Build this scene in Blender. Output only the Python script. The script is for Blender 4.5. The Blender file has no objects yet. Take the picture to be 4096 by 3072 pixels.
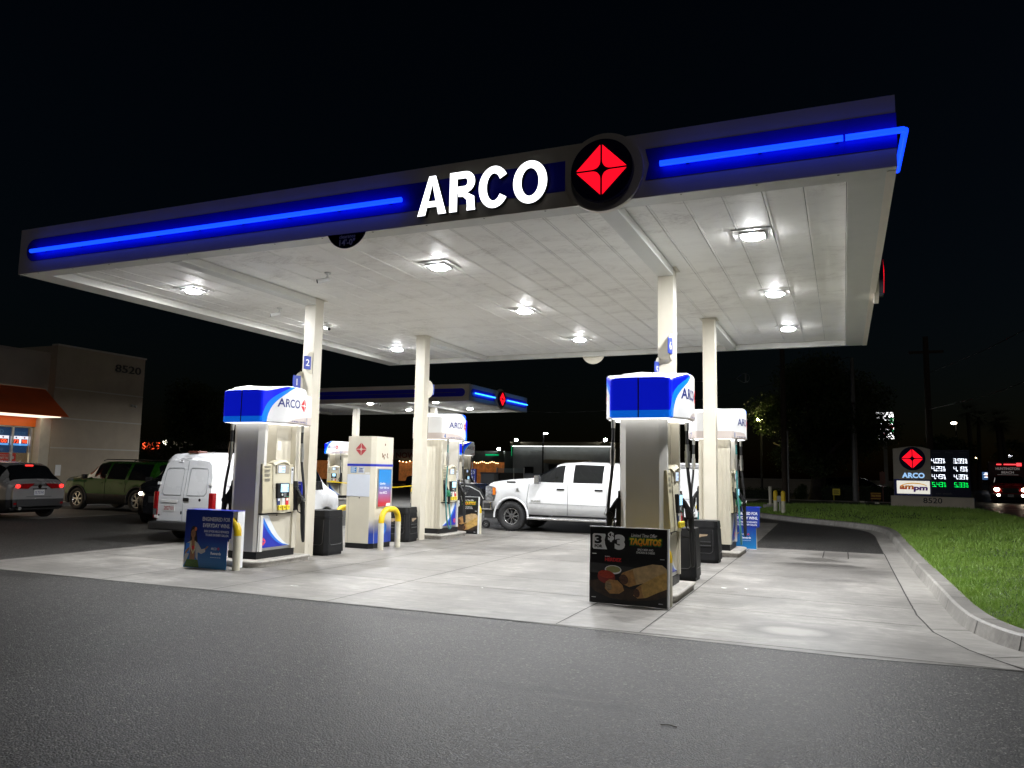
import bpy, math, random
import numpy as np
from mathutils import Matrix, Vector
R = math.radians
S = bpy.context.scene
COL = S.collection
random.seed(11)

# ------------------------------------------------------------------ camera
cam_d = bpy.data.cameras.new("camera"); cam = bpy.data.objects.new("camera", cam_d); COL.objects.link(cam)
cam_d.sensor_width = 36.0; cam_d.lens = 27.30; cam_d.clip_start = 0.05; cam_d.clip_end = 2000
yaw, pitch, roll = R(23.1288), R(6.4051), R(1.0078)
fw = Vector((-math.sin(yaw)*math.cos(pitch), math.cos(yaw)*math.cos(pitch), math.sin(pitch)))
rt = Vector((math.cos(yaw), math.sin(yaw), 0)); up = rt.cross(fw)
r2 = rt*math.cos(roll) + up*math.sin(roll); u2 = -rt*math.sin(roll) + up*math.cos(roll)
cam.matrix_world = Matrix(((r2.x, u2.x, -fw.x, 11.4721), (r2.y, u2.y, -fw.y, -7.6688), (r2.z, u2.z, -fw.z, 1.5102), (0, 0, 0, 1)))
S.camera = cam

# ------------------------------------------------------------------ night sky, moonlight, exposure
W = bpy.data.worlds.new("World"); S.world = W; W.use_nodes = True
wn = W.node_tree.nodes; bg = wn["Background"]
sky = wn.new("ShaderNodeTexSky"); sky.sky_type = 'NISHITA'; sky.sun_disc = False
sky.sun_elevation = R(2.0); sky.sun_rotation = R(62); sky.dust_density = 1.5; sky.ozone_density = 3.0
W.node_tree.links.new(sky.outputs[0], bg.inputs[0]); bg.inputs[1].default_value = 0.0030
sun_d = bpy.data.lights.new("moonlight", 'SUN'); sun = bpy.data.objects.new("moonlight", sun_d); COL.objects.link(sun)
sun_d.energy = 0.06; sun_d.angle = R(0.5); sun_d.color = (1.0, 0.93, 0.85); sun.rotation_euler = (R(48), 0, R(20))
S.view_settings.view_transform = 'Standard'; S.view_settings.look = 'None'
S.view_settings.exposure = 0.0; S.view_settings.gamma = 1.0
S.cycles.use_denoising = True
S.cycles.max_bounces = 8; S.cycles.diffuse_bounces = 5; S.cycles.glossy_bounces = 3
S.cycles.sample_clamp_indirect = 6.0; S.cycles.caustics_reflective = False; S.cycles.caustics_refractive = False

# ------------------------------------------------------------------ shader helpers
class X:
    """tiny wrapper: arithmetic on shader sockets becomes math nodes"""
    def __init__(s, nt, v): s.nt = nt; s.v = v
    def op(s, o, b=None, c=None):
        n = s.nt.nodes.new("ShaderNodeMath"); n.operation = o
        for i, q in enumerate((s, b, c)):
            if q is None: continue
            if isinstance(q, X):
                if isinstance(q.v, (int, float)): n.inputs[i].default_value = q.v
                else: s.nt.links.new(q.v, n.inputs[i])
            else: n.inputs[i].default_value = q
        return X(s.nt, n.outputs[0])
    def __add__(s, b): return s.op('ADD', b)
    def __sub__(s, b): return s.op('SUBTRACT', b)
    def __mul__(s, b): return s.op('MULTIPLY', b)
    def __truediv__(s, b): return s.op('DIVIDE', b)
    def lt(s, b): return s.op('LESS_THAN', b)
    def gt(s, b): return s.op('GREATER_THAN', b)
    def mx(s, b): return s.op('MAXIMUM', b)
    def mn(s, b): return s.op('MINIMUM', b)
    def ab(s): return s.op('ABSOLUTE')
    def inv(s): return s*-1.0 + 1.0
    def clamp(s):
        r = s.op('ADD', 0.0); r.v.node.use_clamp = True; return r
    def ramp(s, a, b):
        n = s.nt.nodes.new("ShaderNodeMapRange"); s.nt.links.new(s.v, n.inputs[0])
        n.inputs[1].default_value = a; n.inputs[2].default_value = b
        return X(s.nt, n.outputs[0])

def newmat(name):
    m = bpy.data.materials.new(name); m.use_nodes = True
    return m, m.node_tree, m.node_tree.nodes["Principled BSDF"]
def ocoord(nt):
    tc = nt.nodes.new("ShaderNodeTexCoord"); sp = nt.nodes.new("ShaderNodeSeparateXYZ")
    nt.links.new(tc.outputs['Object'], sp.inputs[0])
    return tc.outputs['Object'], X(nt, sp.outputs[0]), X(nt, sp.outputs[1]), X(nt, sp.outputs[2])
def noise(nt, vec, scale, detail=4, rough=.55, stretch=None, dist=0.):
    if stretch:
        mp = nt.nodes.new("ShaderNodeMapping"); mp.inputs['Scale'].default_value = stretch
        nt.links.new(vec, mp.inputs[0]); vec = mp.outputs[0]
    n = nt.nodes.new("ShaderNodeTexNoise"); n.inputs['Scale'].default_value = scale
    n.inputs['Detail'].default_value = detail; n.inputs['Roughness'].default_value = rough; n.inputs['Distortion'].default_value = dist
    nt.links.new(vec, n.inputs['Vector']); return X(nt, n.outputs[0])
def mixc(nt, fac, a, b):
    n = nt.nodes.new("ShaderNodeMix"); n.data_type = 'RGBA'
    if isinstance(fac, X): nt.links.new(fac.v, n.inputs[0])
    else: n.inputs[0].default_value = fac
    for i, q in ((6, a), (7, b)):
        if isinstance(q, (tuple, list)): n.inputs[i].default_value = (*q[:3], 1)
        else: nt.links.new(q, n.inputs[i])
    return n.outputs[2]
def bumpn(nt, h, strength, dist, bsdf):
    b = nt.nodes.new("ShaderNodeBump"); b.inputs['Strength'].default_value = strength; b.inputs['Distance'].default_value = dist
    nt.links.new(h.v, b.inputs['Height']); nt.links.new(b.outputs[0], bsdf.inputs['Normal'])
def c3(*c): return c
MATS = {}
def mat(name, col, rough=.5, metal=0., var=.08, vs=4., bump=0., bs=40., emit=None, es=0., coat=0., trans=0., smp=False, spec=.5):
    if name in MATS: return MATS[name]
    m, nt, b = newmat(name)
    vec, x, y, z = ocoord(nt)
    if var:
        n = noise(nt, vec, vs, 6, .6).ramp(.3, .7)
        out = mixc(nt, n, tuple(c*(1-var) for c in col), tuple(min(1, c*(1+var)) for c in col))
        nt.links.new(out, b.inputs['Base Color'])
        rr = n*.12 + (rough-.06); nt.links.new(rr.v, b.inputs['Roughness'])
    else:
        b.inputs['Base Color'].default_value = (*col, 1); b.inputs['Roughness'].default_value = rough
    b.inputs['Metallic'].default_value = metal; b.inputs['Coat Weight'].default_value = coat
    b.inputs['Specular IOR Level'].default_value = spec
    if bump: bumpn(nt, noise(nt, vec, bs, 3), bump, .01, b)
    if emit:
        b.inputs['Emission Color'].default_value = (*emit, 1); b.inputs['Emission Strength'].default_value = es
        if not smp: m.cycles.emission_sampling = 'NONE'
    MATS[name] = m
    return m

# ------------------------------------------------------------------ mesh helpers
def T(x=0, y=0, z=0): return Matrix.Translation((x, y, z))
def RZ(a): return Matrix.Rotation(R(a), 4, 'Z')
def RX(a): return Matrix.Rotation(R(a), 4, 'X')
def RY(a): return Matrix.Rotation(R(a), 4, 'Y')
def frame(o, ux, uy):
    """local (u, v, n) axes at point o"""
    ux = Vector(ux).normalized(); uy = Vector(uy); n = ux.cross(uy).normalized(); uy = n.cross(ux)
    return Matrix(((ux.x, uy.x, n.x, o[0]), (ux.y, uy.y, n.y, o[1]), (ux.z, uy.z, n.z, o[2]), (0, 0, 0, 1)))
FACE_PX = lambda x, y, z: frame((x, y, z), (0, 1, 0), (0, 0, 1))      # a face looking along +X
FACE_NX = lambda x, y, z: frame((x, y, z), (0, -1, 0), (0, 0, 1))
FACE_NY = lambda x, y, z: frame((x, y, z), (1, 0, 0), (0, 0, 1))      # a face looking along -Y
FACE_PY = lambda x, y, z: frame((x, y, z), (-1, 0, 0), (0, 0, 1))

_txt = {}
def text_geo(s, bold=0., res=3):
    k = (s, bold, res)
    if k in _txt: return _txt[k]
    cu = bpy.data.curves.new("t", 'FONT'); cu.body = s; cu.size = 1; cu.offset = bold; cu.resolution_u = res; cu.fill_mode = 'FRONT'
    ob = bpy.data.objects.new("t", cu); COL.objects.link(ob)
    dg = bpy.context.evaluated_depsgraph_get(); dg.update()
    me = bpy.data.meshes.new_from_object(ob.evaluated_get(dg))
    v = [(q.co.x, q.co.y) for q in me.vertices]; f = [tuple(p.vertices) for p in me.polygons]
    bpy.data.objects.remove(ob); bpy.data.curves.remove(cu); bpy.data.meshes.remove(me)
    if not v: v = [(0, 0)]
    xs = [a for a, b in v]; ys = [b for a, b in v]
    _txt[k] = (v, f, min(xs), max(xs), min(ys), max(ys))
    return _txt[k]

class MB:
    def __init__(s): s.v = []; s.f = []; s.m = []; s.sm = []
    def add(s, vs, fs, m=0, sm=False, M=None):
        o = len(s.v)
        s.v += [tuple(M @ Vector(q)) for q in vs] if M is not None else [tuple(q) for q in vs]
        for q in fs: s.f.append(tuple(i+o for i in q)); s.m.append(m); s.sm.append(sm)
        return s
    def box(s, x0, y0, z0, x1, y1, z1, m=0, M=None):
        v = [(x0,y0,z0),(x1,y0,z0),(x1,y1,z0),(x0,y1,z0),(x0,y0,z1),(x1,y0,z1),(x1,y1,z1),(x0,y1,z1)]
        return s.add(v, [(0,3,2,1),(4,5,6,7),(0,1,5,4),(1,2,6,5),(2,3,7,6),(3,0,4,7)], m, False, M)
    def quad(s, a, b, c, d, m=0, M=None): return s.add([a, b, c, d], [(0,1,2,3)], m, False, M)
    def prism(s, pts, z0, z1, m=0, M=None, sm=False, mcap=None, taper=1.0):
        """polygon in local XY extruded along local Z"""
        n = len(pts); mc = m if mcap is None else mcap
        cx = sum(p[0] for p in pts)/n; cy = sum(p[1] for p in pts)/n
        v = [(x, y, z0) for x, y in pts] + [(cx+(x-cx)*taper, cy+(y-cy)*taper, z1) for x, y in pts]
        s.add(v, [(i, (i+1) % n, n+(i+1) % n, n+i) for i in range(n)], m, sm, M)
        s.add(v[n:], [tuple(range(n))], mc, False, M); s.add(v[:n], [tuple(range(n))[::-1]], mc, False, M)
        return s
    def poly(s, pts, z=0., m=0, M=None): return s.add([(x, y, z) for x, y in pts], [tuple(range(len(pts)))], m, False, M)
    def cyl(s, a, b, r, r2=None, n=16, m=0, M=None, cap=True, sm=True):
        return s.tube([a, b], [r, r if r2 is None else r2], n, m, M, cap, sm)
    def tube(s, pts, r, n=10, m=0, M=None, cap=True, sm=True):
        P = [Vector(p) for p in pts]; k = len(P); rs = r if isinstance(r, (list, tuple)) else [r]*k
        v = []; prev = None
        for i, p in enumerate(P):
            t = (P[min(i+1, k-1)]-P[max(i-1, 0)]).normalized()
            if prev is None: prev = t.orthogonal().normalized()
            e = (prev - t*prev.dot(t)).normalized(); prev = e; g = t.cross(e)
            for j in range(n):
                a = 2*math.pi*j/n; v.append(p + (e*math.cos(a)+g*math.sin(a))*rs[i])
        f = [(i*n+j, i*n+(j+1) % n, (i+1)*n+(j+1) % n, (i+1)*n+j) for i in range(k-1) for j in range(n)]
        s.add(v, f, m, sm, M)
        if cap:
            s.add(v[:n], [tuple(range(n))[::-1]], m, False, M); s.add(v[-n:], [tuple(range(n))], m, False, M)
        return s
    def lathe(s, prof, n=24, m=0, M=None, sm=True):
        """profile (r, z) turned about local Z"""
        k = len(prof); v = [(r*math.cos(2*math.pi*j/n), r*math.sin(2*math.pi*j/n), z) for r, z in prof for j in range(n)]
        return s.add(v, [(i*n+j, i*n+(j+1) % n, (i+1)*n+(j+1) % n, (i+1)*n+j) for i in range(k-1) for j in range(n)], m, sm, M)
    def disc(s, r, z=0., n=32, m=0, M=None, a0=0., a1=360., cx=0., cy=0.):
        pts = [(cx+r*math.cos(R(a0+(a1-a0)*i/n)), cy+r*math.sin(R(a0+(a1-a0)*i/n))) for i in range(n if a1-a0 >= 360 else n+1)]
        return s.poly(pts, z, m, M)
    def sphere(s, c, r, n=10, m=0, M=None, sc=(1, 1, 1)):
        v = []; f = []
        for i in range(n+1):
            t = math.pi*i/n
            for j in range(2*n):
                a = math.pi*j/n; v.append((c[0]+sc[0]*r*math.sin(t)*math.cos(a), c[1]+sc[1]*r*math.sin(t)*math.sin(a), c[2]+sc[2]*r*math.cos(t)))
        for i in range(n):
            for j in range(2*n): f.append((i*2*n+j, (i+1)*2*n+j, (i+1)*2*n+(j+1) % (2*n), i*2*n+(j+1) % (2*n)))
        return s.add(v, f, m, True, M)
    def text(s, t, size, M=None, m=0, bold=0., al='C', z=0., w=None, h=None, fn=None, ext=0., res=3, me=None, shear=0.):
        """flat lettering in local XY; w / h force the width / height, fn maps (u, v) to a point, ext gives it depth"""
        v, f, x0, x1, y0, y1 = text_geo(t, bold, res)
        sy = size if h is None else h/max(1e-6, y1-y0); sx = sy if w is None else w/max(1e-6, x1-x0)
        if w is not None and h is None and size is None: sy = sx
        ox = {'C': (x0+x1)/2, 'L': x0, 'R': x1}[al]; oy = y0 if h is not None else 0
        q = [((a-ox)*sx + shear*(b-oy)*sy, (b-oy)*sy) for a, b in v]
        if fn: return s.add([fn(a, b) for a, b in q], f, m, False, None)
        s.add([(a, b, z+ext) for a, b in q], f, m, False, M)
        if ext:
            cnt = {}
            for p in f:
                for i in range(len(p)):
                    e = (p[i], p[(i+1) % len(p)]); cnt[e] = 1
            side = [e for e in cnt if (e[1], e[0]) not in cnt]; n = len(q)
            vv = [(a, b, z) for a, b in q] + [(a, b, z+ext) for a, b in q]
            s.add(vv, [(a, b, n+b, n+a) for a, b in side], m if me is None else me, False, M)
        return s
    def build(s, name, mats, parent=None, bevel=0., seg=2, loc=None):
        me = bpy.data.meshes.new(name); me.from_pydata(s.v, [], s.f)
        if not isinstance(mats, (list, tuple)): mats = [mats]
        for q in mats: me.materials.append(q)
        me.polygons.foreach_set("material_index", s.m); me.polygons.foreach_set("use_smooth", s.sm); me.update()
        ob = bpy.data.objects.new(name, me); COL.objects.link(ob)
        if parent: ob.parent = parent
        if loc: ob.location = loc
        if bevel:
            md = ob.modifiers.new("edge", 'BEVEL'); md.width = bevel; md.segments = seg; md.limit_method = 'ANGLE'; md.angle_limit = R(40)
            md.harden_normals = False
        return ob

def tag(o, label=None, cat=None, group=None, kind=None):
    if label: o["label"] = label
    if cat: o["category"] = cat
    if group: o["group"] = group
    if kind: o["kind"] = kind
    return o
def thing(name, label, cat, loc=(0, 0, 0), rz=0., group=None):
    o = bpy.data.objects.new(name, None); COL.objects.link(o); o.empty_display_size = .2
    o.location = loc; o.rotation_euler = (0, 0, R(rz))
    return tag(o, label, cat, group)
def dup(root, loc, rz=0., label=None, group=None):
    def cp(o, par):
        c = o.copy(); COL.objects.link(c)
        if par: c.parent = par
        for ch in o.children: cp(ch, c)
        return c
    r = cp(root, None); r.location = loc; r.rotation_euler = (0, 0, R(rz))
    if label: r["label"] = label
    if group: r["group"] = group
    return r
def pline(pts, n):
    """resample with a smooth curve through pts"""
    P = [Vector(p) for p in pts]; out = []
    for i in range(len(P)-1):
        p0 = P[max(i-1, 0)]; p1 = P[i]; p2 = P[i+1]; p3 = P[min(i+2, len(P)-1)]
        for k in range(n):
            t = k/n
            out.append(.5*((2*p1)+(p2-p0)*t+(2*p0-5*p1+4*p2-p3)*t*t+(3*p1-p0-3*p2+p3)*t**3))
    out.append(P[-1]); return out
def star(mb, r, M, m=0, z=0., sx=1., g=.045, ext=0.):
    """the four-part diamond emblem: four kites round a four-pointed gap"""
    for qx, qy in ((1, 1), (-1, 1), (-1, -1), (1, -1)):
        a = .40*r; G = g*r
        pts = [(G, r), (r, G)] + [((1-t)**2*a+2*t*(1-t)*G+t*t*G, (1-t)**2*G+2*t*(1-t)*G+t*t*a) for t in (0, .15, .3, .5, .7, .85, 1)]
        q = [(x*qx*sx, y*qy) for x, y in pts]
        area = sum(q[i][0]*q[(i+1) % len(q)][1]-q[(i+1) % len(q)][0]*q[i][1] for i in range(len(q)))
        if area < 0: q = q[::-1]
        if ext: mb.prism(q, z, z+ext, m, M)
        else: mb.poly(q, z, m, M)
    return mb

# ------------------------------------------------------------------ shared materials
CREAM = mat("cream_paint", (.60, .56, .46), .42, var=.05, vs=2.5)
CREAMP = mat("cream_plastic", (.55, .50, .355), .45, var=.05, vs=3)
WHITE = mat("white_paint", (.7, .7, .69), .35, var=.03)
BLACK = mat("black_plastic", (.010, .010, .011), .45, var=.2, vs=8, bump=.15, bs=120, spec=.3)
RUBBER = mat("black_rubber", (.014, .014, .015), .55, var=.2)
STEEL = mat("brushed_steel", (.52, .52, .5), .36, 1., var=.1, vs=6)
CHROME = mat("chrome", (.75, .75, .76), .1, 1., var=0)
NAVY = mat("navy_blue", (.012, .022, .17), .4, var=.05)
BLUE = mat("royal_blue", (.016, .03, .42), .35, var=.04)
SKYB = mat("light_blue", (.02, .19, .72), .35, var=.03)
RED = mat("signal_red", (.62, .025, .03), .4, var=.03)
DARKTXT = mat("dark_print", (.02, .025, .03), .5, var=0)
WTXT = mat("white_print", (.78, .79, .8), .45, var=0)
GREYTXT = mat("grey_print", (.32, .34, .36), .5, var=0)
NAVYTXT = mat("navy_print", (.03, .04, .19), .4, var=0)
YELLOW = mat("yellow_paint", (.72, .5, .01), .4, var=.08)
# ================================================================== ground
def m_asphalt():
    m, nt, b = newmat("asphalt"); vec, x, y, z = ocoord(nt)
    vo = nt.nodes.new("ShaderNodeTexVoronoi"); vo.inputs['Scale'].default_value = 82; nt.links.new(vec, vo.inputs['Vector'])
    sep = nt.nodes.new("ShaderNodeSeparateColor"); nt.links.new(vo.outputs['Color'], sep.inputs[0])
    cell = X(nt, sep.outputs[0]); dist = X(nt, vo.outputs['Distance'])
    v2 = nt.nodes.new("ShaderNodeTexVoronoi"); v2.inputs['Scale'].default_value = 46; nt.links.new(vec, v2.inputs['Vector'])
    s2 = nt.nodes.new("ShaderNodeSeparateColor"); nt.links.new(v2.outputs['Color'], s2.inputs[0]); c2_ = X(nt, s2.outputs[0])
    big = noise(nt, vec, .35, 5, .6); mid = noise(nt, vec, 2.2, 6, .65); fine = noise(nt, vec, 300, 2)
    lum = (big.ramp(.3, .7)*.30 + .82) * (mid.ramp(.3, .72)*.22+.9) * (cell*cell*cell*3.2+.25) * (c2_*1.2+.40) * (fine*.9+.55)
    # pale stones here and there, and a few worn oil patches along the wheel tracks
    stone = cell.gt(.95)*2.2
    lum = (lum + stone)*.70
    oil = noise(nt, vec, 1.1, 5, .7, stretch=(.35, 1.3, 1)).ramp(.60, .72).clamp()*.5
    def blob(cx, cy, rx, ry, k):
        e = (x-cx)/rx; f = (y-cy)/ry; d = e*e+f*f + (noise(nt, vec, 4.0, 6, .75)-.5)*3.0
        return d.ramp(1.2, .2).clamp()*k
    for q in ((7.25, -.52, .55, .16, .6), (9.3, -2.42, .55, .10, .5), (10.0, -2.58, .45, .08, .4), (1.1, -.42, .6, .14, .55), (10.1, -.6, .4, .10, .3)):
        lum = lum*blob(*q).inv()
    lum = lum + blob(9.75, -2.5, .28, .05, .5)
    near = ((y*1.0+2.2).ab().lt(1.6))
    lum = lum*(oil*near).inv()
    col = mixc(nt, lum*.16, (0, 0, 0), (.262, .248, .230))
    nt.links.new(col, b.inputs['Base Color'])
    rg = cell*.22+.52; nt.links.new(rg.v, b.inputs['Roughness'])
    bumpn(nt, dist*-1.0 + fine*.3, .55, .006, b)
    return m
def m_concrete(name, tone=1.0, stains=True, con=.72):
    m, nt, b = newmat(name); vec, x, y, z = ocoord(nt)
    big = noise(nt, vec, .55, 6, .62, dist=.4).ramp(.28, .72); mid = noise(nt, vec, 2.6, 8, .7, dist=.6).ramp(.3, .7)
    streak = noise(nt, vec, 3.0, 6, .7, stretch=(.22, 2.6, 1)).ramp(.3, .75); fine = noise(nt, vec, 140, 3)
    sl = noise(nt, vec, .2, 1, stretch=(1, 1, 1))
    gr = noise(nt, vec, 9.0, 8, .75, stretch=(.5, 1.6, 1), dist=.5).ramp(.32, .7)
    lum = (big*con+1.02-con)*(mid*con*.85+1.02-con*.8)*(streak*con*.8+1.02-con*.75)*(gr*con*.8+1.03-con*.75)*(fine*.2+.92)*1.10
    if stains:                                                      # each slab was poured with its own tone
        idx = X(nt, 0.0)
        for k, q in enumerate((2.45, 4.3, 6.02, 8.79, 9.64)): idx = idx + x.gt(q)*1.37
        for q in (1.72, 2.85, 5.12, 7.05, 8.9): idx = idx + (y + (x-5.75)*.0367).gt(q)*3.91
        h = (idx*12.9898+1.7).op('SINE')*437.58; h = h.op('FRACT')
        lum = lum*(h*.20+.88)
    spots = noise(nt, vec, 7.0, 3, .5).ramp(.70, .76).clamp()*.30
    lum = lum*spots.inv()
    dv = nt.nodes.new("ShaderNodeTexVoronoi"); dv.inputs['Scale'].default_value = 2.6; nt.links.new(vec, dv.inputs['Vector'])
    dc = nt.nodes.new("ShaderNodeSeparateColor"); nt.links.new(dv.outputs['Color'], dc.inputs[0])
    drip = (X(nt, dv.outputs['Distance']) + noise(nt, vec, 14, 3)*.10).lt(X(nt, dc.outputs[0])*.10+.035)*X(nt, dc.outputs[1]).gt(.45)*.55
    lum = lum*drip.inv()
    lum = lum.clamp()
    if stains:
        def blob(cx, cy, rx, ry, k, rag=.5):
            nz = noise(nt, vec, 3.2, 6, .7)
            e = ((x-cx)/rx); f = ((y-cy)/ry)
            d = e*e+f*f + (nz-.5)*(4.2*rag)
            return d.ramp(1.15, .35).clamp()*k
        for a in ((11.1, 6.85, .75, .42, .97), (11.0, 7.75, .5, .5, .9), (11.1, 5.9, 1.2, 1.3, .62), (10.9, 4.3, .6, .9, .5), (7.0, 5.6, .8, .6, .5), (5.4, 6.4, .5, .7, .55), (4.4, 2.2, .5, .9, .45), (10.3, 2.6, .5, .9, .35), (8.0, 8.6, 1.4, .8, .5), (1.2, 3.0, 1.0, .9, .45), (11.4, 8.9, .6, .6, .55), (3.7, 6.0, .5, .9, .45), (9.0, 4.6, .4, .6, .45), (7.6, 3.2, .7, .5, .35),
                  (12.42, 3.0, .12, 1.0, .8), (5.0, 4.2, 1.1, 1.6, .2), (6.6, 7.2, 1.5, 1.0, .22), (4.2, .9, .7, .5, .16), (7.4, 2.4, .9, 1.4, .15), (10.98, .60, .54, .42, .85, .30)):
            lum = lum*blob(*a).inv()
        pale = blob(10.97, .60, .33, .235, .8, .3)
        lum = lum + pale*.62
    col = mixc(nt, lum, (.075*tone, .070*tone, .064*tone), (.50*tone, .478*tone, .44*tone))
    nt.links.new(col, b.inputs['Base Color'])
    rr = (lum*.25+.45); nt.links.new(rr.v, b.inputs['Roughness'])
    bumpn(nt, fine*.4+mid, .18, .006, b)
    return m
ASPH = m_asphalt(); CONC = m_concrete("concrete"); CONC2 = m_concrete("gutter_concrete", .90, False, .5); KERBM = m_concrete("kerb_concrete", .95, False, .62)
JOINT = mat("joint_filler", (.03, .028, .026), .8, var=.3)
def struct(name, mb, m, **k): return tag(mb.build(name, m, **k), kind="structure")

g = MB(); g.quad((-300, -60, 0), (300, -60, 0), (300, 500, 0), (-300, 500, 0)); struct("asphalt_ground", g, ASPH)

# kerb line: foot of the kerb face, front to back
KP = [(17.5, -.75), (14.6, -.45), (13.5, .02), (12.92, .55), (12.66, 1.1), (12.53, 2.0), (12.50, 4.0), (12.46, 8.0), (12.46, 13.0), (12.44, 15.2), (12.22, 16.9), (11.55, 18.25), (10.2, 19.8), (8.8, 21.9), (8.0, 23.6), (7.3, 26.5), (6.9, 30)]
KC = [Vector((p.x, p.y)) for p in pline([(a, b, 0) for a, b in KP], 6)]
def offs(C, d):
    out = []
    for i, p in enumerate(C):
        t = (C[min(i+1, len(C)-1)]-C[max(i-1, 0)]).normalized(); out.append(p+Vector((t.y, -t.x))*d)
    return out
KIN = offs(KC, .26); KTOP = offs(KC, .04); KTI = offs(KC, .23)
# pad with saw-cut joints
pad = MB(); z = .004
GL = [(12.77, -.20), (12.45, .45), (12.24, 1.2), (12.17, 2.2), (12.16, 4), (12.16, 9.65)]
edge = [(-.62, -.19), (2.5, -.17), (4.6, -.14), (6.3, -.19), (8.3, -.20), (10, -.27), (11.5, -.33), (12.77, -.20)]
pad.poly(edge+GL[1:]+[(9.63, 9.65), (9.63, 11.15), (-.70, 11.15)], z)
jz = .0075
def joint(a, b, w=.006):
    a = Vector(a); b = Vector(b); t = (b-a).normalized(); n = Vector((-t.y, t.x))*w
    n2 = 14; pts = [a+(b-a)*i/n2 for i in range(n2+1)]
    off = [n*.25*random.uniform(-1, 1) for _ in pts]
    for i in range(n2):
        p = pts[i]+off[i]; q = pts[i+1]+off[i+1]
        pad.quad((p.x+n.x, p.y+n.y, jz), (p.x-n.x, p.y-n.y, jz), (q.x-n.x, q.y-n.y, jz), (q.x+n.x, q.y+n.y, jz), 1)
for yy in (1.72, 2.85, 5.12, 7.05, 8.9): joint((-.66, yy+.25), (12.16, yy-.22))
for xx in (-.3, 2.45, 4.3, 6.02, 8.79, 9.64): joint((xx, -.17), (xx, 9.6))
joint((-.62, -.19), (6.3, -.19), .008); joint((6.3, -.19), (12.77, -.2), .008)
for a, b in zip(GL[:-1], GL[1:]): joint(a, b, .009)
joint((12.16, 9.65), (9.63, 9.65), .008); joint((9.63, 9.65), (9.63, 11.15), .012)
joint((11.06, 8.2), (11.5, 8.2), .009); joint((11.5, 8.2), (11.5, 9.6), .009); joint((11.06, 9.55), (11.06, 8.2), .009)
pad.poly([(8.2, 11.152), (9.62, 11.152), (9.5, 18.8), (8.2, 18.8)], z)
struct("concrete_pad", pad, [CONC, JOINT])
# gutter between the pad and the kerb
gu = MB(); gl = [(17.5, -1.6), (14.8, -1.0), (13.4, -.5), (12.9, -.26)] + GL[1:] + [(12.16, 13), (12.15, 15.0), (11.95, 16.7), (11.3, 18.0), (9.95, 19.5), (8.5, 21.7), (7.6, 23.5), (6.9, 26.5), (6.5, 30)]
GLC = [Vector((p.x, p.y)) for p in pline([(a, b, 0) for a, b in gl], 6)]
n = min(len(GLC), len(KC)); 
def samp(C, t):
    q = t*(len(C)-1); i = min(int(q), len(C)-2); return C[i]+(C[i+1]-C[i])*(q-i)
A = [samp(GLC, i/120) for i in range(121)]; B = [samp(KC, i/120) for i in range(121)]
# pair by nearest so the strip keeps its width
B = [min(KC, key=lambda q: (q-a).length) for a in GLC]
gu.add([(p.x, p.y, .0055) for p in GLC]+[(p.x, p.y, .0055) for p in B], [(i, i+1, len(GLC)+i+1, len(GLC)+i) for i in range(len(GLC)-1)])
for i in range(4, len(GLC)-1, 9):
    a, b = GLC[i], B[i]; t = (b-a).normalized(); nn = Vector((-t.y, t.x))*.006
    gu.quad((a.x+nn.x, a.y+nn.y, .009), (a.x-nn.x, a.y-nn.y, .009), (b.x-nn.x, b.y-nn.y, .009), (b.x+nn.x, b.y+nn.y, .009), 1)
struct("gutter", gu, [CONC2, JOINT])
kb = MB(); nk = len(KC); v = []
PROF = [(KC, .0), (KC, .0), (KTOP, .13), (offs(KC, .065), .15), (KTI, .15), (KIN, .12)]
for C, zz in PROF: v += [(p.x, p.y, zz) for p in C]
kb.add(v, [(r*nk+i, r*nk+i+1, (r+1)*nk+i+1, (r+1)*nk+i) for r in range(1, len(PROF)-1) for i in range(nk-1)], 0, False)
for i in range(5, nk-1, 7):                                     # kerb joints
    a = KC[i]; b = KTI[i]; t = (KC[i+1]-KC[i-1]).normalized()*.006
    c = KTOP[i]
    kb.quad((a.x+t.x-.002, a.y+t.y, .004), (a.x-t.x-.002, a.y-t.y, .004), (c.x-t.x-.002, c.y-t.y, .132), (c.x+t.x-.002, c.y+t.y, .132), 1)
    d = offs(KC, .062)[i]
    kb.quad((d.x+t.x, d.y+t.y, .1535), (d.x-t.x, d.y-t.y, .1535), (b.x-t.x, b.y-t.y, .1535), (b.x+t.x, b.y+t.y, .1535), 1)
struct("kerb", kb, [KERBM, JOINT])

# lawn: a low mound behind the kerb, out to the street
SOIL = mat("lawn_soil", (.022, .040, .010), .9, var=.3, vs=5, bump=.4, bs=60)
def lawn_edge(y):
    """street side of the lawn"""
    return 17.2 if y < 26 else 17.2 - (y-26)*.03
def kerb_x(y):
    best = None
    for i in range(len(KIN)-1):
        a, b = KIN[i], KIN[i+1]
        if (a.y-y)*(b.y-y) <= 0 and a.y != b.y:
            xx = a.x+(b.x-a.x)*(y-a.y)/(b.y-a.y); best = xx if best is None else min(best, xx)
    return best if best is not None else 6.9
def lawn_z(x, y):
    d = max(0., x-kerb_x(y)); e = max(0., lawn_edge(y)-x)
    k = 1.0 if y < 24 else max(0., 1-(y-24)/8)
    return .125 + .30*k*min(1, d/2.6)*min(1, e/1.5)*(1 if d < 2.6 else 1) + .012*math.sin(x*3.1+y*1.7)
lw = MB(); YS = [-.6+i*.35 for i in range(118)]; NX = 14; v = []; f = []
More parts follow.
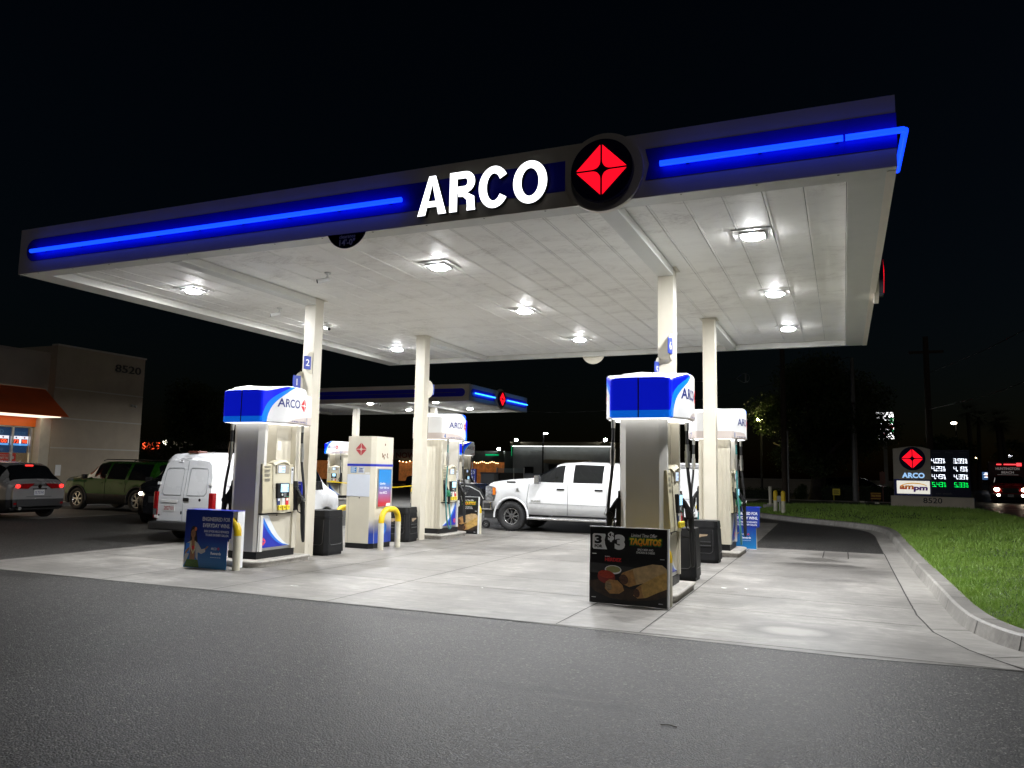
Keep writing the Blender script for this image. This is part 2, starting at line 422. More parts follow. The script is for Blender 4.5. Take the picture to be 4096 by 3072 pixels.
for j, yy in enumerate(YS):
    x0 = kerb_x(yy) if yy > .2 else max(12.95, kerb_x(.25)+(.25-yy)*2.2); x1 = lawn_edge(yy)
    for i in range(NX+1):
        xx = x0+(x1-x0)*i/NX; v.append((xx, yy, lawn_z(xx, yy) if i else .12))
f = [(j*(NX+1)+i, j*(NX+1)+i+1, (j+1)*(NX+1)+i+1, (j+1)*(NX+1)+i) for j in range(len(YS)-1) for i in range(NX)]
lw.add(v, f, 0, True); struct("lawn", lw, SOIL)
def grass():
    rng = np.random.default_rng(4); N = 150000
    t = rng.random(N)**1.9; ys = .25 + t*31; xs = np.empty(N); zs = np.empty(N)
    tab = {}
    for i in range(N):
        k = int(ys[i]*8)
        if k not in tab: tab[k] = (kerb_x(max(.3, k/8)), lawn_edge(k/8))
        a, b = tab[k]; q = rng.random()**1.25
        xs[i] = a-.03+(b-a)*q; d = xs[i]-a; e = b-xs[i]; kk = 1.0 if ys[i] < 24 else max(0., 1-(ys[i]-24)/8)
        zs[i] = .118+.30*kk*min(1, max(0, d)/2.6)*min(1, max(0, e)/1.5)+.012*math.sin(xs[i]*3.1+ys[i]*1.7)
    ang = rng.random(N)*2*math.pi; clump = .7+.5*np.sin(xs*5+np.sin(ys*4))*np.sin(ys*6)
    h = rng.uniform(.035, .085, N)*clump.clip(.55, 1.2)*(1+ys*.03); w = rng.uniform(.0035, .006, N)*(1+ys*.09)
    lean = rng.normal(0, .03, (N, 2))
    V = np.empty((N, 3, 3)); V[:, 0] = np.stack([xs-np.cos(ang)*w, ys-np.sin(ang)*w, zs], 1); V[:, 1] = np.stack([xs+np.cos(ang)*w, ys+np.sin(ang)*w, zs], 1)
    V[:, 2] = np.stack([xs+lean[:, 0], ys+lean[:, 1], zs+h], 1)
    me = bpy.data.meshes.new("grass"); me.vertices.add(N*3); me.vertices.foreach_set("co", V.reshape(-1))
    me.loops.add(N*3); me.loops.foreach_set("vertex_index", np.arange(N*3, dtype=np.int32)); me.polygons.add(N)
    me.polygons.foreach_set("loop_start", np.arange(0, N*3, 3, dtype=np.int32)); me.update()
    m, nt, b = newmat("grass_blades"); vec, x, y, z = ocoord(nt)
    n1 = noise(nt, vec, 1.3, 5, .6).ramp(.3, .7); n2 = noise(nt, vec, 60, 2).ramp(.3, .7)
    col = mixc(nt, n2, mixc(nt, n1, (.075, .22, .014), (.20, .36, .045)), (.30, .42, .09))
    nt.links.new(col, b.inputs['Base Color']); b.inputs['Roughness'].default_value = .5
    tr = nt.nodes.new("ShaderNodeBsdfTranslucent"); nt.links.new(col, tr.inputs[0]); mx = nt.nodes.new("ShaderNodeMixShader"); mx.inputs[0].default_value = .35
    nt.links.new(b.outputs[0], mx.inputs[1]); nt.links.new(tr.outputs[0], mx.inputs[2]); nt.links.new(mx.outputs[0], nt.nodes["Material Output"].inputs[0])
    me.materials.append(m); o = bpy.data.objects.new("grass", me); COL.objects.link(o)
    tag(o, "mown green grass on the mound behind the kerb", "grass", kind="stuff")
grass()

# street beyond the lawn, cross street and sidewalk at the back right, walk in front of the shop
STM = mat("street_asphalt", (.055, .050, .047), .42, var=.25, vs=1.5, bump=.25, bs=60)
LINEM = mat("road_paint", (.6, .6, .57), .5, var=.15)
st = MB(); st.quad((17.2, -60, .004), (46, -60, .004), (46, 300, .004), (17.2, 300, .004)); struct("street", st, STM)
ln = MB(); ln.quad((17.6, 39.2, .008), (26, 39.2, .008), (26, 39.65, .008), (17.6, 39.65, .008))
for k in range(8): ln.quad((27.2, 6+k*12, .008), (27.32, 6+k*12, .008), (27.32, 10+k*12, .008), (27.2, 10+k*12, .008))
struct("road_markings", ln, LINEM)
sw = MB(); sw.box(4, 40.6, 0, 17.0, 42.4, .13); struct("sidewalk", sw, CONC2)
wk = MB(); wk.box(-15.4, 4.0, 0, -14.0, 20, .13); wk.box(-14.0, 6.9, 0.0, -8.6, 10.6, .006); struct("shop_walkway", wk, m_concrete("walkway_concrete", 1.05, False))
# ================================================================== fuel canopy
Z0, ZT, ZS = 4.35, 5.04, 4.47
CW, CL = 12.0, 10.56
FASC = mat("fascia_panel", (.74, .68, .60), .5, var=.05, vs=2)
BANDM = mat("fascia_band", (.005, .009, .70), .45, var=.05)
TUBEM = mat("blue_light_tube", (.02, .1, .8), .3, var=0, emit=(.004, .042, 1.0), es=2.6, smp=True)
LETM = mat("lit_letter_face", (.9, .9, .9), .3, var=0, emit=(.95, .98, 1.0), es=2.6, smp=True)
REDL = mat("lit_emblem_red", (.8, .01, .02), .3, var=0, emit=(1.0, .004, .018), es=1.25, smp=True)
SEAM = mat("panel_seam", (.10, .10, .10), .7, var=0)
def m_soffit():
    m, nt, b = newmat("soffit_panel"); vec, x, y, z = ocoord(nt)
    d = noise(nt, vec, 1.6, 10, .78, stretch=(.8, 1.5, 1), dist=.7); d2 = noise(nt, vec, .5, 4, .6); sp = noise(nt, vec, 26, 5, .75, stretch=(.6, 1.6, 1))
    dirt = (d.ramp(.49, .66).clamp()*d2.ramp(.32, .6).clamp()*sp.ramp(.40, .60).clamp()*.62 + d.ramp(.4, .8).clamp()*.16).clamp()
    col = mixc(nt, dirt, (.92, .91, .87), (.36, .32, .29)); nt.links.new(col, b.inputs['Base Color'])
    rr = dirt*.25+.50; nt.links.new(rr.v, b.inputs['Roughness']); return m
SOFF = m_soffit()
def m_column():
    m, nt, b = newmat("column_paint"); vec, x, y, z = ocoord(nt)
    n = noise(nt, vec, 3, 5, .6).ramp(.3, .7); sc = noise(nt, vec, 18, 4, .7, stretch=(1, 1, .45)).ramp(.66, .74).clamp()
    low = z.ramp(1.3, .1).clamp(); fac = (sc*low*.75).clamp()
    col = mixc(nt, fac, mixc(nt, n, (.57, .53, .435), (.62, .58, .49)), (.30, .27, .22)); nt.links.new(col, b.inputs['Base Color']); b.inputs['Roughness'].default_value = .38
    return m
COLM = m_column()
def emblem(par, M, r=.335, ring=True, depth=.07):
    e = MB()
    if ring:
        e.prism([(1.27*r*math.cos(R(a)), 1.27*r*math.sin(R(a))) for a in range(0, 360, 6)], -.02, .045, 0, M)
        o = e.build("emblem_ring", FASC, par)
    d = MB(); d.prism([(r*math.cos(R(a)), r*math.sin(R(a))) for a in range(0, 360, 6)], .0, .045+depth, 0, M)
    o = d.build("emblem_disc", mat("emblem_navy", (.008, .010, .06), .18, var=0), par, bevel=.015)
    s = MB(); star(s, .80*r, M, 0, .046+depth, ext=.012); s.build("emblem_diamond", REDL, o)
    return o
def round_band(mb, x0, x1, z0, z1, M, lr=True, rr=False, m=0):
    h = (z1-z0)/2; zc = (z0+z1)/2; pts = []
    pts += [(x0+h*math.cos(R(a)), zc+h*math.sin(R(a))) for a in range(90, 271, 12)] if lr else [(x0, z1), (x0, z0)]
    pts += [(x1+h*math.cos(R(a)), zc+h*math.sin(R(a))) for a in range(-90, 91, 12)] if rr else [(x1, z0), (x1, z1)]
    mb.prism(pts, 0, .006, m, M)

can = thing("fuel_canopy", "large near fuel canopy on four cream columns with glowing blue light tubes", "canopy", (0, 0, 0))
FR = FACE_NY(0, 0, 0)                                            # front fascia: u = x, v = z, out = -y
fp = MB(); fp.box(0, 0, Z0+.003, CW, .09, ZT); fp.build("front_fascia", FASC, can)
fp = MB(); fp.box(CW-.09, .0902, Z0+.003, CW, CL, ZT); fp.build("side_fascia", FASC, can)
fp = MB(); fp.box(0, .0902, Z0+.003, .09, CL, ZT); fp.build("side_fascia", FASC, can)
fp = MB(); fp.box(.0902, CL-.09, Z0+.003, CW-.0902, CL, ZT); fp.build("back_fascia", FASC, can)
rf = MB(); rf.box(.1, .1, 4.75, CW-.1, CL-.1, 4.80); rf.build("roof_deck", STEEL, can)
b = MB(); round_band(b, .33, 8.78, 4.53, 4.865, FR); b.build("blue_band", BANDM, can)
b = MB(); b.prism([(9.66, 4.53), (CW, 4.53), (CW, 4.865), (9.66, 4.865), (9.70, 4.70)], 0, .006, 0, FR); b.build("blue_band", BANDM, can)
b = MB(); b.prism([(0, 4.53), (CL-.2, 4.53), (CL-.2, 4.865), (0, 4.865)], 0, .006, 0, FACE_PX(CW, 0, 0)); b.build("blue_band", BANDM, can)
b = MB(); round_band(b, .35, CL-.35, 4.53, 4.865, FACE_NX(0, CL, 0), True, True); b.build("blue_band", BANDM, can)
def tube_run(pts, name="light_tube"):
    t = MB(); t.tube(pts, .029, 10); o = t.build(name, TUBEM, can)
    return o
zt = 4.655
for a, c in ((.37, 2.6), (2.62, 4.85), (4.87, 6.78)): tube_run([(a, -.085, zt), (c, -.085, zt)])
tube_run([(9.83, -.085, zt), (11.55, -.085, zt)])
tube_run([(11.57, -.085, zt), (12.058, -.085, zt), (12.07, -.07, zt), (12.06, .95, zt)])

for xx in [.6+i*.75 for i in range(9)]+[10.1, 10.8, 11.5]:
    cl = MB(); cl.box(xx-.015, -.07, zt-.012, xx+.015, -.004, zt+.012); cl.build("tube_clip", NAVY, can)
def letter(ch, w, h, s):
    """sign-maker's sans capitals cut from abutting flat pieces"""
    ring = lambda cx, cy, ox, oy, ix, iy, a0, a1, n: [[(cx+ox*math.cos(R(a0+(a1-a0)*i/n)), cy+oy*math.sin(R(a0+(a1-a0)*i/n))), (cx+ox*math.cos(R(a0+(a1-a0)*(i+1)/n)), cy+oy*math.sin(R(a0+(a1-a0)*(i+1)/n))), (cx+ix*math.cos(R(a0+(a1-a0)*(i+1)/n)), cy+iy*math.sin(R(a0+(a1-a0)*(i+1)/n))), (cx+ix*math.cos(R(a0+(a1-a0)*i/n)), cy+iy*math.sin(R(a0+(a1-a0)*i/n)))] for i in range(n)]
    if ch == "O": return ring(w/2, h/2, w/2, h/2, w/2-s, h/2-s*.86, 0, 360, 48)
    if ch == "C": return ring(w/2, h/2, w/2, h/2, w/2-s, h/2-s*.86, 33, 327, 40)
    if ch == "A":
        k = .115*w; ap = .79*h; s1 = s*1.04; ix = lambda y: s1+(w/2-s1)*y/ap; y0, y1 = .20*h, .35*h
        return [[(0, 0), (s1, 0), (w/2, ap), (w/2, h), (w/2-k, h)], [(w-s1, 0), (w, 0), (w/2+k, h), (w/2, h), (w/2, ap)], [(ix(y0), y0), (w-ix(y0), y0), (w-ix(y1), y1), (ix(y1), y1)]]
    r = .275*h; cy = h-r; cx = w-.03*w-r; sv = s*.84
    return [[(0, 0), (s, 0), (s, h), (0, h)], [(s, h-sv), (cx, h-sv), (cx, h), (s, h)], [(s, h-2*r), (cx, h-2*r), (cx, h-2*r+sv), (s, h-2*r+sv)]] + ring(cx, cy, r, r, r-s*.95, r-sv, -90, 90, 18)[::1] + [[(cx-.24*w, h-2*r), (cx+.10*w, h-2*r-.0), (w-.05*w, .34*h), (w-.03*w, .10*h), (w, 0), (w-s*1.12, 0), (w-s*1.08, .10*h), (w-s*1.14, .27*h), (cx-.06*w, .36*h), (cx-.24*w, .37*h)]]
LRET = mat("letter_return", (.03, .03, .035), .4, var=0)
for ch, a, c in (("A", 6.99, 7.365), ("R", 7.405, 7.735), ("C", 7.775, 8.145), ("O", 8.195, 8.595)):
    l = MB(); hh = .465 if ch in "AR" else .485; M = FR @ T(a, 4.43 if ch in "AR" else 4.42, 0)
    for q in letter(ch, c-a, hh, .098):
        ar_ = sum(q[i][0]*q[(i+1) % len(q)][1]-q[(i+1) % len(q)][0]*q[i][1] for i in range(len(q)))
        q = q if ar_ > 0 else q[::-1]; l.prism(q, .0085, .060, 1, M); l.poly(q, .0625, 0, M)
    l.build("sign_letter", [LETM, LRET], can)
emblem(can, FR @ T(9.22, 4.665, 0))
emblem(can, FACE_PX(CW, 5.6, 4.665))
# clearance plate at the front edge and its bare twin at the back
c = MB(); c.disc(.30, 0, 24, 0, FACE_NY(5.97, -.004, 4.47) , 203, 337); c.prism([(.30*math.cos(R(a)), .30*math.sin(R(a))) for a in range(202, 339, 6)], -.01, 0, 0, FACE_NY(5.97, -.004, 4.47))
c.text("clearance", .062, FACE_NY(5.985, -.006, 4.297), 1, .01); c.text("14'-0\"", .105, FACE_NY(5.985, -.006, 4.208), 1, .02)
c.build("clearance_plate", [mat("plate_navy", (.01, .014, .09), .4, var=0), WTXT], can)
c = MB(); c.prism([(.30*math.cos(R(a)), .30*math.sin(R(a))) for a in range(202, 339, 6)], -.01, 0, 0, FACE_PY(5.86, CL+.004, 4.47)); c.prism([(.30*math.cos(R(a)), .30*math.sin(R(a))) for a in range(202, 339, 6)], 0.001, .011, 0, FACE_NY(5.86, CL-.002, 4.47)); c.build("clearance_plate", CREAM, can)
# soffit: long metal pans with fine gaps
so = MB(); w = .41; xx = .1
while xx < CW-.12:
    x1 = min(xx+w-.007, CW-.1); so.box(xx, .1, ZS, x1, CL-.1, ZS+.03, 0)
    so.box(xx+.012, .1, ZS-.006, xx+.03, CL-.1, ZS-.0005, 0); xx += w
so.box(.1, .1, ZS+.032, CW-.1, CL-.1, ZS+.06, 1); so.build("soffit", [SOFF, SEAM], can)
fl = MB()                                                        # return flange along the four edges
for x0, y0, x1, y1 in ((.003, .003, CW-.003, .25), (.003, CL-.14, CW-.003, CL-.003), (.003, .252, .42, CL-.142), (CW-.42, .252, CW-.003, CL-.142)): fl.box(x0, y0, Z0, x1, y1, ZS-.008)
for i in range(16): fl.cyl((.4+i*.74, .04, Z0-.0035), (.4+i*.74, .04, Z0-.0005), .011, n=8, m=1)
for i in range(18): fl.cyl((CW-.045, .3+i*.58, Z0-.0035), (CW-.045, .3+i*.58, Z0-.0005), .011, n=8, m=1)
fl.box(CW-.085, .09, Z0-.006, CW-.003, CL, Z0-.0005, 2)
fl.build("edge_flange", [mat("flange_white", (.62, .62, .58), .4, var=.05), SEAM, FASC], can)
BEAMM = mat("beam_white", (.68, .68, .64), .4, var=.04)
CX = (2.93, 9.178); CY = (3.265, 7.149); cw = .2256
for x in CX:
    for y0, y1 in ((.253, CY[0]-.002), (CY[1]+cw+.002, CL-.143)):
        bm = MB(); bm.box(x-cw/2, y0, Z0-.004, x+cw/2, y1, ZS-.008); bm.build("beam", BEAMM, can, bevel=.006)
    for y in CY:
        k = MB(); k.box(x-cw/2, y, .004, x+cw/2, y+cw, ZS-.007)
        k.box(x-cw/2-.05, y-.05, ZS-.0135, x+cw/2+.05, y+cw+.05, ZS-.0085)
        o = k.build("column", COLM, can, bevel=.012)
        h = MB(); h.box(x-cw/2+.03, y-.0025, .62, x+cw/2-.03, y-.0005, 1.0) if y == CY[0] else h.box(x+cw/2+.0005, y+.03, .72, x+cw/2+.0025, y+cw-.03, 1.02)
        h.build("access_plate", CREAM, o)

# recessed canopy lamps, each a thing of its own
LENS = mat("lamp_lens", (1, 1, 1), .3, var=0, emit=(.98, .99, 1.0), es=1680.0, smp=True)
RIMGLOW = mat("added_lens_rim_glow", (1, 1, 1), .3, var=0, emit=(.98, .99, 1.0), es=260.0, smp=True)  # glowing edge added round the lens to brighten the ceiling
WHT = mat("lamp_housing", (.75, .75, .74), .4, var=0)
def lamp_proto(label, grp):
    t = thing("canopy_lamp", label, "ceiling lamp", (0, 0, 0), 0, grp)
    h = MB(); h.box(-.235, -.235, -.010, .235, .235, -.0005); h.box(-.15, -.15, -.030, .15, .15, -.0105); h.build("housing", WHT, t, bevel=.004)
    l = MB(); l_ = [(.107*math.cos(R(a))*(1.15 if abs(math.cos(R(a))) > .5 else 1), .107*math.sin(R(a))*(1.15 if abs(math.sin(R(a))) > .5 else 1)) for a in range(0, 360, 15)]; nl = len(l_); lv = [(a, b_, -.031) for a, b_ in l_]+[(a*.93, b_*.93, -.052) for a, b_ in l_]; l.add(lv, [(i, nl+i, nl+(i+1) % nl, (i+1) % nl) for i in range(nl)], 1, True); l.add(lv[nl:], [tuple(range(nl))[::-1]], 0)
    l.build("lens", [LENS, RIMGLOW], t); return t
names = ["left", "middle", "right"]; rows = ["front", "middle", "back"]
lp = None
for j, y in enumerate((2.03, 5.32, 8.57)):
    for i, x in enumerate((1.46, 6.15, 10.52)):
        lab = "square lit lamp in the near canopy ceiling, %s row, %s" % (rows[j], ("above the left bay", "between the two column pairs", "in the right bay")[i])
        if lp is None: lp = lamp_proto(lab, "lamps under the near canopy"); lp.location = (x, y, ZS-.006)
        else: dup(lp, (x, y, ZS-.006), 0, lab)

# security cameras under the soffit
def camera_proto():
    t = thing("security_camera", "white bullet camera under the canopy left of the front-left column beam", "camera", (0, 0, 0), 0, "ceiling cameras")
    a = MB(); a.cyl((0, 0, 0), (0, 0, -.02), .05, n=14); a.tube([(0, 0, -.02), (0, 0, -.07), (.03, 0, -.10)], .016, 8); a.build("bracket", WHITE, t)
    b_ = MB(); b_.cyl((-.03, 0, -.10), (.15, 0, -.15), .036, n=14); b_.build("housing", WHITE, t, bevel=.005)
    l = MB(); l.cyl((.15, 0, -.15), (.158, 0, -.1522), .030, n=14); l.build("lens", BLACK, t); return t
c0 = camera_proto(); c0.location = (1.85, 3.74, ZS-.006); c0.rotation_euler = (0, 0, R(215))
dup(c0, (4.32, 1.86, ZS-.006), 225, "white bullet camera under the middle of the canopy, in front of the pump numbered 2")
dup(c0, (1.80, 5.24, ZS-.006), -30, "white bullet camera hanging right behind the front-left column")

# curved number flags on the columns
def flag(label, num, x, y, z, rz):
    t = thing("pump_number_sign", label, "number sign", (x, y, z), rz, "pump number signs on the columns")
    v = []; f = []; n_ = 12                                         # a half-round fin standing off the column, curling out
    for i in range(n_+1):
        zz = -.19+.38*i/n_; w_ = .10*math.sqrt(max(0, 1-(zz/.195)**2))+.012
        v += [(0, .02, zz), (0, .0-w_*.6, zz), (-.012*0, -w_*1.25, zz)]
    f = [(i*3+k, i*3+k+1, i*3+k+4, i*3+k+3) for i in range(n_) for k in range(2)]
    m_ = MB(); m_.add(v, f, 0, True); m_.add([(a+.006, b2, c2) for a, b2, c2 in v], [q[::-1] for q in f], 0, True); m_.build("fin", CREAM, t)
    p = MB(); p.box(.008, -.175, -.115, .022, -.035, .115); o = p.build("number_plate", mat("flag_blue", (.02, .05, .36), .35, var=0), t, bevel=.004)
    for sgn, M in ((1, FACE_PX(.0235, -.105, -.055)), (-1, FACE_NX(.006, -.105, -.055))): 
        q = MB(); q.text(num, .16, M, 0, .012); q.build("numeral", WTXT, o)
    return t
flag("blue plate with white numeral 2, upper flag on the front-left column", "2", 3.02, 3.262, 3.31, -18)
flag("blue plate with white numeral 1, half hidden by the pump roof on the front-left column", "1", 2.83, 3.262, 2.98, -30)
flag("blue plate with white numeral 6, upper flag on the front-right column", "6", 9.27, 3.262, 3.31, -12)
flag("blue plate with white numeral 5, low on the left edge of the front-right column", "5", 9.08, 3.262, 2.97, -12)
flag("blue plate with white numeral 4 on the side of the back-left column", "4", 3.03, 7.378, 3.29, 160)
# ================================================================== fuel dispensers
ZB, ZE, ZM = 2.19, 2.69, 2.80                                    # valance: underside, end top, crown
def sst(t): t = max(0., min(1., t)); return t*t*(3-2*t)
HL = .62
def hw(y):
    a = abs(y); r = .39 + .145*sst((.54-a)/.36)
    if a > HL-.05: r -= .05-math.sqrt(max(0, .0025-(a-HL+.05)**2))
    return r
def ztop(y): return ZE + (ZM-ZE-.015)*sst((.56-abs(y))/.42)
def zcrown(y): return ZE + .085*math.sin(math.pi/2*min(1, (HL-abs(y))/.13))
def m_valance(name, es):
    m, nt, b = newmat(name); vec, x, y, z = ocoord(nt)
    def ell(cy, cz, a, c): e = (y-cy)/a; f = (z-cz)/c; return e*e+f*f
    white = ell(.40, 2.19, .90, .655).lt(1.0).mx(y.gt(.40))
    lightb = ell(.40, 2.19, 1.01, .675).lt(1.0).mx(y.gt(.40)).mx(z.lt(2.285))
    beige = ell(.75, 2.17, .95, .165).lt(1.0)
    n = noise(nt, vec, 3, 4, .6).ramp(.3, .7)
    wcol = mixc(nt, beige, mixc(nt, n, (.62, .62, .62), (.68, .68, .68)), (.50, .44, .41))
    bcol = mixc(nt, lightb, (.003, .010, .62), (.004, .14, .80))
    col = mixc(nt, white, bcol, wcol)
    nt.links.new(col, b.inputs['Base Color']); nt.links.new(mixc(nt, white, bcol, mixc(nt, .72, wcol, (0, 0, 0))), b.inputs['Emission Color'])
    b.inputs['Emission Strength'].default_value = es
    b.inputs['Roughness'].default_value = .34; b.inputs['Specular IOR Level'].default_value = .2
    return m
VAL = m_valance("lit_valance", .62)
LIDM = mat("valance_lid", (.8, .82, .84), .35, var=.03, emit=(.8, .85, .9), es=.25)
UNDER = mat("valance_underlight", (.95, .95, .95), .4, var=0, emit=(1, 1, 1), es=1.9, smp=True)
def m_endpanel():
    m, nt, b = newmat("end_panel_steel"); vec, x, y, z = ocoord(nt)
    n = noise(nt, vec, 4, 5, .6, stretch=(1, 1, .3)).ramp(.3, .7); sc = noise(nt, vec, 14, 6, .7).ramp(.62, .75).clamp()*z.gt(1.55)*z.lt(1.85)*(x-.02).ab().lt(.1)
    col = mixc(nt, sc*.35, mixc(nt, n, (.70, .685, .64), (.76, .74, .70)), (.25, .24, .21)); nt.links.new(col, b.inputs['Base Color'])
    b.inputs['Metallic'].default_value = .1; rr = n*.1+.36; nt.links.new(rr.v, b.inputs['Roughness']); return m
ENDM = m_endpanel()
SCREEN = mat("pump_screen", (.3, .6, .8), .2, var=0, emit=(.45, .78, 1.0), es=1.2)
LCD = mat("pump_lcd", (.5, .6, .7), .2, var=0, emit=(.55, .70, 1.0), es=.85)
GRN = mat("green_handle", (.02, .20, .09), .4, var=.08)
TEAL = mat("teal_hose", (.05, .20, .20), .5, var=.5, vs=5)
BTNY = mat("yellow_button", (.85, .68, .04), .35, var=0)
def dome(par):
    d = MB(); ys = [-HL+.0] + [-HL+.05*(1-math.cos(R(q))) for q in (30, 60, 90)] + [-.57+i*1.14/44 for i in range(0, 45)] + [HL-.05*(1-math.cos(R(q))) for q in (90, 60, 30)] + [HL]
    rows = []
    for y in ys:
        h = hw(y); zt = ztop(y); zc = max(zt+.005, zcrown(y))
        pts = [(-h+.03, ZB), (-h, ZB+.02)] + [(-h, ZB+.02+(zt-.03-ZB-.02)*k/5) for k in range(1, 6)] + [(-h+.012, zt-.008), (-h+.035, zt)]
        pts += [(-h*.6, zt+(zc-zt)*.75), (0, zc), (h*.6, zt+(zc-zt)*.75)]
        pts += [(h-.035, zt), (h-.012, zt-.008)] + [(h, ZB+.02+(zt-.03-ZB-.02)*k/5) for k in range(5, 0, -1)] + [(h, ZB+.02), (h-.03, ZB)]
        rows.append([(a, y, c) for a, c in pts])
    n = len(rows[0]); v = [p for r in rows for p in r]
    side = set(range(0, 6)) | set(range(13, 19)); lid = set(range(6, 13))
    for j in range(len(rows)-1):
        for i in range(n-1):
            d.add([v[j*n+i], v[j*n+i+1], v[(j+1)*n+i+1], v[(j+1)*n+i]], [(0, 1, 2, 3)], 1 if 7 <= i <= n-9 else 0, True)
    for j, fl_ in ((0, True), (len(rows)-1, False)):
        r = rows[j]
        for k in range(n//2):                                      # closed end, cut in strips
            q = [r[k], r[k+1], r[n-2-k], r[n-1-k]] if k+1 < n-2-k else [r[k], r[k+1], r[n-1-k]]
            d.add(q if fl_ else q[::-1], [tuple(range(len(q)))], 0)
    o = d.build("valance", [VAL, LIDM], par)
    u = MB(); v = []
    for y in ys: v += [(-hw(y)+.03, y, ZB), (hw(y)-.03, y, ZB)]
    u.add(v, [(2*j, 2*j+2, 2*j+3, 2*j+1) for j in range(len(ys)-1)], 0)
    u.build("underside", [UNDER], o)
    s = MB()                                                       # dark seams down both ends, screws on the lid
    for y, M in ((-HL, -1), (HL, 1)):
        s.box(-.02, y+(-.004 if M < 0 else 0), ZB+.005, -.004, y+(.004 if M > 0 else 0), ZE-.005)
    for sx in (-.22, .0, .15): s.sphere((sx, -HL+.06, ZE+.055), .008, 5)
    s.build("seam", mat("brown_seam", (.03, .015, .012), .6, var=0), o)
    return o
def face_text(par, num, sgn):
    """emblem and lettering lying on the curved valance face"""
    def fn(u0, z0, off=.0035):
        def f(u, w_):
            y = (u0+u)*sgn; return (sgn*(hw(y)+off), y, z0+w_)
        return f
    # reading direction on +X face is +Y; on -X face it is -Y
    ca, cd, cn, cs = (-.13, .21, .40, .12) if sgn > 0 else (-.18, .20, -.52, -.22)
    t = MB(); t.text("ARCO", None, None, 0, .018, 'C', 0, .46, .135, fn(ca, 2.445), res=4); t.build("lettering", NAVYTXT, par)
    q = MB(); s_ = MB(); star(s_, .108, None, 0, 0, .8, .07); f = fn(cd, 2.50)
    q.add([f(a, b_) for a, b_, c in s_.v], s_.f, 0); q.build("emblem", RED, par)
    t = MB(); t.text(num, None, None, 0, .015, 'C', 0, None, .10, fn(cn, 2.215)); t.build("numeral", mat("numeral_blue", (.01, .10, .36), .4, var=0), par)
    t = MB(); t.text("NO SMOKING   TURN ENGINE OFF", None, None, 0, .02, 'C', 0, .42, .024, fn(cs, 2.22), res=1); t.build("small_print", NAVYTXT, par)

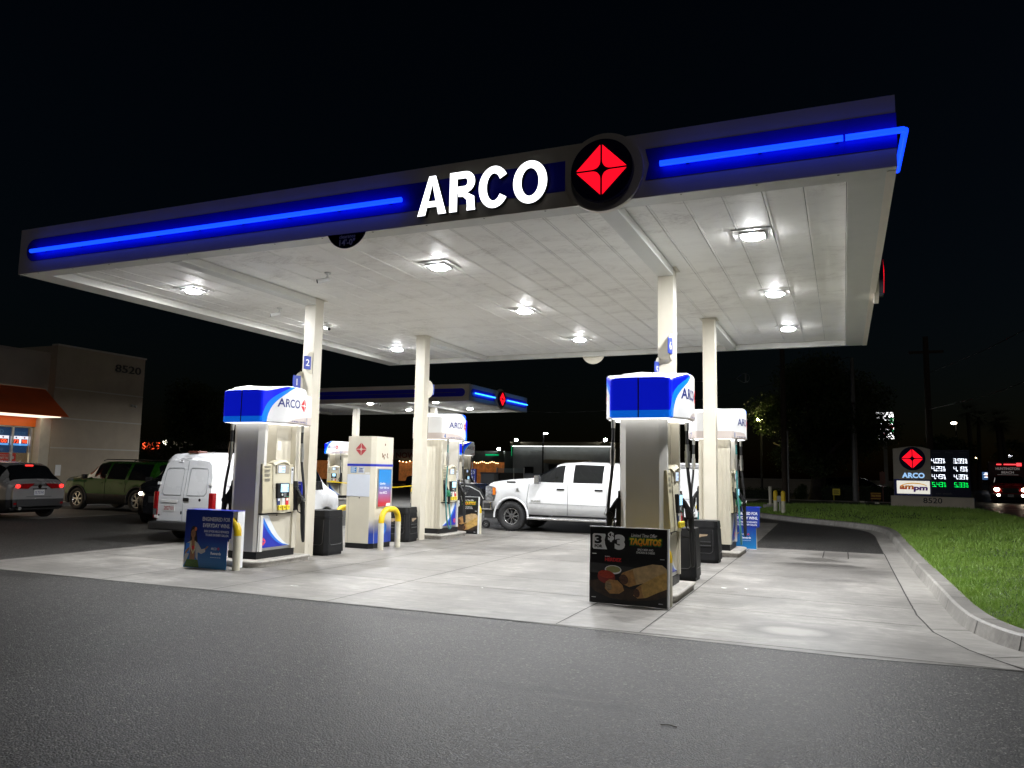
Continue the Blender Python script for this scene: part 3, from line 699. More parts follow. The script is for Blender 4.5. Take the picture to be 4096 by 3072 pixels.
def hose_set(par, sgn, num, diesel=False):
    """console, screens, nozzle and hose of one face; sgn +1 looks along +X"""
    P = lambda x, y, z: (sgn*x, sgn*y, z)                          # the other face is the same turned by half a turn
    F = FACE_PX if sgn > 0 else FACE_NX
    G = lambda x, y, z: F(*P(x, y, z))
    H = lambda x, y, z: F(sgn*x, sgn*y, z)                         # local u runs along reading direction
    # lower panel with its painted wedge (the wedge always rises toward the blue end of the pump)
    lp = MB(); M = H(.262, 0, 0); lp.box(-.425, .22, -.02, .425, .79, 0, 0, M); lp.box(-.425, .222, .0005, .425, .262, .004, 1, M)
    for u in (-.43, .405): lp.box(u, .222, .001, u+.022, .79, .022, 2, M)
    lp.cyl((0, .755, 0), (0, .755, .006), .011, n=10, m=3, M=M)
    o = lp.build("lower_panel", [CREAM, STEEL, WHITE, BLACK], par)
    k = 1 if sgn > 0 else -1
    arc = lambda a0, a1, top, n=18: [(k*(-.402+(a1+.402)*t**1.0), .264+(top-.264)*(1-t)**a0) for t in [i/n for i in range(n+1)]]
    for nm, m_, e, x1, zoff, x0top in (("white_sweep", mat("white_decal", (.78, .82, .86), .35, var=0), 1.9, .40, .002, .19), ("light_blue_sweep", SKYB, 2.25, .40, .003, .062), ("blue_wedge", BLUE, 2.55, .39, .004, 0.)):
        top = .788; n_ = 20; pts = [(k*-.402, .264)]
        for i in range(n_+1):
            t = i/n_; uu = x1 + (-.402+x0top-x1)*t; zz = .266+(top-.266)*t**e
            pts.append((k*uu, zz))
        pts.append((k*-.402, top if nm != "blue_wedge" else .786)) if x0top > 0 else None
        if k < 0: pts = pts[::-1]
        w_ = MB(); w_.poly(pts, zoff, 0, M); w_.build(nm, m_, o)
    s = MB(); star(s, .062, H(.262, k*-.29*1.0, .36), 0, .005); s.build("emblem", mat("emblem_coral", (.75, .07, .09), .4, var=0), o)
    # console
    c = MB(); M = H(.20, 0, 0)
    side = [(.0, .80), (.135, .80), (.142, .86), (.125, 1.15), (.098, 1.555), (0, 1.565)]
    def slab(u0, u1, m_=0, grow=0.):
        pts = [(w_+grow if w_ > 0 else 0, z_) for w_, z_ in side]
        v = [(u0, z_, w_) for w_, z_ in pts]+[(u1, z_, w_) for w_, z_ in pts]; n_ = len(pts)
        c.add(v, [(i, (i+1) % n_, n_+(i+1) % n_, n_+i) for i in range(n_)]+[tuple(range(n_))[::-1], tuple(range(n_, 2*n_))], m_, False, M)
    slab(-.43, .30); c.box(-.43, .775, .0, .31, .798, .105, 1, M)
    con = c.build("console", [CREAMP, BLACK], par, bevel=.006)
    cf = lambda z: .20 + (.142+(z-.86)/(1.555-.86)*(.098-.142)) + .004
    # bowed bezel with an arched hood
    b_ = MB(); prof = []
    n_ = 14
    for i in range(n_+1):
        z_ = .80+ (1.60-.80)*i/n_; prof.append(z_)
    def bez(u, z_):
        base = cf(max(.86, min(1.555, z_))); return base+.035*math.cos(u/.2*1.25)-.004
    us = [-.20+.40*i/8 for i in range(9)]; vv = []
    for z_ in prof:
        for u in us:
            zz = z_
            if z_ > 1.5: zz = 1.5 + (z_-1.5)*(.35+.95*math.cos(u/.2*1.1))
            if z_ < .84: zz = .84 - (.84-z_)*(.4+.8*math.cos(u/.2*1.2))
            vv.append((u, zz, bez(u, z_)-.20))
    b_.add(vv, [(j*9+i, j*9+i+1, (j+1)*9+i+1, (j+1)*9+i) for j in range(n_) for i in range(8)], 0, True, M)
    hood = [(u, 1.5+.1*(.35+.95*math.cos(u/.2*1.1)), bez(u, 1.6)-.20) for u in us]
    b_.add(hood+[(u, z_-.004, -.09+.1) for u, z_, w_ in hood], [(i, i+1, 10+i, 9+i) for i in range(8)], 0, False, M)
    b_.add(hood+[(u*.92, z_-.045, w_+.03) for u, z_, w_ in hood], [(i, 9+i, 10+i, i+1) for i in range(8)], 0, True, M)
    b_.build("bezel", mat("bezel_plastic", (.60, .56, .43), .4, var=.04), con)
    def rel(u, z_, out): return H(cf(z_)+out, u if sgn > 0 else u, z_) if False else (F(sgn*(cf(z_)+out), sgn*u, z_))
    m_ = MB(); m_.box(-.155, -.06, -.02, .155, .075, .004, 0, rel(0, 1.47, .034)); dsp = m_.build("display", mat("display_recess", (.34, .31, .25), .5, var=0), con)
    m_ = MB(); m_.box(-.105, -.05, .004, .045, .055, .008, 0, rel(0, 1.475, .034)); m_.text("0.00", .045, rel(.0, 1.485, .043), 1, .01); m_.text("0.000", .035, rel(-.005, 1.44, .043), 1, .01); m_.build("lcd", [LCD, NAVYTXT], dsp)
    m_ = MB(); m_.box(-.145, -.115, -.03, .145, .12, .022, 0, rel(-.01, 1.14, .034)); trm = m_.build("card_terminal", BLACK, con, bevel=.012)
    m_ = MB(); m_.box(-.075, -.02, .022, .105, .105, .025, 0, rel(-.005, 1.14, .034))
    m_.text("GO!", .035, rel(.012, 1.175, .060), 1, .02)
    for i in range(3):
        for u in (-.065, .082): m_.box(u, i*.022-.012, .0255, u+.016, i*.022-.002, .0265, 1, rel(-.005, 1.15, .034))
    m_.build("screen", [SCREEN, mat("screen_print", (.02, .06, .12), .4, var=0)], trm)
    m_ = MB(); m_.cyl((-.03, -.062, .022), (-.03, -.062, .026), .019, n=12, m=1, M=rel(-.01, 1.14, .034))
    for i in range(4):
        for j in range(3): m_.box(.01+j*.02, -.095+i*.017, .022, .024+j*.02, -.084+i*.017, .025, 0, rel(-.01, 1.14, .034))
    m_.box(.07, -.108, .022, .125, -.088, .0245, 2, rel(-.01, 1.14, .034))
    m_.build("keypad", [GREYTXT, WHITE, GRN], trm)
    for i, (u, cc) in enumerate(((-.105, (.03, .05, .16)), (0, (.7, .7, .7)), (.095, (.62, .03, .04)))):
        m_ = MB(); m_.box(-.033, -.05, 0, .033, .075, .008, 0, rel(u, .965, .030)); m_.box(-.022, .02, .0085, .022, .055, .0095, 1, rel(u, .965, .030)); g_ = m_.build("grade_label", [mat("grade_%d" % i, cc, .4, var=0), WTXT], con)
        m_ = MB(); m_.box(-.034, -.045, .0, .034, .03, .035, 0, rel(u+.005, .885, .030)); m_.text(("87", "89", "91")[i], .033, rel(u+.005, .872, .067), 1, .02); m_.build("grade_button", [BTNY, DARKTXT], con, bevel=.008)
    m_ = MB()                                                      # printed notices left and right
    m_.text("WARNING", .030, rel(-.325, 1.50, .002), 0, .03)
    for k0, z_ in ((0, 1.465), (1, 1.40), (2, 1.325)):
        for i in range(5): m_.box(-.065, -.010*i, 0, .06-.02*(i == 4), -.010*i+.006, .001, 1, rel(-.325, z_, .003))
    m_.build("notice_print", [DARKTXT, mat("faint_print", (.25, .24, .20), .5, var=0)], con)
    m_ = MB(); m_.box(-.028, -.15, 0, .028, .15, .0012, 0, rel(.262, 1.36, .003)); m_.cyl((0, .11, .0012), (0, .11, .002), .02, n=12, m=1, M=rel(.262, 1.36, .003))
    for i in range(12): m_.box(-.018, .06-.016*i, .0012, .018, .068-.016*i, .002, 2, rel(.262, 1.36, .003))
    m_.build("notice_sticker", [WTXT, DARKTXT, GREYTXT], con)
    # nozzle boot, nozzle and hose
    def nozzle(u, col_body, hose_m, path, boot=True, hr=.021):
        if boot:
            m_ = MB(); M2 = F(sgn*.20, sgn*u, 0); m_.box(-.055, .82, 0, .055, 1.20, .15, 0, M2); m_.prism([(-.055, 1.2), (.055, 1.2), (.04, 1.29), (-.04, 1.29)], 0, .125, 0, M2)
            m_.build("nozzle_boot", BLACK, par, bevel=.012)
        z_ = MB(); Q = lambda a, b2, c2: (sgn*a, sgn*(u+b2), c2)
        z_.tube([Q(.335, -.01, 1.19), Q(.36, .0, 1.14), Q(.405, .015, 1.05)], [.019, .032, .036], 12, 0)
        z_.tube([Q(.40, .013, 1.06), Q(.425, .025, .99), Q(.43, .03, .93)], [.040, .058, .046], 12, 2)
        z_.cyl(Q(.425-.0, -.03, .985), Q(.425, .085, .985), .044, n=14, m=2); z_.cyl(Q(.47, .03, .985), Q(.492, .03, .985), .024, n=14, m=1); z_.cyl(Q(.48, .03, .985), Q(.495, .03, .985), .012, n=10, m=0)
        z_.tube([Q(.43, .03, .95), Q(.435, .035, .85), Q(.43, .04, .76)], [.034, .026, .023], 12, 0)
        z_.tube([Q(.40, .0, .95), Q(.385, -.02, .88), Q(.395, -.01, .80), Q(.425, .02, .775)], .009, 8, 3)
        z_.tube([Q(.40, .005, .93), Q(.41, .0, .85), Q(.425, .01, .80)], .006, 6, 1)
        z_.build("nozzle", [BLACK, STEEL, col_body, BLACK], par)
        pts = [Q(a, b2, c2) for a, b2, c2 in path]; h = MB(); h.tube([tuple(p) for p in pline(pts, 8)], hr, 10, 0); ho = h.build("hose", hose_m, par)
        t0 = Vector(pts[0]); t1 = Vector(pts[1]); f_ = MB()
        d = (t1-t0).normalized()
        sw_ = MB(); sw_.cyl(t0, t0+d*.12, .030, .024, 12, 0); sw_.build("swivel", STEEL, ho); f_.cyl(t0+d*.30, t0+d*.386, .026, n=12, m=0); f_.cyl(t0+d*.385, t0+d*.506, .034, n=12, m=0); f_.cyl(t0+d*.505, t0+d*.60, .030, n=12, m=0)
        f_.build("breakaway_fitting", STEEL, ho)
    nozzle(.36, BLACK, RUBBER, [(.40, .0, 2.20), (.405, .015, 1.62), (.44, .05, 1.20), (.455, .06, .80), (.46, .075, .45), (.455, .085, .33), (.445, .075, .36), (.435, .05, .55), (.43, .04, .77)])
    if diesel:
        nozzle(-.355, GRN, TEAL, [(.40, -.02, 2.20), (.40, -.015, 1.60), (.42, -.09, 1.20), (.455, -.15, .80), (.47, -.12, .45), (.465, .0, .24), (.46, .10, .26), (.445, .085, .50), (.43, .04, .77)], True, .017)

def make_pump(label, nums, diesel):
    t = thing("fuel_dispenser", label, "fuel pump", (0, 0, 0), 0, "fuel dispensers under the near canopy")
    b_ = MB(); b_.box(-.275, -.445, .09, .275, .445, .215); b_.build("plinth", BLACK, t, bevel=.004)
    e = MB(); e.prism([(-.30, -.345), (-.30, -.405), (-.21, -.46), (.21, -.46), (.30, -.405), (.30, -.345)], .216, ZB-.002); e.build("end_panel", ENDM, t, bevel=.004)
    e = MB(); pts = [(.30, .345), (.30, .405)]
    for i in range(7): u = .30-.60*(i+.5)/7; pts += [(u+.035, .452), (u+.018, .458), (u-.018, .458), (u-.035, .452)]
    pts += [(-.30, .405), (-.30, .345)]
    e.prism(pts, .216, ZB-.002); e.build("end_panel", CREAM, t)
    u_ = MB(); u_.box(-.195, -.01, 1.566, .195, .344, ZB-.002); u_.box(-.20, -.344, .216, .199, .344, 1.56); 
    u_.box(.1955, .02, 1.78, .197, .10, 1.92, 1); u_.box(-.197, -.02, 1.78, -.1955, .06, 1.92, 1)
    u_.build("core_cabinet", [CREAM, WTXT], t, bevel=.004)
    d = dome(t)
    for sgn, nm in ((1, nums[0]), (-1, nums[1])): face_text(d, nm, sgn)
    hose_set(t, 1, nums[0], diesel); hose_set(t, -1, nums[1], diesel)
    return t
p = make_pump("blue and white fuel dispenser with valance numeral 2, left front island", ("2", "1"), False); p.location = (2.92, 2.345, 0)
p = make_pump("blue and white fuel dispenser behind the dark food poster, right front island", ("6", "5"), False); p.location = (9.17, 2.345, 0)
p = make_pump("fuel dispenser with valance numeral 4 and a green nozzle, left back island", ("3", "4"), True); p.location = (2.92, 8.20, 0); p.rotation_euler = (0, 0, math.pi)
p = make_pump("fuel dispenser with valance numeral 8 and a looping teal hose, right back island", ("7", "8"), True); p.location = (9.20, 7.98, 0); p.rotation_euler = (0, 0, math.pi)
# ================================================================== islands, guards, boards, bins, kiosks
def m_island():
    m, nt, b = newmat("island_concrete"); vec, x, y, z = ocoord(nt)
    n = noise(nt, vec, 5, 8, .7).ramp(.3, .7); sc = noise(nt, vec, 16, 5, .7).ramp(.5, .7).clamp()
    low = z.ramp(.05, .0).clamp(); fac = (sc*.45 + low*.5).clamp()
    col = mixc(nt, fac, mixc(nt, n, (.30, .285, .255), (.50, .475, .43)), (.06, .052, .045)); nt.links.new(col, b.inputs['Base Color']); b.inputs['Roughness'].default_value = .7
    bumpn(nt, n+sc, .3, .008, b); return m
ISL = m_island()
def island(label, x0, x1, y0, y1, nose):
    """raised pump island with a rounded lip; nose = -1 rounds the front corners, +1 the back"""
    cx, cy = (x0+x1)/2, (y0+y1)/2; t = thing("pump_island", label, "concrete island", (cx, cy, 0), 0, "concrete pump islands")
    hx, hy = (x1-x0)/2, (y1-y0)/2; r = .20; pts = []
    for sx, sy, a0 in ((1, 1, 0), (-1, 1, 90), (-1, -1, 180), (1, -1, 270)):
        rr = r if sy == nose else .05
        for k in range(7):
            a = R(a0+90*k/6); pts.append((sx*(hx-rr)+rr*math.cos(a), sy*(hy-rr)+rr*math.sin(a)))
    m_ = MB(); n = len(pts); v = []
    prof = ((.985, .0045), (.985, .055), (1.02, .068), (1.03, .082), (1.02, .096), (.98, .104))
    for k, z in prof: v += [(x*k, y*k, z) for x, y in pts]
    m_.add(v, [(j*n+i, j*n+(i+1) % n, (j+1)*n+(i+1) % n, (j+1)*n+i) for j in range(len(prof)-1) for i in range(n)], 0, True)
    m_.add(v[-n:], [tuple(range(n))]); m_.build("slab", ISL, t); return t
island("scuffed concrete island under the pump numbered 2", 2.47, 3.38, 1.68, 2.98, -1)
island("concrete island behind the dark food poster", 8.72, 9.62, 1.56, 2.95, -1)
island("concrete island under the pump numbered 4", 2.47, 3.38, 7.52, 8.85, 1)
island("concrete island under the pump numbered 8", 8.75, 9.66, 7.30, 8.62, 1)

HOOPC = mat("guard_cream", (.58, .55, .44), .45, var=.08)
def hoop(label, x0, y0, x1, y1, h=.80, grp="bent pipe guards"):
    t = thing("hoop_bollard", label, "bollard", (0, 0, 0), 0, grp)
    d = Vector((x1-x0, y1-y0)); L = d.length; u = d/L; r = min(.22, L/2); P = lambda s, z: (x0+u.x*s, y0+u.y*s, z)
    for s in (0, L):
        m_ = MB(); m_.cyl(P(s, .0), P(s, .50), .055, n=16); m_.build("post", HOOPC, t)
    arc = [P(0, .50)] + [P(r-r*math.cos(R(a)), h-.055-r+r*math.sin(R(a))) for a in range(0, 91, 10)]
    arc += [P(L-r+r*math.sin(R(a)), h-.055-r+r*math.cos(R(a))) for a in range(0, 91, 10)] + [P(L, .50)]
    m_ = MB(); m_.tube(arc, .0555, 16); m_.build("yellow_bend", YELLOW, t); return t
hoop("yellow and cream pipe hoop in front of the payment kiosk side with the coloured advert", 3.45, 4.98, 3.45, 5.58)
hoop("yellow pipe hoop at the far side of the near payment kiosk, mostly hidden", 2.44, 4.98, 2.44, 5.58)
hoop("pipe hoop behind the blue rewards poster", 2.46, 1.40, 3.27, 1.40, .80)
hoop("pipe hoop behind the large dark food poster", 8.80, 1.40, 9.58, 1.40, .80)
hoop("pipe hoop beside the partly hidden dark poster at the left back island", 2.55, 9.38, 3.40, 9.38, .80)
hoop("pipe hoop behind the blue poster at the right back island", 8.95, 9.40, 9.72, 9.40, .74)

PBLK = mat("poster_black", (.013, .013, .014), .32, var=.1); FOAM = mat("foam_board", (.72, .73, .74), .4, var=.03)
def m_grad(name, c0, c1, z0, z1, es=0):
    m, nt, b = newmat(name); vec, x, y, z = ocoord(nt)
    col = mixc(nt, z.ramp(z0, z1).clamp(), c0, c1); nt.links.new(col, b.inputs['Base Color']); b.inputs['Roughness'].default_value = .32
    if es: nt.links.new(col, b.inputs['Emission Color']); b.inputs['Emission Strength'].default_value = es
    return m
PBLUE = m_grad("poster_blue", (.008, .20, .50), (.008, .03, .26), 0.0, .45)
SKIN = mat("print_skin", (.33, .16, .075), .4, var=.1, vs=30); HAIRP = mat("print_hair", (.02, .012, .01), .4, var=0); SHIRT = mat("print_shirt", (.45, .45, .46), .4, var=.1, vs=20)
GRASSP = mat("print_skirt", (.06, .16, .012), .4, var=.4, vs=40); FLOWER = mat("print_flower", (.75, .22, .10), .4, var=.1); LEI = mat("print_lei", (.6, .55, .3), .4, var=.3, vs=50)
def oval(cx, cy, a, b_, n=20, rot=0.):
    c_, s_ = math.cos(R(rot)), math.sin(R(rot))
    return [(cx+a*math.cos(2*math.pi*i/n)*c_-b_*math.sin(2*math.pi*i/n)*s_, cy+a*math.cos(2*math.pi*i/n)*s_+b_*math.sin(2*math.pi*i/n)*c_) for i in range(n)]
def blue_poster(label, x, y, rz, mirror_cut=True):
    """printed sheet wrapped round a pipe hoop: front sheet, folded top and side return"""
    t = thing("advert_board", label, "advert board", (x, y, 0), rz, "poster boards at the pump islands")
    Wd, H_ = .86, .86; F = FACE_NY(0, 0, 0)
    m_ = MB(); sheet = [(.0, .01), (.80, .012), (.80, .44), (.865, .46), (.88, H_-.02), (.85, H_), (.03, H_), (.0, H_-.03)]
    m_.prism(sheet, -.006, 0, 0, F); b_ = m_.build("front_sheet", PBLUE, t)
    m_ = MB(); m_.box(.0, .0065, H_-.006, .90, .24, H_); m_.build("top_fold", BLUE, t)
    if mirror_cut: m_ = MB(); m_.box(.885, .09, .03, .892, .24, H_-.007); m_.build("side_return", FOAM, t)
    m_ = MB(); m_.box(.17, -.004, .004, .80, .0, .012); m_.build("bottom_edge", FOAM, t)
    tx = MB()
    for s_, z_, h_, w_ in (("ENGINEERED FOR", .700, .058, .515), ("EVERYDAY WINS.", .608, .058, .50)): tx.text(s_, None, F @ T(.835, z_, .0015), 0, .022, 'R', 0, w_, h_)
    for s_, z_, w_ in (("SIGN UP FOR ARCO REWARDS", .535, .46), ("TO SAVE ON EVERY GALLON.", .482, .43)): tx.text(s_, None, F @ T(.82, z_, .0015), 0, .018, 'R', 0, w_, .034)
    tx.text("ARCO", None, F @ T(.56, .285, .0015), 0, .0, 'C', 0, .105, .036); tx.text("Rewards", None, F @ T(.60, .215, .0015), 0, .03, 'C', 0, .19, .042)
    for i in range(5): tx.box(.50+i*.04, .175, .001, .532+i*.04, .180, .0015, 0, F)
    tx.build("headline", mat("poster_white", (.85, .86, .88), .4, var=0), b_)
    s = MB(); star(s, .024, F @ T(.645, .305, 0), 0, .0015); s.build("emblem", RED, b_)
    # printed picture: dancing figure in an open white shirt, lei and green skirt
    L = 0.0012
    def lay(name, polys, m, z): 
        q = MB()
        for p_ in polys: q.poly(p_, z, 0, F)
        return q.build(name, m, fig)
    base = MB(); base.poly([(.0+.06, .13), (.27, .13), (.30, .02), (.02, .02)], L, 0, F); fig = base.build("printed_figure", GRASSP, b_)
    lay("hair", [oval(.165, .50, .062, .12), [(.12, .55), (.10, .35), (.16, .28), (.23, .30), (.25, .40), (.215, .55)]], HAIRP, L*1.5)
    lay("shirt", [[(.06, .37), (.13, .405), (.13, .30), (.085, .17), (.01, .04), (.0, .10), (.03, .25)], [(.195, .405), (.26, .37), (.33, .285), (.40, .30), (.405, .25), (.33, .215), (.265, .24), (.27, .12), (.23, .16), (.215, .30)]], SHIRT, L*2.2)
    lay("skin", [oval(.163, .505, .043, .062), [(.145, .46), (.185, .46), (.188, .41), (.205, .395), (.205, .33), (.215, .13), (.115, .13), (.13, .33), (.125, .395), (.142, .41)], [(.395, .28), (.45, .315), (.46, .335), (.44, .34), (.40, .30)], [(.02, .22), (.06, .28), (.10, .31), (.105, .28), (.07, .24), (.03, .20)]], SKIN, L*3)
    lay("top", [[(.128, .34), (.165, .325), (.203, .34), (.20, .285), (.165, .275), (.13, .285)]], RED, L*3.6)
    lay("lei", [[(.12, .40), (.135, .40), (.15, .29), (.175, .235), (.20, .29), (.20, .40), (.215, .40), (.215, .27), (.175, .205), (.135, .27)]], LEI, L*4.2)
    lay("book", [[(.035, .36), (.105, .37), (.105, .21), (.04, .22)]], SKYB, L*2.6)
    lay("flower", [oval(.205, .575, .024, .03)], FLOWER, L*4.2)
    lay("face", [oval(.15, .515, .007, .005, 8), oval(.178, .515, .007, .005, 8), oval(.163, .485, .012, .004, 8)], HAIRP, L*3.6)
    return t
blue_poster("blue rewards poster with a dancing figure, wrapped round a hoop at the left front island", 2.38, 1.275, 1.5)
blue_poster("bright blue rewards poster half hidden by the pump numbered 8", 8.98, 9.18, 0, False)

TORT = mat("print_tortilla", (.55, .38, .19), .45, var=.28, vs=14); TORT2 = mat("print_fried_roll", (.46, .24, .08), .45, var=.35, vs=16); MEAT = mat("print_filling", (.10, .045, .025), .5, var=.6, vs=60)
WOODP = mat("print_board", (.055, .032, .02), .5, var=.5, vs=9); SALSA = mat("print_salsa", (.42, .05, .025), .4, var=.35, vs=40); GUAC = mat("print_dip", (.32, .32, .12), .4, var=.1, vs=40); DIM = mat("print_smoke", (.05, .05, .05), .45, var=.2)
TAQ = m_grad("print_fire", (.75, .05, .02), (.9, .68, .04), .67, .77); GRNP = mat("print_green", (.03, .16, .04), .4, var=0); SILV = mat("print_silver", (.88, .89, .9), .4, var=0)
def food_poster(label, x, y, rz, Wd=.915, H_=.865, lean=2.):
    t = thing("advert_board", label, "advert board", (x, y, 0), rz, "poster boards at the pump islands")
    F = FACE_NY(0, 0, 0.012) @ RX(-lean)
    m_ = MB(); m_.box(0, 0, -.03, Wd, H_, 0, 0, F); bd = m_.build("panel", PBLK, t, bevel=.003)
    m_ = MB(); m_.box(Wd+.001, .0, -.05, Wd+.018, H_, .002, 0, F); m_.box(-.006, H_+.001, -.05, Wd+.018, H_+.010, .003, 0, F); m_.build("edge_trim", FOAM, t)
    k = .001
    def lay(name, polys, m, z):
        q = MB()
        for p_ in polys: q.poly([(a*Wd/.915, b_*H_/.865) for a, b_ in p_], z, 0, F)
        return q.build(name, m, bd)
    lay("offer_tag", [[(.03, .775), (.045, .79), (.185, .79), (.19, .77), (.178, .72), (.185, .67), (.21, .612), (.045, .612), (.03, .63)]], SILV, k)
    q = MB(); M = F
    q.text("3", None, M @ T(.100, .675, k*2), 0, .05, 'C', 0, .088, .098); q.text("FOR", None, M @ T(.105, .628, k*2), 0, .05, 'C', 0, .095, .036); q.build("tag_lettering", PBLK, bd)
    q = MB(); q.text("$", None, M @ T(.255, .70, k), 0, .05, 'C', 0, .075, .115); q.text("3", None, M @ T(.362, .615, k), 0, .07, 'C', 0, .125, .175); q.build("price_lettering", SILV, bd)
    q = MB(); q.text("Limited Time Offer", None, M @ T(.645, .770, k), 0, .015, 'C', 0, .30, .040, shear=.2)
    for s_, z_, w_ in (("SPICY BEEF AND", .618, .185), ("CHICKEN & CHEESE", .586, .215)): q.text(s_, None, M @ T(.665, z_, k), 0, .02, 'C', 0, w_, .024)
    q.text("FEATURING", None, M @ T(.215, .527, k), 0, .0, 'C', 0, .06, .012); q.build("caption", SILV, bd)
    q = MB(); q.text("TAQUITOS", None, M @ T(.655, .655, k), 0, .16, 'C', 0, .40, .115, shear=.12); q.build("title_outline", GRNP, bd)
    q = MB(); q.text("TAQUITOS", None, M @ T(.655, .668, k*2), 0, .06, 'C', 0, .37, .090, shear=.12); q.build("title", TAQ, bd)
    q = MB(); q.text("HERDEZ", None, M @ T(.285, .478, k), 0, .04, 'C', 0, .20, .042); q.build("maker_lettering", RED, bd)
    lay("backdrop", [[(.0, .46), (.915, .40), (.915, .34), (.0, .34)]], DIM, k*.6)
    lay("board", [[(.0, .245), (.12, .27), (.5, .18), (.915, .20), (.915, .13), (.80, .085), (.5, .05), (.25, .065), (.07, .13), (.0, .19)]], WOODP, k)
    lay("dip_bowl", [oval(.285, .385, .10, .05)], SILV, k*1.4); lay("dip", [oval(.285, .39, .088, .038)], GUAC, k*2.0)
    lay("salsa_bowl", [oval(.205, .30, .108, .075, 20, -8)], mat("print_bowl", (.24, .03, .025), .4, var=.1), k*2.4); lay("salsa", [oval(.205, .33, .098, .042, 20, -5)], SALSA, k*3)
    lay("roll", [[(.36, .30), (.40, .36), (.55, .42), (.75, .475), (.86, .47), (.915, .43), (.915, .36), (.70, .275), (.55, .23), (.48, .205), (.40, .235)]], TORT, k*3.4)
    lay("roll_end", [[(.36, .30), (.40, .36), (.52, .40), (.535, .33), (.565, .24), (.48, .205), (.40, .235)]], TORT2, k*3.8); lay("filling", [oval(.415, .285, .050, .058, 16, 30)], MEAT, k*4.2)
    lay("roll", [[(.19, .17), (.20, .245), (.24, .275), (.34, .27), (.40, .22), (.42, .16), (.36, .12), (.25, .115)]], TORT2, k*4.6); lay("filling", [oval(.232, .20, .038, .055, 16, 15)], mat("print_chicken", (.30, .22, .12), .5, var=.5, vs=50), k*5)
    lay("roll", [[(.53, .115), (.56, .20), (.64, .255), (.80, .345), (.915, .40), (.915, .21), (.80, .16), (.68, .10), (.58, .085)]], mat("print_golden", (.58, .36, .11), .45, var=.35, vs=14), k*5.4)
    lay("roll_end", [[(.53, .115), (.56, .20), (.62, .235), (.625, .17), (.65, .10), (.58, .085)]], TORT2, k*5.8); lay("filling", [oval(.567, .145, .036, .05, 16, 10)], MEAT, k*6.2)
    q = MB()
    for a, b_ in ((.03, .555), (.835, .53), (.03, .06), (.82, .04)): q.box(a, b_, k, a+.05, b_+.008, k*1.8, 0, F)
    q.build("cable_ties", SILV, bd); return t
food_poster("large dark food poster with rolled tacos, leaning on a hoop at the right front island", 8.695, 1.235, -1.5)
food_poster("dark food poster partly hidden behind the pump numbered 4", 2.50, 9.245, 0)

BIN = mat("bin_plastic", (.010, .010, .011), .5, var=.2, vs=6, bump=.1, bs=90, spec=.22); INNER = mat("bin_inside", (.004, .004, .004), .8, var=0)
def litter_bin(label, x, y, w, d, h, openings, rz=0.):
    t = thing("litter_bin", label, "bin", (x, y, 0), rz, "black litter bins at the columns")
    def rr(k, c=.06): a, b_ = w/2*k, d/2*k; return [(a-c, -b_), (a, -b_+c), (a, b_-c), (a-c, b_), (-a+c, b_), (-a, b_-c), (-a, -b_+c), (-a+c, -b_)]
    m_ = MB(); m_.prism(rr(.93), .005, .055, 0); m_.prism(rr(1.0), .056, h*.84, 0, None, False, None, .90); m_.build("body", BIN, t, bevel=.012)
    m_ = MB(); m_.prism(rr(.93), h*.845, h, 0, None, False, None, .95); m_.prism([(a*.72, b_*.72) for a, b_ in rr(.93)], h+.0005, h+.002, 1); m_.build("lid", [BIN, INNER], t, bevel=.012)
    m_ = MB()                                                      # moulded U ridge on each side
    for F, hw_ in ((FACE_NY, w), (FACE_PX, d), (FACE_NX, d), (FACE_PY, w)):
        o_ = {FACE_NY: (0, -d/2, 0), FACE_PX: (w/2, 0, 0), FACE_NX: (-w/2, 0, 0), FACE_PY: (0, d/2, 0)}[F]; M = F(*o_)
        a = hw_*.33; pts = [(-a, h*.80)] + [(-a+.06-.06*math.cos(R(q)), h*.24-.06*math.sin(R(q))+.06) for q in range(0, 91, 15)] + [(a-.06+.06*math.sin(R(q)), h*.24+.06-.06*math.cos(R(q))) for q in range(0, 91, 15)] + [(a, h*.80)]
        slope = (hw_ if False else (d if F in (FACE_NY, FACE_PY) else w))*.05/(h*.78)
        m_.tube([(u, v, -(v-.056)*slope+.001) for u, v in pts], .006, 6, 0, M)
    m_.build("ridge", mat("bin_ridge", (.035, .035, .036), .35, var=0), t)
    for F in openings:
        o_ = {FACE_NY: (0, -d/2*.955, 0), FACE_PX: (w/2*.955, 0, 0)}[F]; M = F(*o_)
        m_ = MB(); a = .5*(w if F is FACE_NY else d)*.62; m_.box(-a, h*.40, .0, a, h*.72, .012, 0, M); m_.box(-a*.86, h*.43, .0125, a*.86, h*.69, .0135, 1, M)
        m_.box(-a*.86, h*.50, .014, a*.86, h*.515, .022, 2, M); m_.box(-a*.9, h*.405, .0125, a*.9, h*.43, .03, 2, M)
        m_.prism([(-a*.6, h*.60), (-a*.3, h*.585), (a*.05, h*.63), (a*.55, h*.65), (a*.6, h*.685), (-a*.65, h*.685)], .0145, .017, 3, M)
        m_.build("opening", [BIN, INNER, mat("bin_slot_edge", (.05, .05, .052), .4, var=0), mat("brown_paper", (.30, .22, .14), .7, var=.15)], t)
    return t
litter_bin("black litter bin behind the front-left column, left of the payment kiosk", 2.98, 3.86, .54, .56, .77, ())
litter_bin("black litter bin with a dark slot, between the payment kiosk and the back-left column", 2.80, 6.78, .60, .58, .715, (FACE_NY, FACE_PX), 6)
litter_bin("black litter bin with a scrap of brown paper in its slot, before the back-right column", 9.18, 6.36, .58, .50, .715, (FACE_NY,))
litter_bin("black litter bin glimpsed behind the hose of the pump numbered 6", 9.30, 3.90, .42, .50, .74, ())

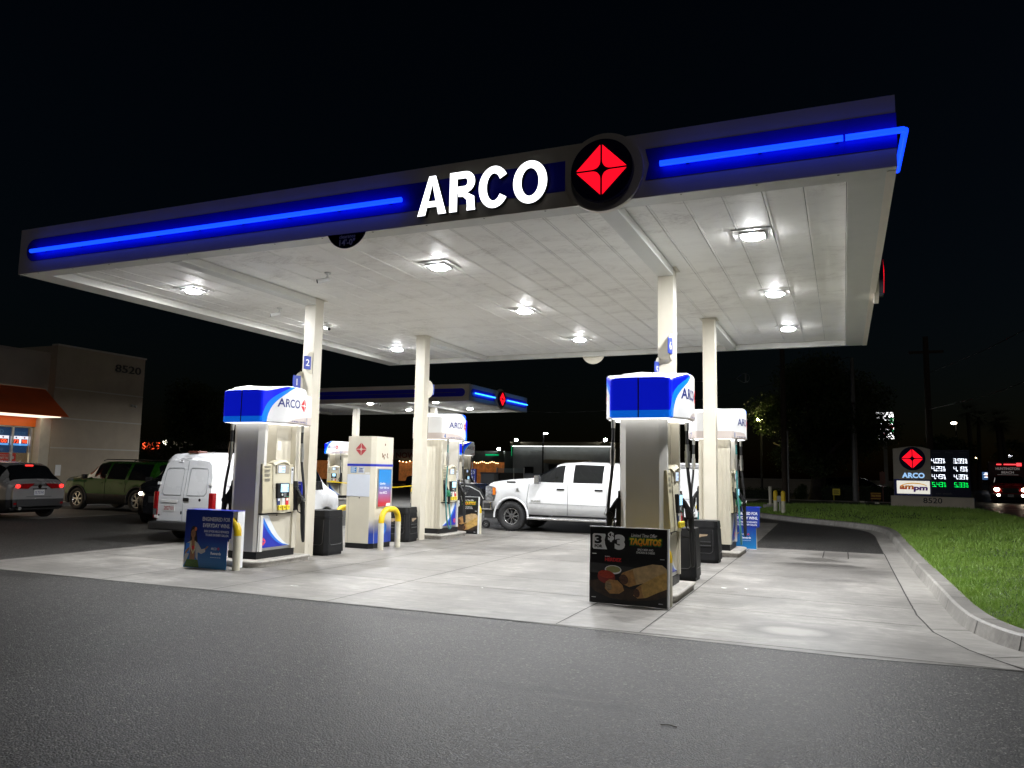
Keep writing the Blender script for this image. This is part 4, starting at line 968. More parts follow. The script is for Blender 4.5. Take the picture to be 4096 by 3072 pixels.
# ------------------------------------------------------------------ payment kiosk
KBASE = m_grad("kiosk_blue_fade", (.012, .05, .36), (.58, .55, .46), .28, .55)
def kiosk(label, x, y, stickers=True):
    t = thing("payment_kiosk", label, "payment kiosk", (x, y, 0), 0, "payment kiosks under the canopies")
    w, d, h, c = .60, .68, 2.13, .075
    out = [(-w/2, -d/2), (w/2-c, -d/2), (w/2, -d/2+c), (w/2, d/2), (-w/2, d/2)]
    m_ = MB(); m_.prism([(a*.97, b_*.97) for a, b_ in out], .004, .10); m_.build("plinth", BLACK, t)
    m_ = MB(); m_.prism(out, .101, 1.555); m_.build("body", KBASE if False else CREAM, t, bevel=.008)
    m_ = MB(); m_.prism([(a*1.01, b_*1.01) for a, b_ in out], 1.556, 1.60); m_.build("blue_stripe", BLUE, t)
    m_ = MB(); m_.prism(out, 1.601, h); m_.build("cap", CREAM, t, bevel=.008)
    F = FACE_NY(0, -d/2, 0); G_ = FACE_PX(w/2, c/2, 0); C_ = frame((w/2-c/2, -d/2+c/2, 0), (1, 1, 0), (0, 0, 1))
    m_ = MB(); m_.box(-.02, .102, .002, .02, .60, .004, 0, C_); m_.box(-c*.66, .102, .0015, c*.66, .60, .003, 0, C_); m_.box(-d/2+c/2+.006, .102, .0015, d/2-c/2-.006, .60, .004, 0, G_); o = m_.build("painted_skirt", KBASE, t)
    m_ = MB(); m_.prism([(-.13, .33), (.0, .20), (.13, .33), (.13, .42), (0, .54), (-.13, .42)], .0045, .006, 0, G_); m_.build("painted_diamond", SKYB, o)
    s = MB(); star(s, .125, F @ T(.0, 1.88, 0), 0, .003); s.build("emblem", mat("emblem_faded_red", (.45, .06, .07), .4, var=.05), t)
    m_ = MB(); m_.box(-w/2+.012, .98, .002, w/2-c-.004, 1.40, .010, 0, F); m_.build("blank_board", mat("blank_board", (.66, .70, .78), .4, var=.03), t)
    m_ = MB(); m_.box(-w/2+.06, .102, .0005, -w/2+.064, .975, .002, 0, F); m_.cyl((0, .955, 0), (0, .955, .006), .014, n=10, M=F); m_.build("lock_plate", SEAM, t)
    if stickers:
        m_ = MB(); m_.box(-.22, 1.43, .001, -.09, 1.545, .0025, 0, F)
        for i in range(5): m_.box(-.21, 1.525-.02*i, .003, -.11-.02*(i % 2), 1.533-.02*i, .0035, 1, F)
        m_.build("blue_sticker", [mat("sticker_blue", (.04, .22, .50), .4, var=0), WTXT], t)
        m_ = MB(); m_.box(-.05, 1.42, .001, .09, 1.545, .0025, 0, F)
        m_.text("EMV", .05, F @ T(.02, 1.49, .003), 1, .03)
        for i in range(4): m_.box(-.04, 1.475-.012*i, .003, .06+.01*(i % 2), 1.481-.012*i, .0035, 1, F)
        m_.build("worn_sticker", [mat("sticker_white", (.55, .6, .66), .5, var=.2, vs=20), NAVYTXT], t)
        m_ = MB(); m_.box(.11, 1.41, .001, .21, 1.44, .0025, 0, F); m_.build("price_label", WTXT, t)
    m_ = MB(); m_.box(-.24, .76, .0015, .26, 1.52, .012, 0, G_); fr = m_.build("advert_frame", STEEL, t, bevel=.003)
    m_ = MB(); m_.box(-.21, .79, .0125, .23, 1.50, .014, 0, G_); m_.build("advert", m_grad("advert_fade", (.45, .02, .03), (.01, .20, .55), .85, 1.25), fr)
    m_ = MB()
    for s_, z_, w_ in (("Quality", 1.20, .20), ("TOP TIER gas", 1.115, .33), ("from ARCO.", 1.03, .27)): m_.text(s_, None, G_ @ T(-.17, z_, .0155), 0, .02, 'L', 0, w_, .05)
    m_.prism([(.06, .795), (.22, .795), (.22, .85), (.09, .85)], .0145, .0155, 0, G_); m_.build("advert_lettering", WTXT, fr)
    m_ = MB()                                                      # rust stains where a plate was torn off
    for i in range(9): q = oval(-.10+random.random()*.22, 1.70+random.random()*.10, .008+random.random()*.014, .012+random.random()*.02, 9); m_.poly(q, .0015, 0, G_)
    m_.poly(oval(.0, 1.98, .016, .025, 10), .0015, 0, G_); m_.build("rust_stain", mat("rust", (.14, .06, .025), .8, var=.4, vs=30), t)
    return t
kiosk("cream payment kiosk with red diamond emblem and a blank white board, near island row", 2.93, 5.34)
kiosk("far payment kiosk partly seen under the second canopy", -6.75, 26.0, False)
# small blue leaflet box on the front-left column
t = thing("leaflet_box", "small blue leaflet box on the back of the pump numbered 2", "leaflet box", (3.18, 2.86, 1.04))
m_ = MB(); m_.box(-.075, -.02, 0, .075, .02, .24); m_.build("holder", BLUE, t, bevel=.006)
m_ = MB()
for i, w_ in enumerate((.10, .07, .05)): m_.box(-.05, .19-.03*i, .001, -.05+w_, .20-.03*i, .002, 0, FACE_PX(.0, 0, 0) @ T(0, 0, .076) if False else FACE_NY(0, -.0205, 0))
m_.build("print", WTXT, t)
# scraps of litter on the slabs
LIT = mat("paper_scrap", (.7, .7, .68), .7, var=.1)
for i, (x, y, lab) in enumerate(((5.0, .55, "crumpled white paper scrap on the concrete in front of the pump numbered 2"), (9.95, 3.2, "white paper scrap on the slab right of the front-right island"), (10.25, 3.25, "flat pale wrapper right of the front-right island"), (7.15, 1.55, "small pale scrap left of the dark food poster"))):
    m_ = MB(); pts = [(random.uniform(-.05, .05), random.uniform(-.04, .04), random.uniform(.006, .02)) for _ in range(6)]
    m_.add(pts, [(0, 1, 2), (0, 2, 3), (0, 3, 4), (0, 4, 5), (1, 2, 4)]); tag(m_.build("paper_scrap", LIT, None, loc=(x, y, .004)), lab, "litter", "scraps of litter")
m_ = MB(); m_.tube([(-.05, 0, .006), (0, .012, .008), (.05, 0, .006)], .0035, 6); tag(m_.build("twig", mat("twig", (.22, .19, .15), .7), None, loc=(10.46, -2.81, .0)), "thin curved twig lying on the dark asphalt in the foreground", "twig")
# ================================================================== vehicles
GLASS = mat("dark_glass", (.006, .007, .008), .06, var=0, coat=.3)
TRIM = mat("black_trim", (.02, .02, .021), .5, var=.1); UNDERM = mat("wheel_well", (.003, .003, .003), .9, var=0)
ALLOY = mat("alloy_rim", (.55, .55, .56), .25, .9, var=.05); TYRE = mat("tyre_rubber", (.016, .016, .017), .65, var=.15, vs=20, bump=.3, bs=50)
HEADL = mat("headlamp_glass", (.30, .31, .32), .12, .7, var=.75, vs=16); AMBER = mat("amber_lens", (.6, .16, .01), .2, var=0)
TAILR = mat("tail_lamp_red", (.22, .006, .008), .12, var=0); TAILON = mat("tail_lamp_lit", (.8, .05, .04), .2, var=0, emit=(1, .03, .025), es=2.2, smp=False)
HEADON = mat("headlamp_lit", (1, 1, 1), .2, var=0, emit=(1, .90, .70), es=16, smp=True)
PLATE = mat("number_plate", (.6, .6, .6), .4, var=0)
def paint(n, c, metal=.0, rough=.28): return mat(n, c, rough, metal, var=.03, vs=2, coat=.5 if max(c) > .3 else .05, spec=.5 if max(c) > .3 else .18)
def wheel(par, x, y, R_, w, side, spokes=6, rim_r=.62, kind=0, knobbly=False):
    """tyre standing on the ground at (x, y); side = +1 / -1 is the outward direction"""
    M = T(x, y, R_) @ RX(-90*side)
    m_ = MB(); h = w/2
    m_.lathe([(R_*rim_r*.98, -h*.9), (R_*.86, -h), (R_*.96, -h*.86), (R_, -h*.55), (R_, h*.55), (R_*.965, h*.84), (R_*.87, h), (R_*rim_r*1.03, h*.92), (R_*rim_r, h*.70), (R_*rim_r*.98, -h*.4)], 36, 0, M)
    if knobbly:
        for i in range(30):
            a = 2*math.pi*i/30; q = M @ Matrix.Rotation(a, 4, 'Z')
            m_.box(R_*.955, -.016, h*.35, R_*1.008, .026, h*1.02, 0, q); m_.box(R_*.955, -.03, -h*.5, R_*1.006, .012, h*.3, 0, q)
    o = m_.build("wheel", TYRE, par)
    r = R_*rim_r; m_ = MB()
    m_.lathe([(r*.99, h*.72), (r*.93, h*.80), (r*.88, h*.62), (r*.86, h*.05)], 36, 0, M); m_.disc(r*.86, h*.04, 32, 1, M)
    for i in range(spokes):
        q = M @ Matrix.Rotation(2*math.pi*i/spokes, 4, 'Z')
        if kind == 0: m_.prism([(r*.16, -r*.13), (r*.55, -r*.10), (r*.90, -r*.19), (r*.90, r*.19), (r*.55, r*.10), (r*.16, r*.13)], h*.35, h*.62, 0, q)
        else:
            m_.prism([(r*.16, -r*.10), (r*.50, -r*.07), (r*.90, -r*.17), (r*.90, -r*.06), (r*.55, r*.0), (r*.90, r*.06), (r*.90, r*.17), (r*.50, r*.07), (r*.16, r*.10)], h*.35, h*.60, 0, q)
        m_.cyl((r*.27, 0, h*.6), (r*.27, 0, h*.70), r*.035, n=8, m=0, M=q)
    m_.cyl((0, 0, h*.1), (0, 0, h*.66), r*.22, r*.20, 16, 0, M)
    m_.build("rim", [ALLOY, UNDERM], o); return o
def shell(par, sp, body_m, low_m=None):
    """car body from side and plan profiles; rows run from sill to roof centre"""
    I = lambda k, x: float(np.interp(x, [a for a, b_ in sp[k]], [b_ for a, b_ in sp[k]]))
    xs0, xs1 = sp['top'][0][0], sp['top'][-1][0]; n = int((xs1-xs0)/.055)
    xs = sorted(set([xs0+(xs1-xs0)*i/n for i in range(n+1)] + [a for k in ('top', 'belt', 'hw') for a, b_ in sp[k] if xs0 <= a <= xs1] + [a for r in sp.get('side', ()) for a in r] + list(sp.get('ws', ())) + list(sp.get('rw', ()))))
    xs = [x for i, x in enumerate(xs) if i == 0 or x-xs[i-1] > .004]
    Ra = sp['R']*sp.get('arch', 1.16); rows = []
    for x in xs:
        hw_ = I('hw', x); zt = I('top', x); zb = min(I('belt', x), zt-.03); wr = min(I('wr', x), hw_*.97); zs = I('sill', x); za = zs
        for xc in sp['wheels']:
            if abs(x-xc) < Ra: za = max(za, sp['R']+math.sqrt(Ra*Ra-(x-xc)**2))
        za = min(za, zb-.08); cab = zt-zb
        ze = zt-min(.07, cab*.35)
        w4 = hw_*.975; w6 = w4+(wr-w4)*min(1, cab/.28) if cab < .28 else wr
        r = [(hw_*.72, za+.01), (hw_*.975, za), (hw_, max(za+.02, zs+.40*(zb-zs))), (hw_*1.005, max(za+.04, zs+.76*(zb-zs))), (w4, zb), ((w4+w6)/2+.02*(cab > .25), zb+(ze-zb)*.5), (w6, ze), (w6*.86, zt-(.012 if cab > .1 else .006)), (w6*.45, zt+.006), (0, zt+.012)]
        lean = sp.get('lean'); dx = [0]*10
        if lean:
            for k, (w_, z_) in enumerate(r): dx[k] = float(np.interp(z_, [a for a, b_ in lean['z']], [b_ for a, b_ in lean['z']]))*max(0, 1-(x-xs0)/lean['len'])
        rows.append([(x+dx[k], w_, z_) for k, (w_, z_) in enumerate(r)])
    bm_, lm = MB(), MB(); wins = {}
    ar = range(len(rows[0])-1)
    for i in range(len(xs)-1):
        xm = (xs[i]+xs[i+1])/2
        for k in ar:
            key = None
            if k in (4, 5):
                for w_ in sp.get('side', ()):
                    if w_[0] < xm < w_[1]: key = ('side', w_)
            if k in (6, 7, 8):
                if 'ws' in sp and sp['ws'][0] < xm < sp['ws'][1]: key = ('ws', 0)
                if 'rw' in sp and sp['rw'][0] < xm < sp['rw'][1]: key = ('rw', 0)
            for sg in (1, -1):
                q = [rows[i][k], rows[i+1][k], rows[i+1][k+1], rows[i][k+1]]; q = [(a, b_*sg, c_) for a, b_, c_ in q]
                if sg > 0: q = q[::-1]
                kk = key if key is None or key[0] != 'side' else key+(sg,)
                tgt = bm_
                if kk: tgt = wins.setdefault(kk, MB())
                elif low_m and k <= sp.get('low', 1): tgt = lm
                tgt.add(q, [(0, 1, 2, 3)], 0, True)
    for j, rev in ((0, False), (len(rows)-1, True)):
        r = rows[j]
        for k in ar:
            q = [r[k], r[k+1], (r[k+1][0], -r[k+1][1], r[k+1][2]), (r[k][0], -r[k][1], r[k][2])]
            (lm if low_m and k <= sp.get('low', 1) else bm_).add(q[::-1] if rev else q, [(0, 1, 2, 3)])
    o = bm_.build("body", body_m, par)
    me = o.data
    md = o.modifiers.new("weld", 'WELD'); md.merge_threshold = .0005
    if low_m: l_ = lm.build("lower_cladding", low_m, par); l_.modifiers.new("weld", 'WELD').merge_threshold = .0005
    for kk, mb in wins.items():
        g_ = mb.build({'side': 'side_window', 'ws': 'windshield', 'rw': 'rear_window'}[kk[0]], GLASS, par); g_.modifiers.new("weld", 'WELD').merge_threshold = .0005
    u = MB(); x0, x1 = xs0+.12, xs1-.12; w_ = I('hw', 0)*.80; u.box(x0, -w_, sp['sill'][1][1]+.03, x1, w_, sp['sill'][1][1]+.28)
    for xc in sp['wheels']:
        u.box(xc-Ra*.98, -w_*1.0, sp['R']*.5, xc+Ra*.98, w_*1.0, sp['R']+Ra*.9)
    u.build("underbody", UNDERM, par); return o, I
def seam_lines(par, lines, name="door_seam", m=None, w=.006):
    q = MB()
    for pts in lines: q.tube(pts, w, 4)
    return q.build(name, m or UNDERM, par)
def plate_on(par, M, txt, tcol=NAVYTXT, w=.27, h=.135, bg_=None):
    q = MB(); q.box(-w/2, -h/2, 0, w/2, h/2, .006, 0, M); q.text(txt, None, M @ T(0, -h*.27, .0075), 1, .01, 'C', 0, w*.86, h*.5); return q.build("licence_plate", [bg_ or PLATE, tcol], par, bevel=0)

# ---- white crew-cab pickup with a white box body behind the cab
PW = paint("pickup_white", (.74, .75, .76))
t = thing("pickup_truck", "big white crew-cab pickup facing left at the back of the canopy", "pickup truck", (5.76, 11.55, .004), 180)
sp = dict(top=[(-.80, 1.50), (-.78, 1.66), (-.60, 1.735), (.3, 1.765), (.80, 1.735), (.92, 1.70), (1.30, 1.49), (1.62, 1.345), (2.2, 1.30), (2.62, 1.245), (2.80, 1.17), (2.84, 1.0)],
          belt=[(-.80, 1.24), (1.0, 1.24), (1.62, 1.26), (2.2, 1.22), (2.70, 1.14), (2.84, .96)], hw=[(-.80, .83), (-.5, .875), (1.5, .88), (2.4, .885), (2.70, .86), (2.84, .78)], wr=[(-.8, .66), (.8, .68), (1.6, .74), (2.84, .7)],
          sill=[(-.80, .43), (1.5, .43), (2.84, .55)], wheels=[2.09], R=.372, arch=1.20, side=[(-.30, .45), (.70, 1.36)], ws=(.95, 1.58))
o, I = shell(t, sp, PW)
for sx, sy in ((2.09, 1), (2.09, -1), (-1.75, 1), (-1.75, -1)): wheel(t, sx, sy*.76, .372, .27, sy, 8, .56, 1, True)
for sy in (1, -1):
    fl_ = MB(); c_ = 2.09; arc = [(c_+.465*math.cos(R(a)), sy*.882, .372+.465*math.sin(R(a))) for a in range(-5, 192, 8)]; fl_.tube(arc, .026, 8); fl_.build("fender_flare", PW, t)
    rb = MB(); rb.tube([(1.62, sy*.93, .345), (-.72, sy*.93, .345)], .035, 10); rb.box(-.7, min(sy*.80, sy*.90), .36, 1.55, max(sy*.80, sy*.90), .385); rb.build("running_board", mat("chrome_step", (.6, .6, .61), .25, .9, var=0), t)
    y_ = sy*.8885
    seam_lines(t, [[(1.63, y_, .44), (1.66, y_, .8), (1.60, sy*.885, 1.2)], [(.58, y_, .44), (.575, y_, .9), (.575, sy*.872, 1.24)], [(-.36, y_, .50), (-.42, y_, .7), (-.42, sy*.87, 1.24)], [(1.6, y_+sy*.003, .72), (-.4, y_+sy*.003, .69)]], w=.005)
    for xx in (.76, -.22): h_ = MB(); h_.box(xx-.10, min(y_-sy*.004, y_+sy*.022), 1.055, xx+.10, max(y_-sy*.004, y_+sy*.022), 1.095); h_.build("door_handle", BLACK, t, bevel=.008)
    mr = MB(); mr.box(1.26, min(sy*.93, sy*1.09), 1.20, 1.40, max(sy*.93, sy*1.09), 1.42); mr.box(1.30, min(sy*.84, sy*.94), 1.235, 1.37, max(sy*.84, sy*.94), 1.275, 1); mr.build("wing_mirror", [mat("mirror_chrome", (.35, .35, .36), .2, .9, var=0), BLACK], t, bevel=.02)
    hl = MB(); hl.prism([(2.80, .74), (2.80, 1.10), (2.72, 1.13), (2.56, 1.10), (2.50, .96), (2.56, .74)], min(sy*.80, sy*.893), max(sy*.80, sy*.893), 0, Matrix(((1, 0, 0, 0), (0, 0, 1, 0), (0, 1, 0, 0), (0, 0, 0, 1)))); lampo = hl.build("headlight", HEADL, t, bevel=.01)
    am = MB(); am.box(2.515, min(sy*.894, sy*.899), .90, 2.60, max(sy*.894, sy*.899), 1.08); am.build("marker_lens", AMBER, lampo)
    bd = MB(); bd.text("RAM", None, (FACE_PY(1.42, y_+.001, .745) if sy > 0 else FACE_NY(1.22, y_-.001, .745)), 0, .05, 'C', 0, .25, .050); bd.build("door_lettering", STEEL, t)
    em = MB(); em.box(1.86, min(y_, y_+sy*.004), 1.0, 1.97, max(y_, y_+sy*.004), 1.02); em.box(1.89, min(y_, y_+sy*.004), 1.03, 1.95, max(y_, y_+sy*.004), 1.075); em.box(1.98, min(sy*.862, sy*.878), 1.215, 2.22, max(sy*.862, sy*.878), 1.25, 1); em.build("fender_badge", [STEEL, TRIM], t)
bp = MB(); bp.box(2.60, -.90, .50, 2.93, .90, .76); bp.build("front_bumper", CHROME, t, bevel=.05)
vl = MB(); vl.box(2.50, -.82, .30, 2.86, .82, .495); 
for sy in (1, -1): vl.box(2.935, sy*.62-.09, .55, 2.94, sy*.62+.09, .68); vl.box(2.66, min(sy*.901, sy*.904), .55, 2.84, max(sy*.901, sy*.904), .68)
vl.build("front_valance", TRIM, t, bevel=.02)
gr = MB(); gr.box(2.82, -.52, .78, 2.87, .52, 1.08); gr.box(2.871, -.46, .82, 2.876, .46, 1.04, 1); gr.build("grille", [CHROME, TRIM], t, bevel=.01)
bx = MB(); bx.box(-3.3, -.90, .52, -.90, .90, 1.64); bx.build("box_body", PW, t, bevel=.02)
DIAM = mat("diamond_plate", (.42, .42, .43), .35, .85, var=.5, vs=60, bump=.6, bs=80)
dp = MB(); dp.box(-3.31, -.915, 1.645, -.89, .915, 1.725); dp.box(-3.32, -.93, 1.726, -.88, .93, 1.765, 1); dp.build("box_trim", [DIAM, PW], t, bevel=.005)
seam_lines(t, [[(-1.75, -.902, 1.6), (-1.75, -.902, .6)], [(-1.75, .902, 1.62), (-1.75, .902, .54)], [(-2.75, .902, 1.62), (-2.75, .902, .54)], [(-2.82, .902, 1.62), (-2.82, .902, .54)], [(-1.0, .902, .93), (-3.2, .902, .93)]], "box_seam", mat("seam_grey", (.2, .2, .21), .5, var=0), .006)
sd = MB(); sd.prism([(-.03, .03), (-.03, -.01), (0, -.04), (.03, -.01), (.03, .03)], 0, .003, 0, FACE_PY(-1.02, .902, 1.52)); sd.build("shield_sticker", NAVY, t)

# ---- small grey trailer in front of the pickup
t = thing("trailer", "small dark grey rounded trailer standing on a jockey wheel beyond the pickup's nose", "trailer", (1.55, 12.0, .004), 0)
m_ = MB(); pr_ = [(-1.1, .42), (.95, .42), (1.05, .55), (1.06, .80), (.92, 1.02), (.62, 1.15), (-.8, 1.17), (-1.1, 1.0)]
m_.prism([(a, b_) for a, b_ in pr_], -.62, .62, 0, Matrix(((1, 0, 0, 0), (0, 0, -1, 0), (0, 1, 0, 0), (0, 0, 0, 1)))); m_.build("body", mat("trailer_grey", (.035, .036, .038), .25, .5, var=.08), t, bevel=.10, seg=4)
m_ = MB(); m_.cyl((.35, -.35, 1.16), (.35, -.35, 1.25), .14, n=18); m_.tube([(.0, -.633, 1.1), (.6, -.633, 1.08), (.9, -.633, .95), (1.02, -.633, .75)], .012, 6); m_.build("roof_vent", STEEL, t)
m_ = MB(); m_.box(.9, -.72, .36, 1.25, -.60, .41); m_.tube([(1.14, -.70, .55), (1.14, -.70, .22)], .03, 8); m_.build("tongue", mat("galvanised", (.3, .3, .31), .45, .7, var=.1), t)
wheel(t, 1.14, -.70, .11, .06, -1, 5, .5); wheel(t, -.2, -.63, .27, .18, -1, 5, .55); wheel(t, -.2, .63, .27, .18, 1, 5, .55)

# ---- white panel van seen from behind
PV = paint("van_white", (.68, .69, .71))
t = thing("delivery_van", "white panel van with windowless back doors, seen from behind at the left", "van", (-.53, 5.97, .004), 90)
sp = dict(top=[(-1.93, 1.60), (-1.90, 1.68), (-1.80, 1.745), (-1.2, 1.775), (.8, 1.765), (1.25, 1.72), (1.80, 1.10), (2.25, .90), (2.40, .80), (2.45, .62)],
          belt=[(-1.93, 1.02), (1.3, 1.02), (1.70, .98), (1.80, .96), (2.25, .84), (2.45, .58)], hw=[(-1.93, .70), (-1.80, .755), (1.7, .765), (2.2, .72), (2.45, .55)], wr=[(-1.93, .585), (-1.7, .64), (1.1, .64), (1.8, .62), (2.45, .45)],
          sill=[(-1.93, .40), (-1.5, .27), (2, .27), (2.45, .27)], wheels=[-1.22, 1.72], R=.275, side=[(.85, 1.55)], ws=(1.30, 1.76), lean=dict(z=[(.5, 0), (.9, .0), (1.7, .13)], len=.6))
shell(t, sp, PV)
for sx in (-1.22, 1.72):
    for sy in (1, -1): wheel(t, sx, sy*.67, .275, .18, sy, 7, .62)
RB = FACE_NX                                                     # the back of a vehicle looks along its -x
bk = lambda y, z: frame((-1.932+max(0, (z-.9))*.163, y, z), (0, -1, 0), (.16 if z > .9 else 0, 0, 1))
q = MB(); q.tube([(-1.935, .0, .42), (-1.935, .0, .9), (-1.83, .0, 1.60)], .006, 5)
for s_ in (1, -1):
    a = s_*.08; b_ = s_*.52
    q.tube([(-1.932, a, .92), (-1.932, b_, .92), (-1.925, s_*.57, .98), (-1.86, s_*.545, 1.40), (-1.852, s_*.50, 1.45), (-1.852, a+s_*.03, 1.46), (-1.86, a, 1.42), (-1.932, a, .92)], .005, 5)
q.build("door_seam", mat("van_seam", (.25, .26, .28), .5, var=0), t)
q = MB(); q.box(-2.06, -.78, .235, -1.90, .78, .40); q.build("rear_bumper", mat("bumper_grey", (.022, .022, .023), .55, var=.1), t, bevel=.03)
for s_ in (1, -1):
    q = MB(); M = T(-1.90, s_*.712, 0); q.box(-.055, -.055, .44, .05, .052, .98, 0, M); o = q.build("tail_light", TAILR, t, bevel=.015)
    q = MB(); q.box(-.0585, -.045, .52, -.056, .042, .64, 0, M); q.build("reverse_lens", HEADL, o)
    for z_ in (.46, 1.12): q = MB(); q.box(-1.975+(.04 if z_ > 1 else 0), s_*.665-.04, z_, -1.90, s_*.665+.04, z_+.055); q.build("door_hinge", WHITE, t, bevel=.008)
plate_on(t, bk(.36, .665), "2827101", mat("plate_red_print", (.35, .03, .04), .4, var=0), .30, .15)
q = MB(); q.box(-.21, .10, 0, .21, .16, .012, 0, bk(.36, .665)); q.build("plate_housing", WHITE, t, bevel=.004)
q = MB(); q.box(-.075, -.035, 0, .075, .035, .02, 0, bk(-.075, .84)); q.build("door_handle", BLACK, t, bevel=.012)
q = MB(); q.sphere((0, 0, 0), .03, 6, 0, bk(-.42, .84), (1, 1, .4)); q.sphere((0, 0, 0), .03, 6, 0, bk(.04, .58), (.7, 1.2, .4)); q.sphere((0, 0, 0), .02, 6, 0, bk(.62, .52), (1, 1, 1)); q.build("lock_cover", BLACK, t)
q = MB(); q.box(-.06, -.02, 0, .06, .02, .015, 0, bk(.22, 1.585)); q.build("high_handle", PV, t, bevel=.008)
q = MB(); q.box(-1.75, -.13, 1.755, -1.50, .13, 1.80); q.build("roof_lamp", mat("brown_lens", (.10, .03, .02), .3, var=0), t, bevel=.015)
seam_lines(t, [[(-.2, -.772, .32), (-.2, -.775, 1.0), (-.2, -.70, 1.5)], [(-.95, -.772, .6), (-.95, -.772, 1.0)], [(-1.75, -.76, 1.0), (.3, -.765, .99)], [(-1.62, -.74, 1.12), (-1.55, -.70, 1.5), (-.95, -.69, 1.52), (-.90, -.735, 1.12), (-1.62, -.74, 1.12)]], "panel_seam", mat("van_seam", (.25, .26, .28)), .005)
q = MB(); q.box(1.12, -.93, 1.0, 1.26, -.80, 1.20); q.build("wing_mirror", BLACK, t, bevel=.02)

# ---- sport-utility cars
def suv(name, label, loc, rz, col, L=4.28, Wd=.86, H=1.53, R_=.33, boxy=False, cladding=True, lights=None, kind=0, mt=.4):
    t = thing(name, label, "car", loc, rz); h = L/2; P_ = paint(name+"_paint_"+str(len(MATS)), col, mt, .25)
    k = H/1.55
    if boxy:
        top = [(-h, 1.0*k), (-h+.03, 1.18*k), (-h+.14, 1.46*k), (-h+.35, 1.54*k), (.35, 1.55*k), (.62, 1.50*k), (1.12, 1.13*k), (1.3, 1.09*k), (h-.25, 1.04*k), (h-.07, .96*k), (h, .75*k)]
        belt = [(-h, .96*k), (1.1, 1.02*k), (1.4, 1.0*k), (h-.2, .94*k), (h, .70*k)]; ws = (.64, 1.10); rw = (-h+.04, -h+.15); side = [(-h+.35, -.92), (-.80, .02), (.10, .92)]
    else:
        top = [(-h, .88*k), (-h+.05, .98*k), (-h+.16, 1.05*k), (-h+.52, 1.44*k), (-h+.75, 1.51*k), (-.3, 1.55*k), (.25, 1.52*k), (.55, 1.45*k), (1.25, 1.04*k), (1.5, 1.0*k), (h-.3, .90*k), (h-.08, .78*k), (h, .60*k)]
        belt = [(-h, .84*k), (-h+.3, 1.0*k), (0, .98*k), (1.2, .96*k), (1.6, .92*k), (h-.2, .80*k), (h, .56*k)]; ws = (.57, 1.23); rw = (-h+.18, -h+.54); side = [(-h+.50, -.95), (-.86, .02), (.10, .95)]
    sp = dict(top=top, belt=belt, hw=[(-h, Wd*.84), (-h+.12, Wd*.95), (-h+.5, Wd), (h-.6, Wd), (h-.15, Wd*.90), (h, Wd*.70)], wr=[(-h, Wd*.74), (-h+.5, Wd*.70), (.5, Wd*.70), (1.2, Wd*.78), (h, Wd*.6)],
              sill=[(-h, .34), (-h+.3, .22), (h-.3, .22), (h, .28)], wheels=[-h+.80, h-.82], R=R_, side=side, ws=ws, rw=rw)
    shell(t, sp, P_, TRIM if cladding else None)
    for sx in (-h+.80, h-.82):
        for sy in (1, -1):
            wheel(t, sx, sy*(Wd-.10), R_, .21, sy, 7 if kind == 0 else 6, .64, kind)
            if cladding: q = MB(); q.tube([(sx+R_*1.17*math.cos(R(a)), sy*(Wd+.002), R_+R_*1.17*math.sin(R(a))) for a in range(-12, 193, 10)], .028, 6); q.build("arch_trim", TRIM, t)
    for sy in (1, -1):
        y_ = sy*(Wd+.006)
        seam_lines(t, [[(1.02, y_, .30), (1.0, y_, .9*k)], [(.06, y_, .28), (.06, y_, .95*k)], [(-.84, y_, .62), (-.87, y_, .95*k)]], w=.004)
        q = MB()
        for xx in (.18, -.70): q.box(xx-.0, min(y_, y_+sy*.014), .86*k, xx+.16, max(y_, y_+sy*.014), .89*k)
        q.build("door_handle", P_, t, bevel=.005)
        q = MB(); q.box(.86, min(sy*Wd, sy*(Wd+.17)), .99*k, .98, max(sy*Wd, sy*(Wd+.17)), 1.13*k); q.build("wing_mirror", BLACK, t, bevel=.03)
        q = MB(); q.sphere((h-.17, sy*Wd*.76, .74*k), .13, 8, 0, None, (1.0, .95, .55)); q.build("headlight", HEADON if lights == 'head' and sy < 2 else HEADL, t)
    return t, h, k, P_
t, h, k, P_ = suv("silver_car", "silver hatchback crossover with lit red tail lamps, cut by the left edge", (-10.72, 6.86, .004), 180, (.34, .335, .335), 4.26, .865, 1.54, .33)
bkf = lambda y, z, dx=0: frame((-h-.003+dx, y, z), (0, -1, 0), (0, 0, 1))
for sy in (1, -1):
    q = MB(); q.prism([(-.02, -.06), (.22, -.075), (.36, .03), (.40, .07), (.05, .06)] if sy > 0 else [(.02, -.06), (.05-.10, .06), (-.40, .07), (-.36, .03), (-.22, -.075)], -.03, .02, 0, frame((-h+.035, sy*.42, .895), (0.16, sy*1.0, 0), (0, 0, 1)) if False else bkf(sy*.56, .885, .0))
    o = q.build("tail_light", TAILR, t, bevel=.01)
    q = MB(); q.sphere((0, 0, .0), .055, 7, 0, bkf(sy*.62, .885, -.02), (1.25, 1, .5)); q.build("lit_lens", TAILON, o)
    q = MB(); q.box(-.10, -.03, 0, .10, .02, .01, 0, bkf(sy*.60, .43, -.01)); q.build("reflector", TAILR, t)
q = MB(); q.box(-.11, -.018, 0, .11, .018, .02, 0, frame((-h+.50, 0, 1.425), (0, -1, 0), (.5, 0, .8))); q.build("brake_light", TAILON, t, bevel=.006)
q = MB(); q.box(-.36, -.12, 0, .36, -.115, .004, 0, bkf(0, .72)); q.box(-.20, .075, 0, .20, .10, .014, 0, bkf(0, .72)); q.cyl((0, .155, 0), (0, .155, .012), .05, n=20, M=bkf(0, .72)); q.build("tailgate_trim", CHROME, t)
plate_on(t, bkf(0, .715), "7LTS760", NAVYTXT, .29, .145)
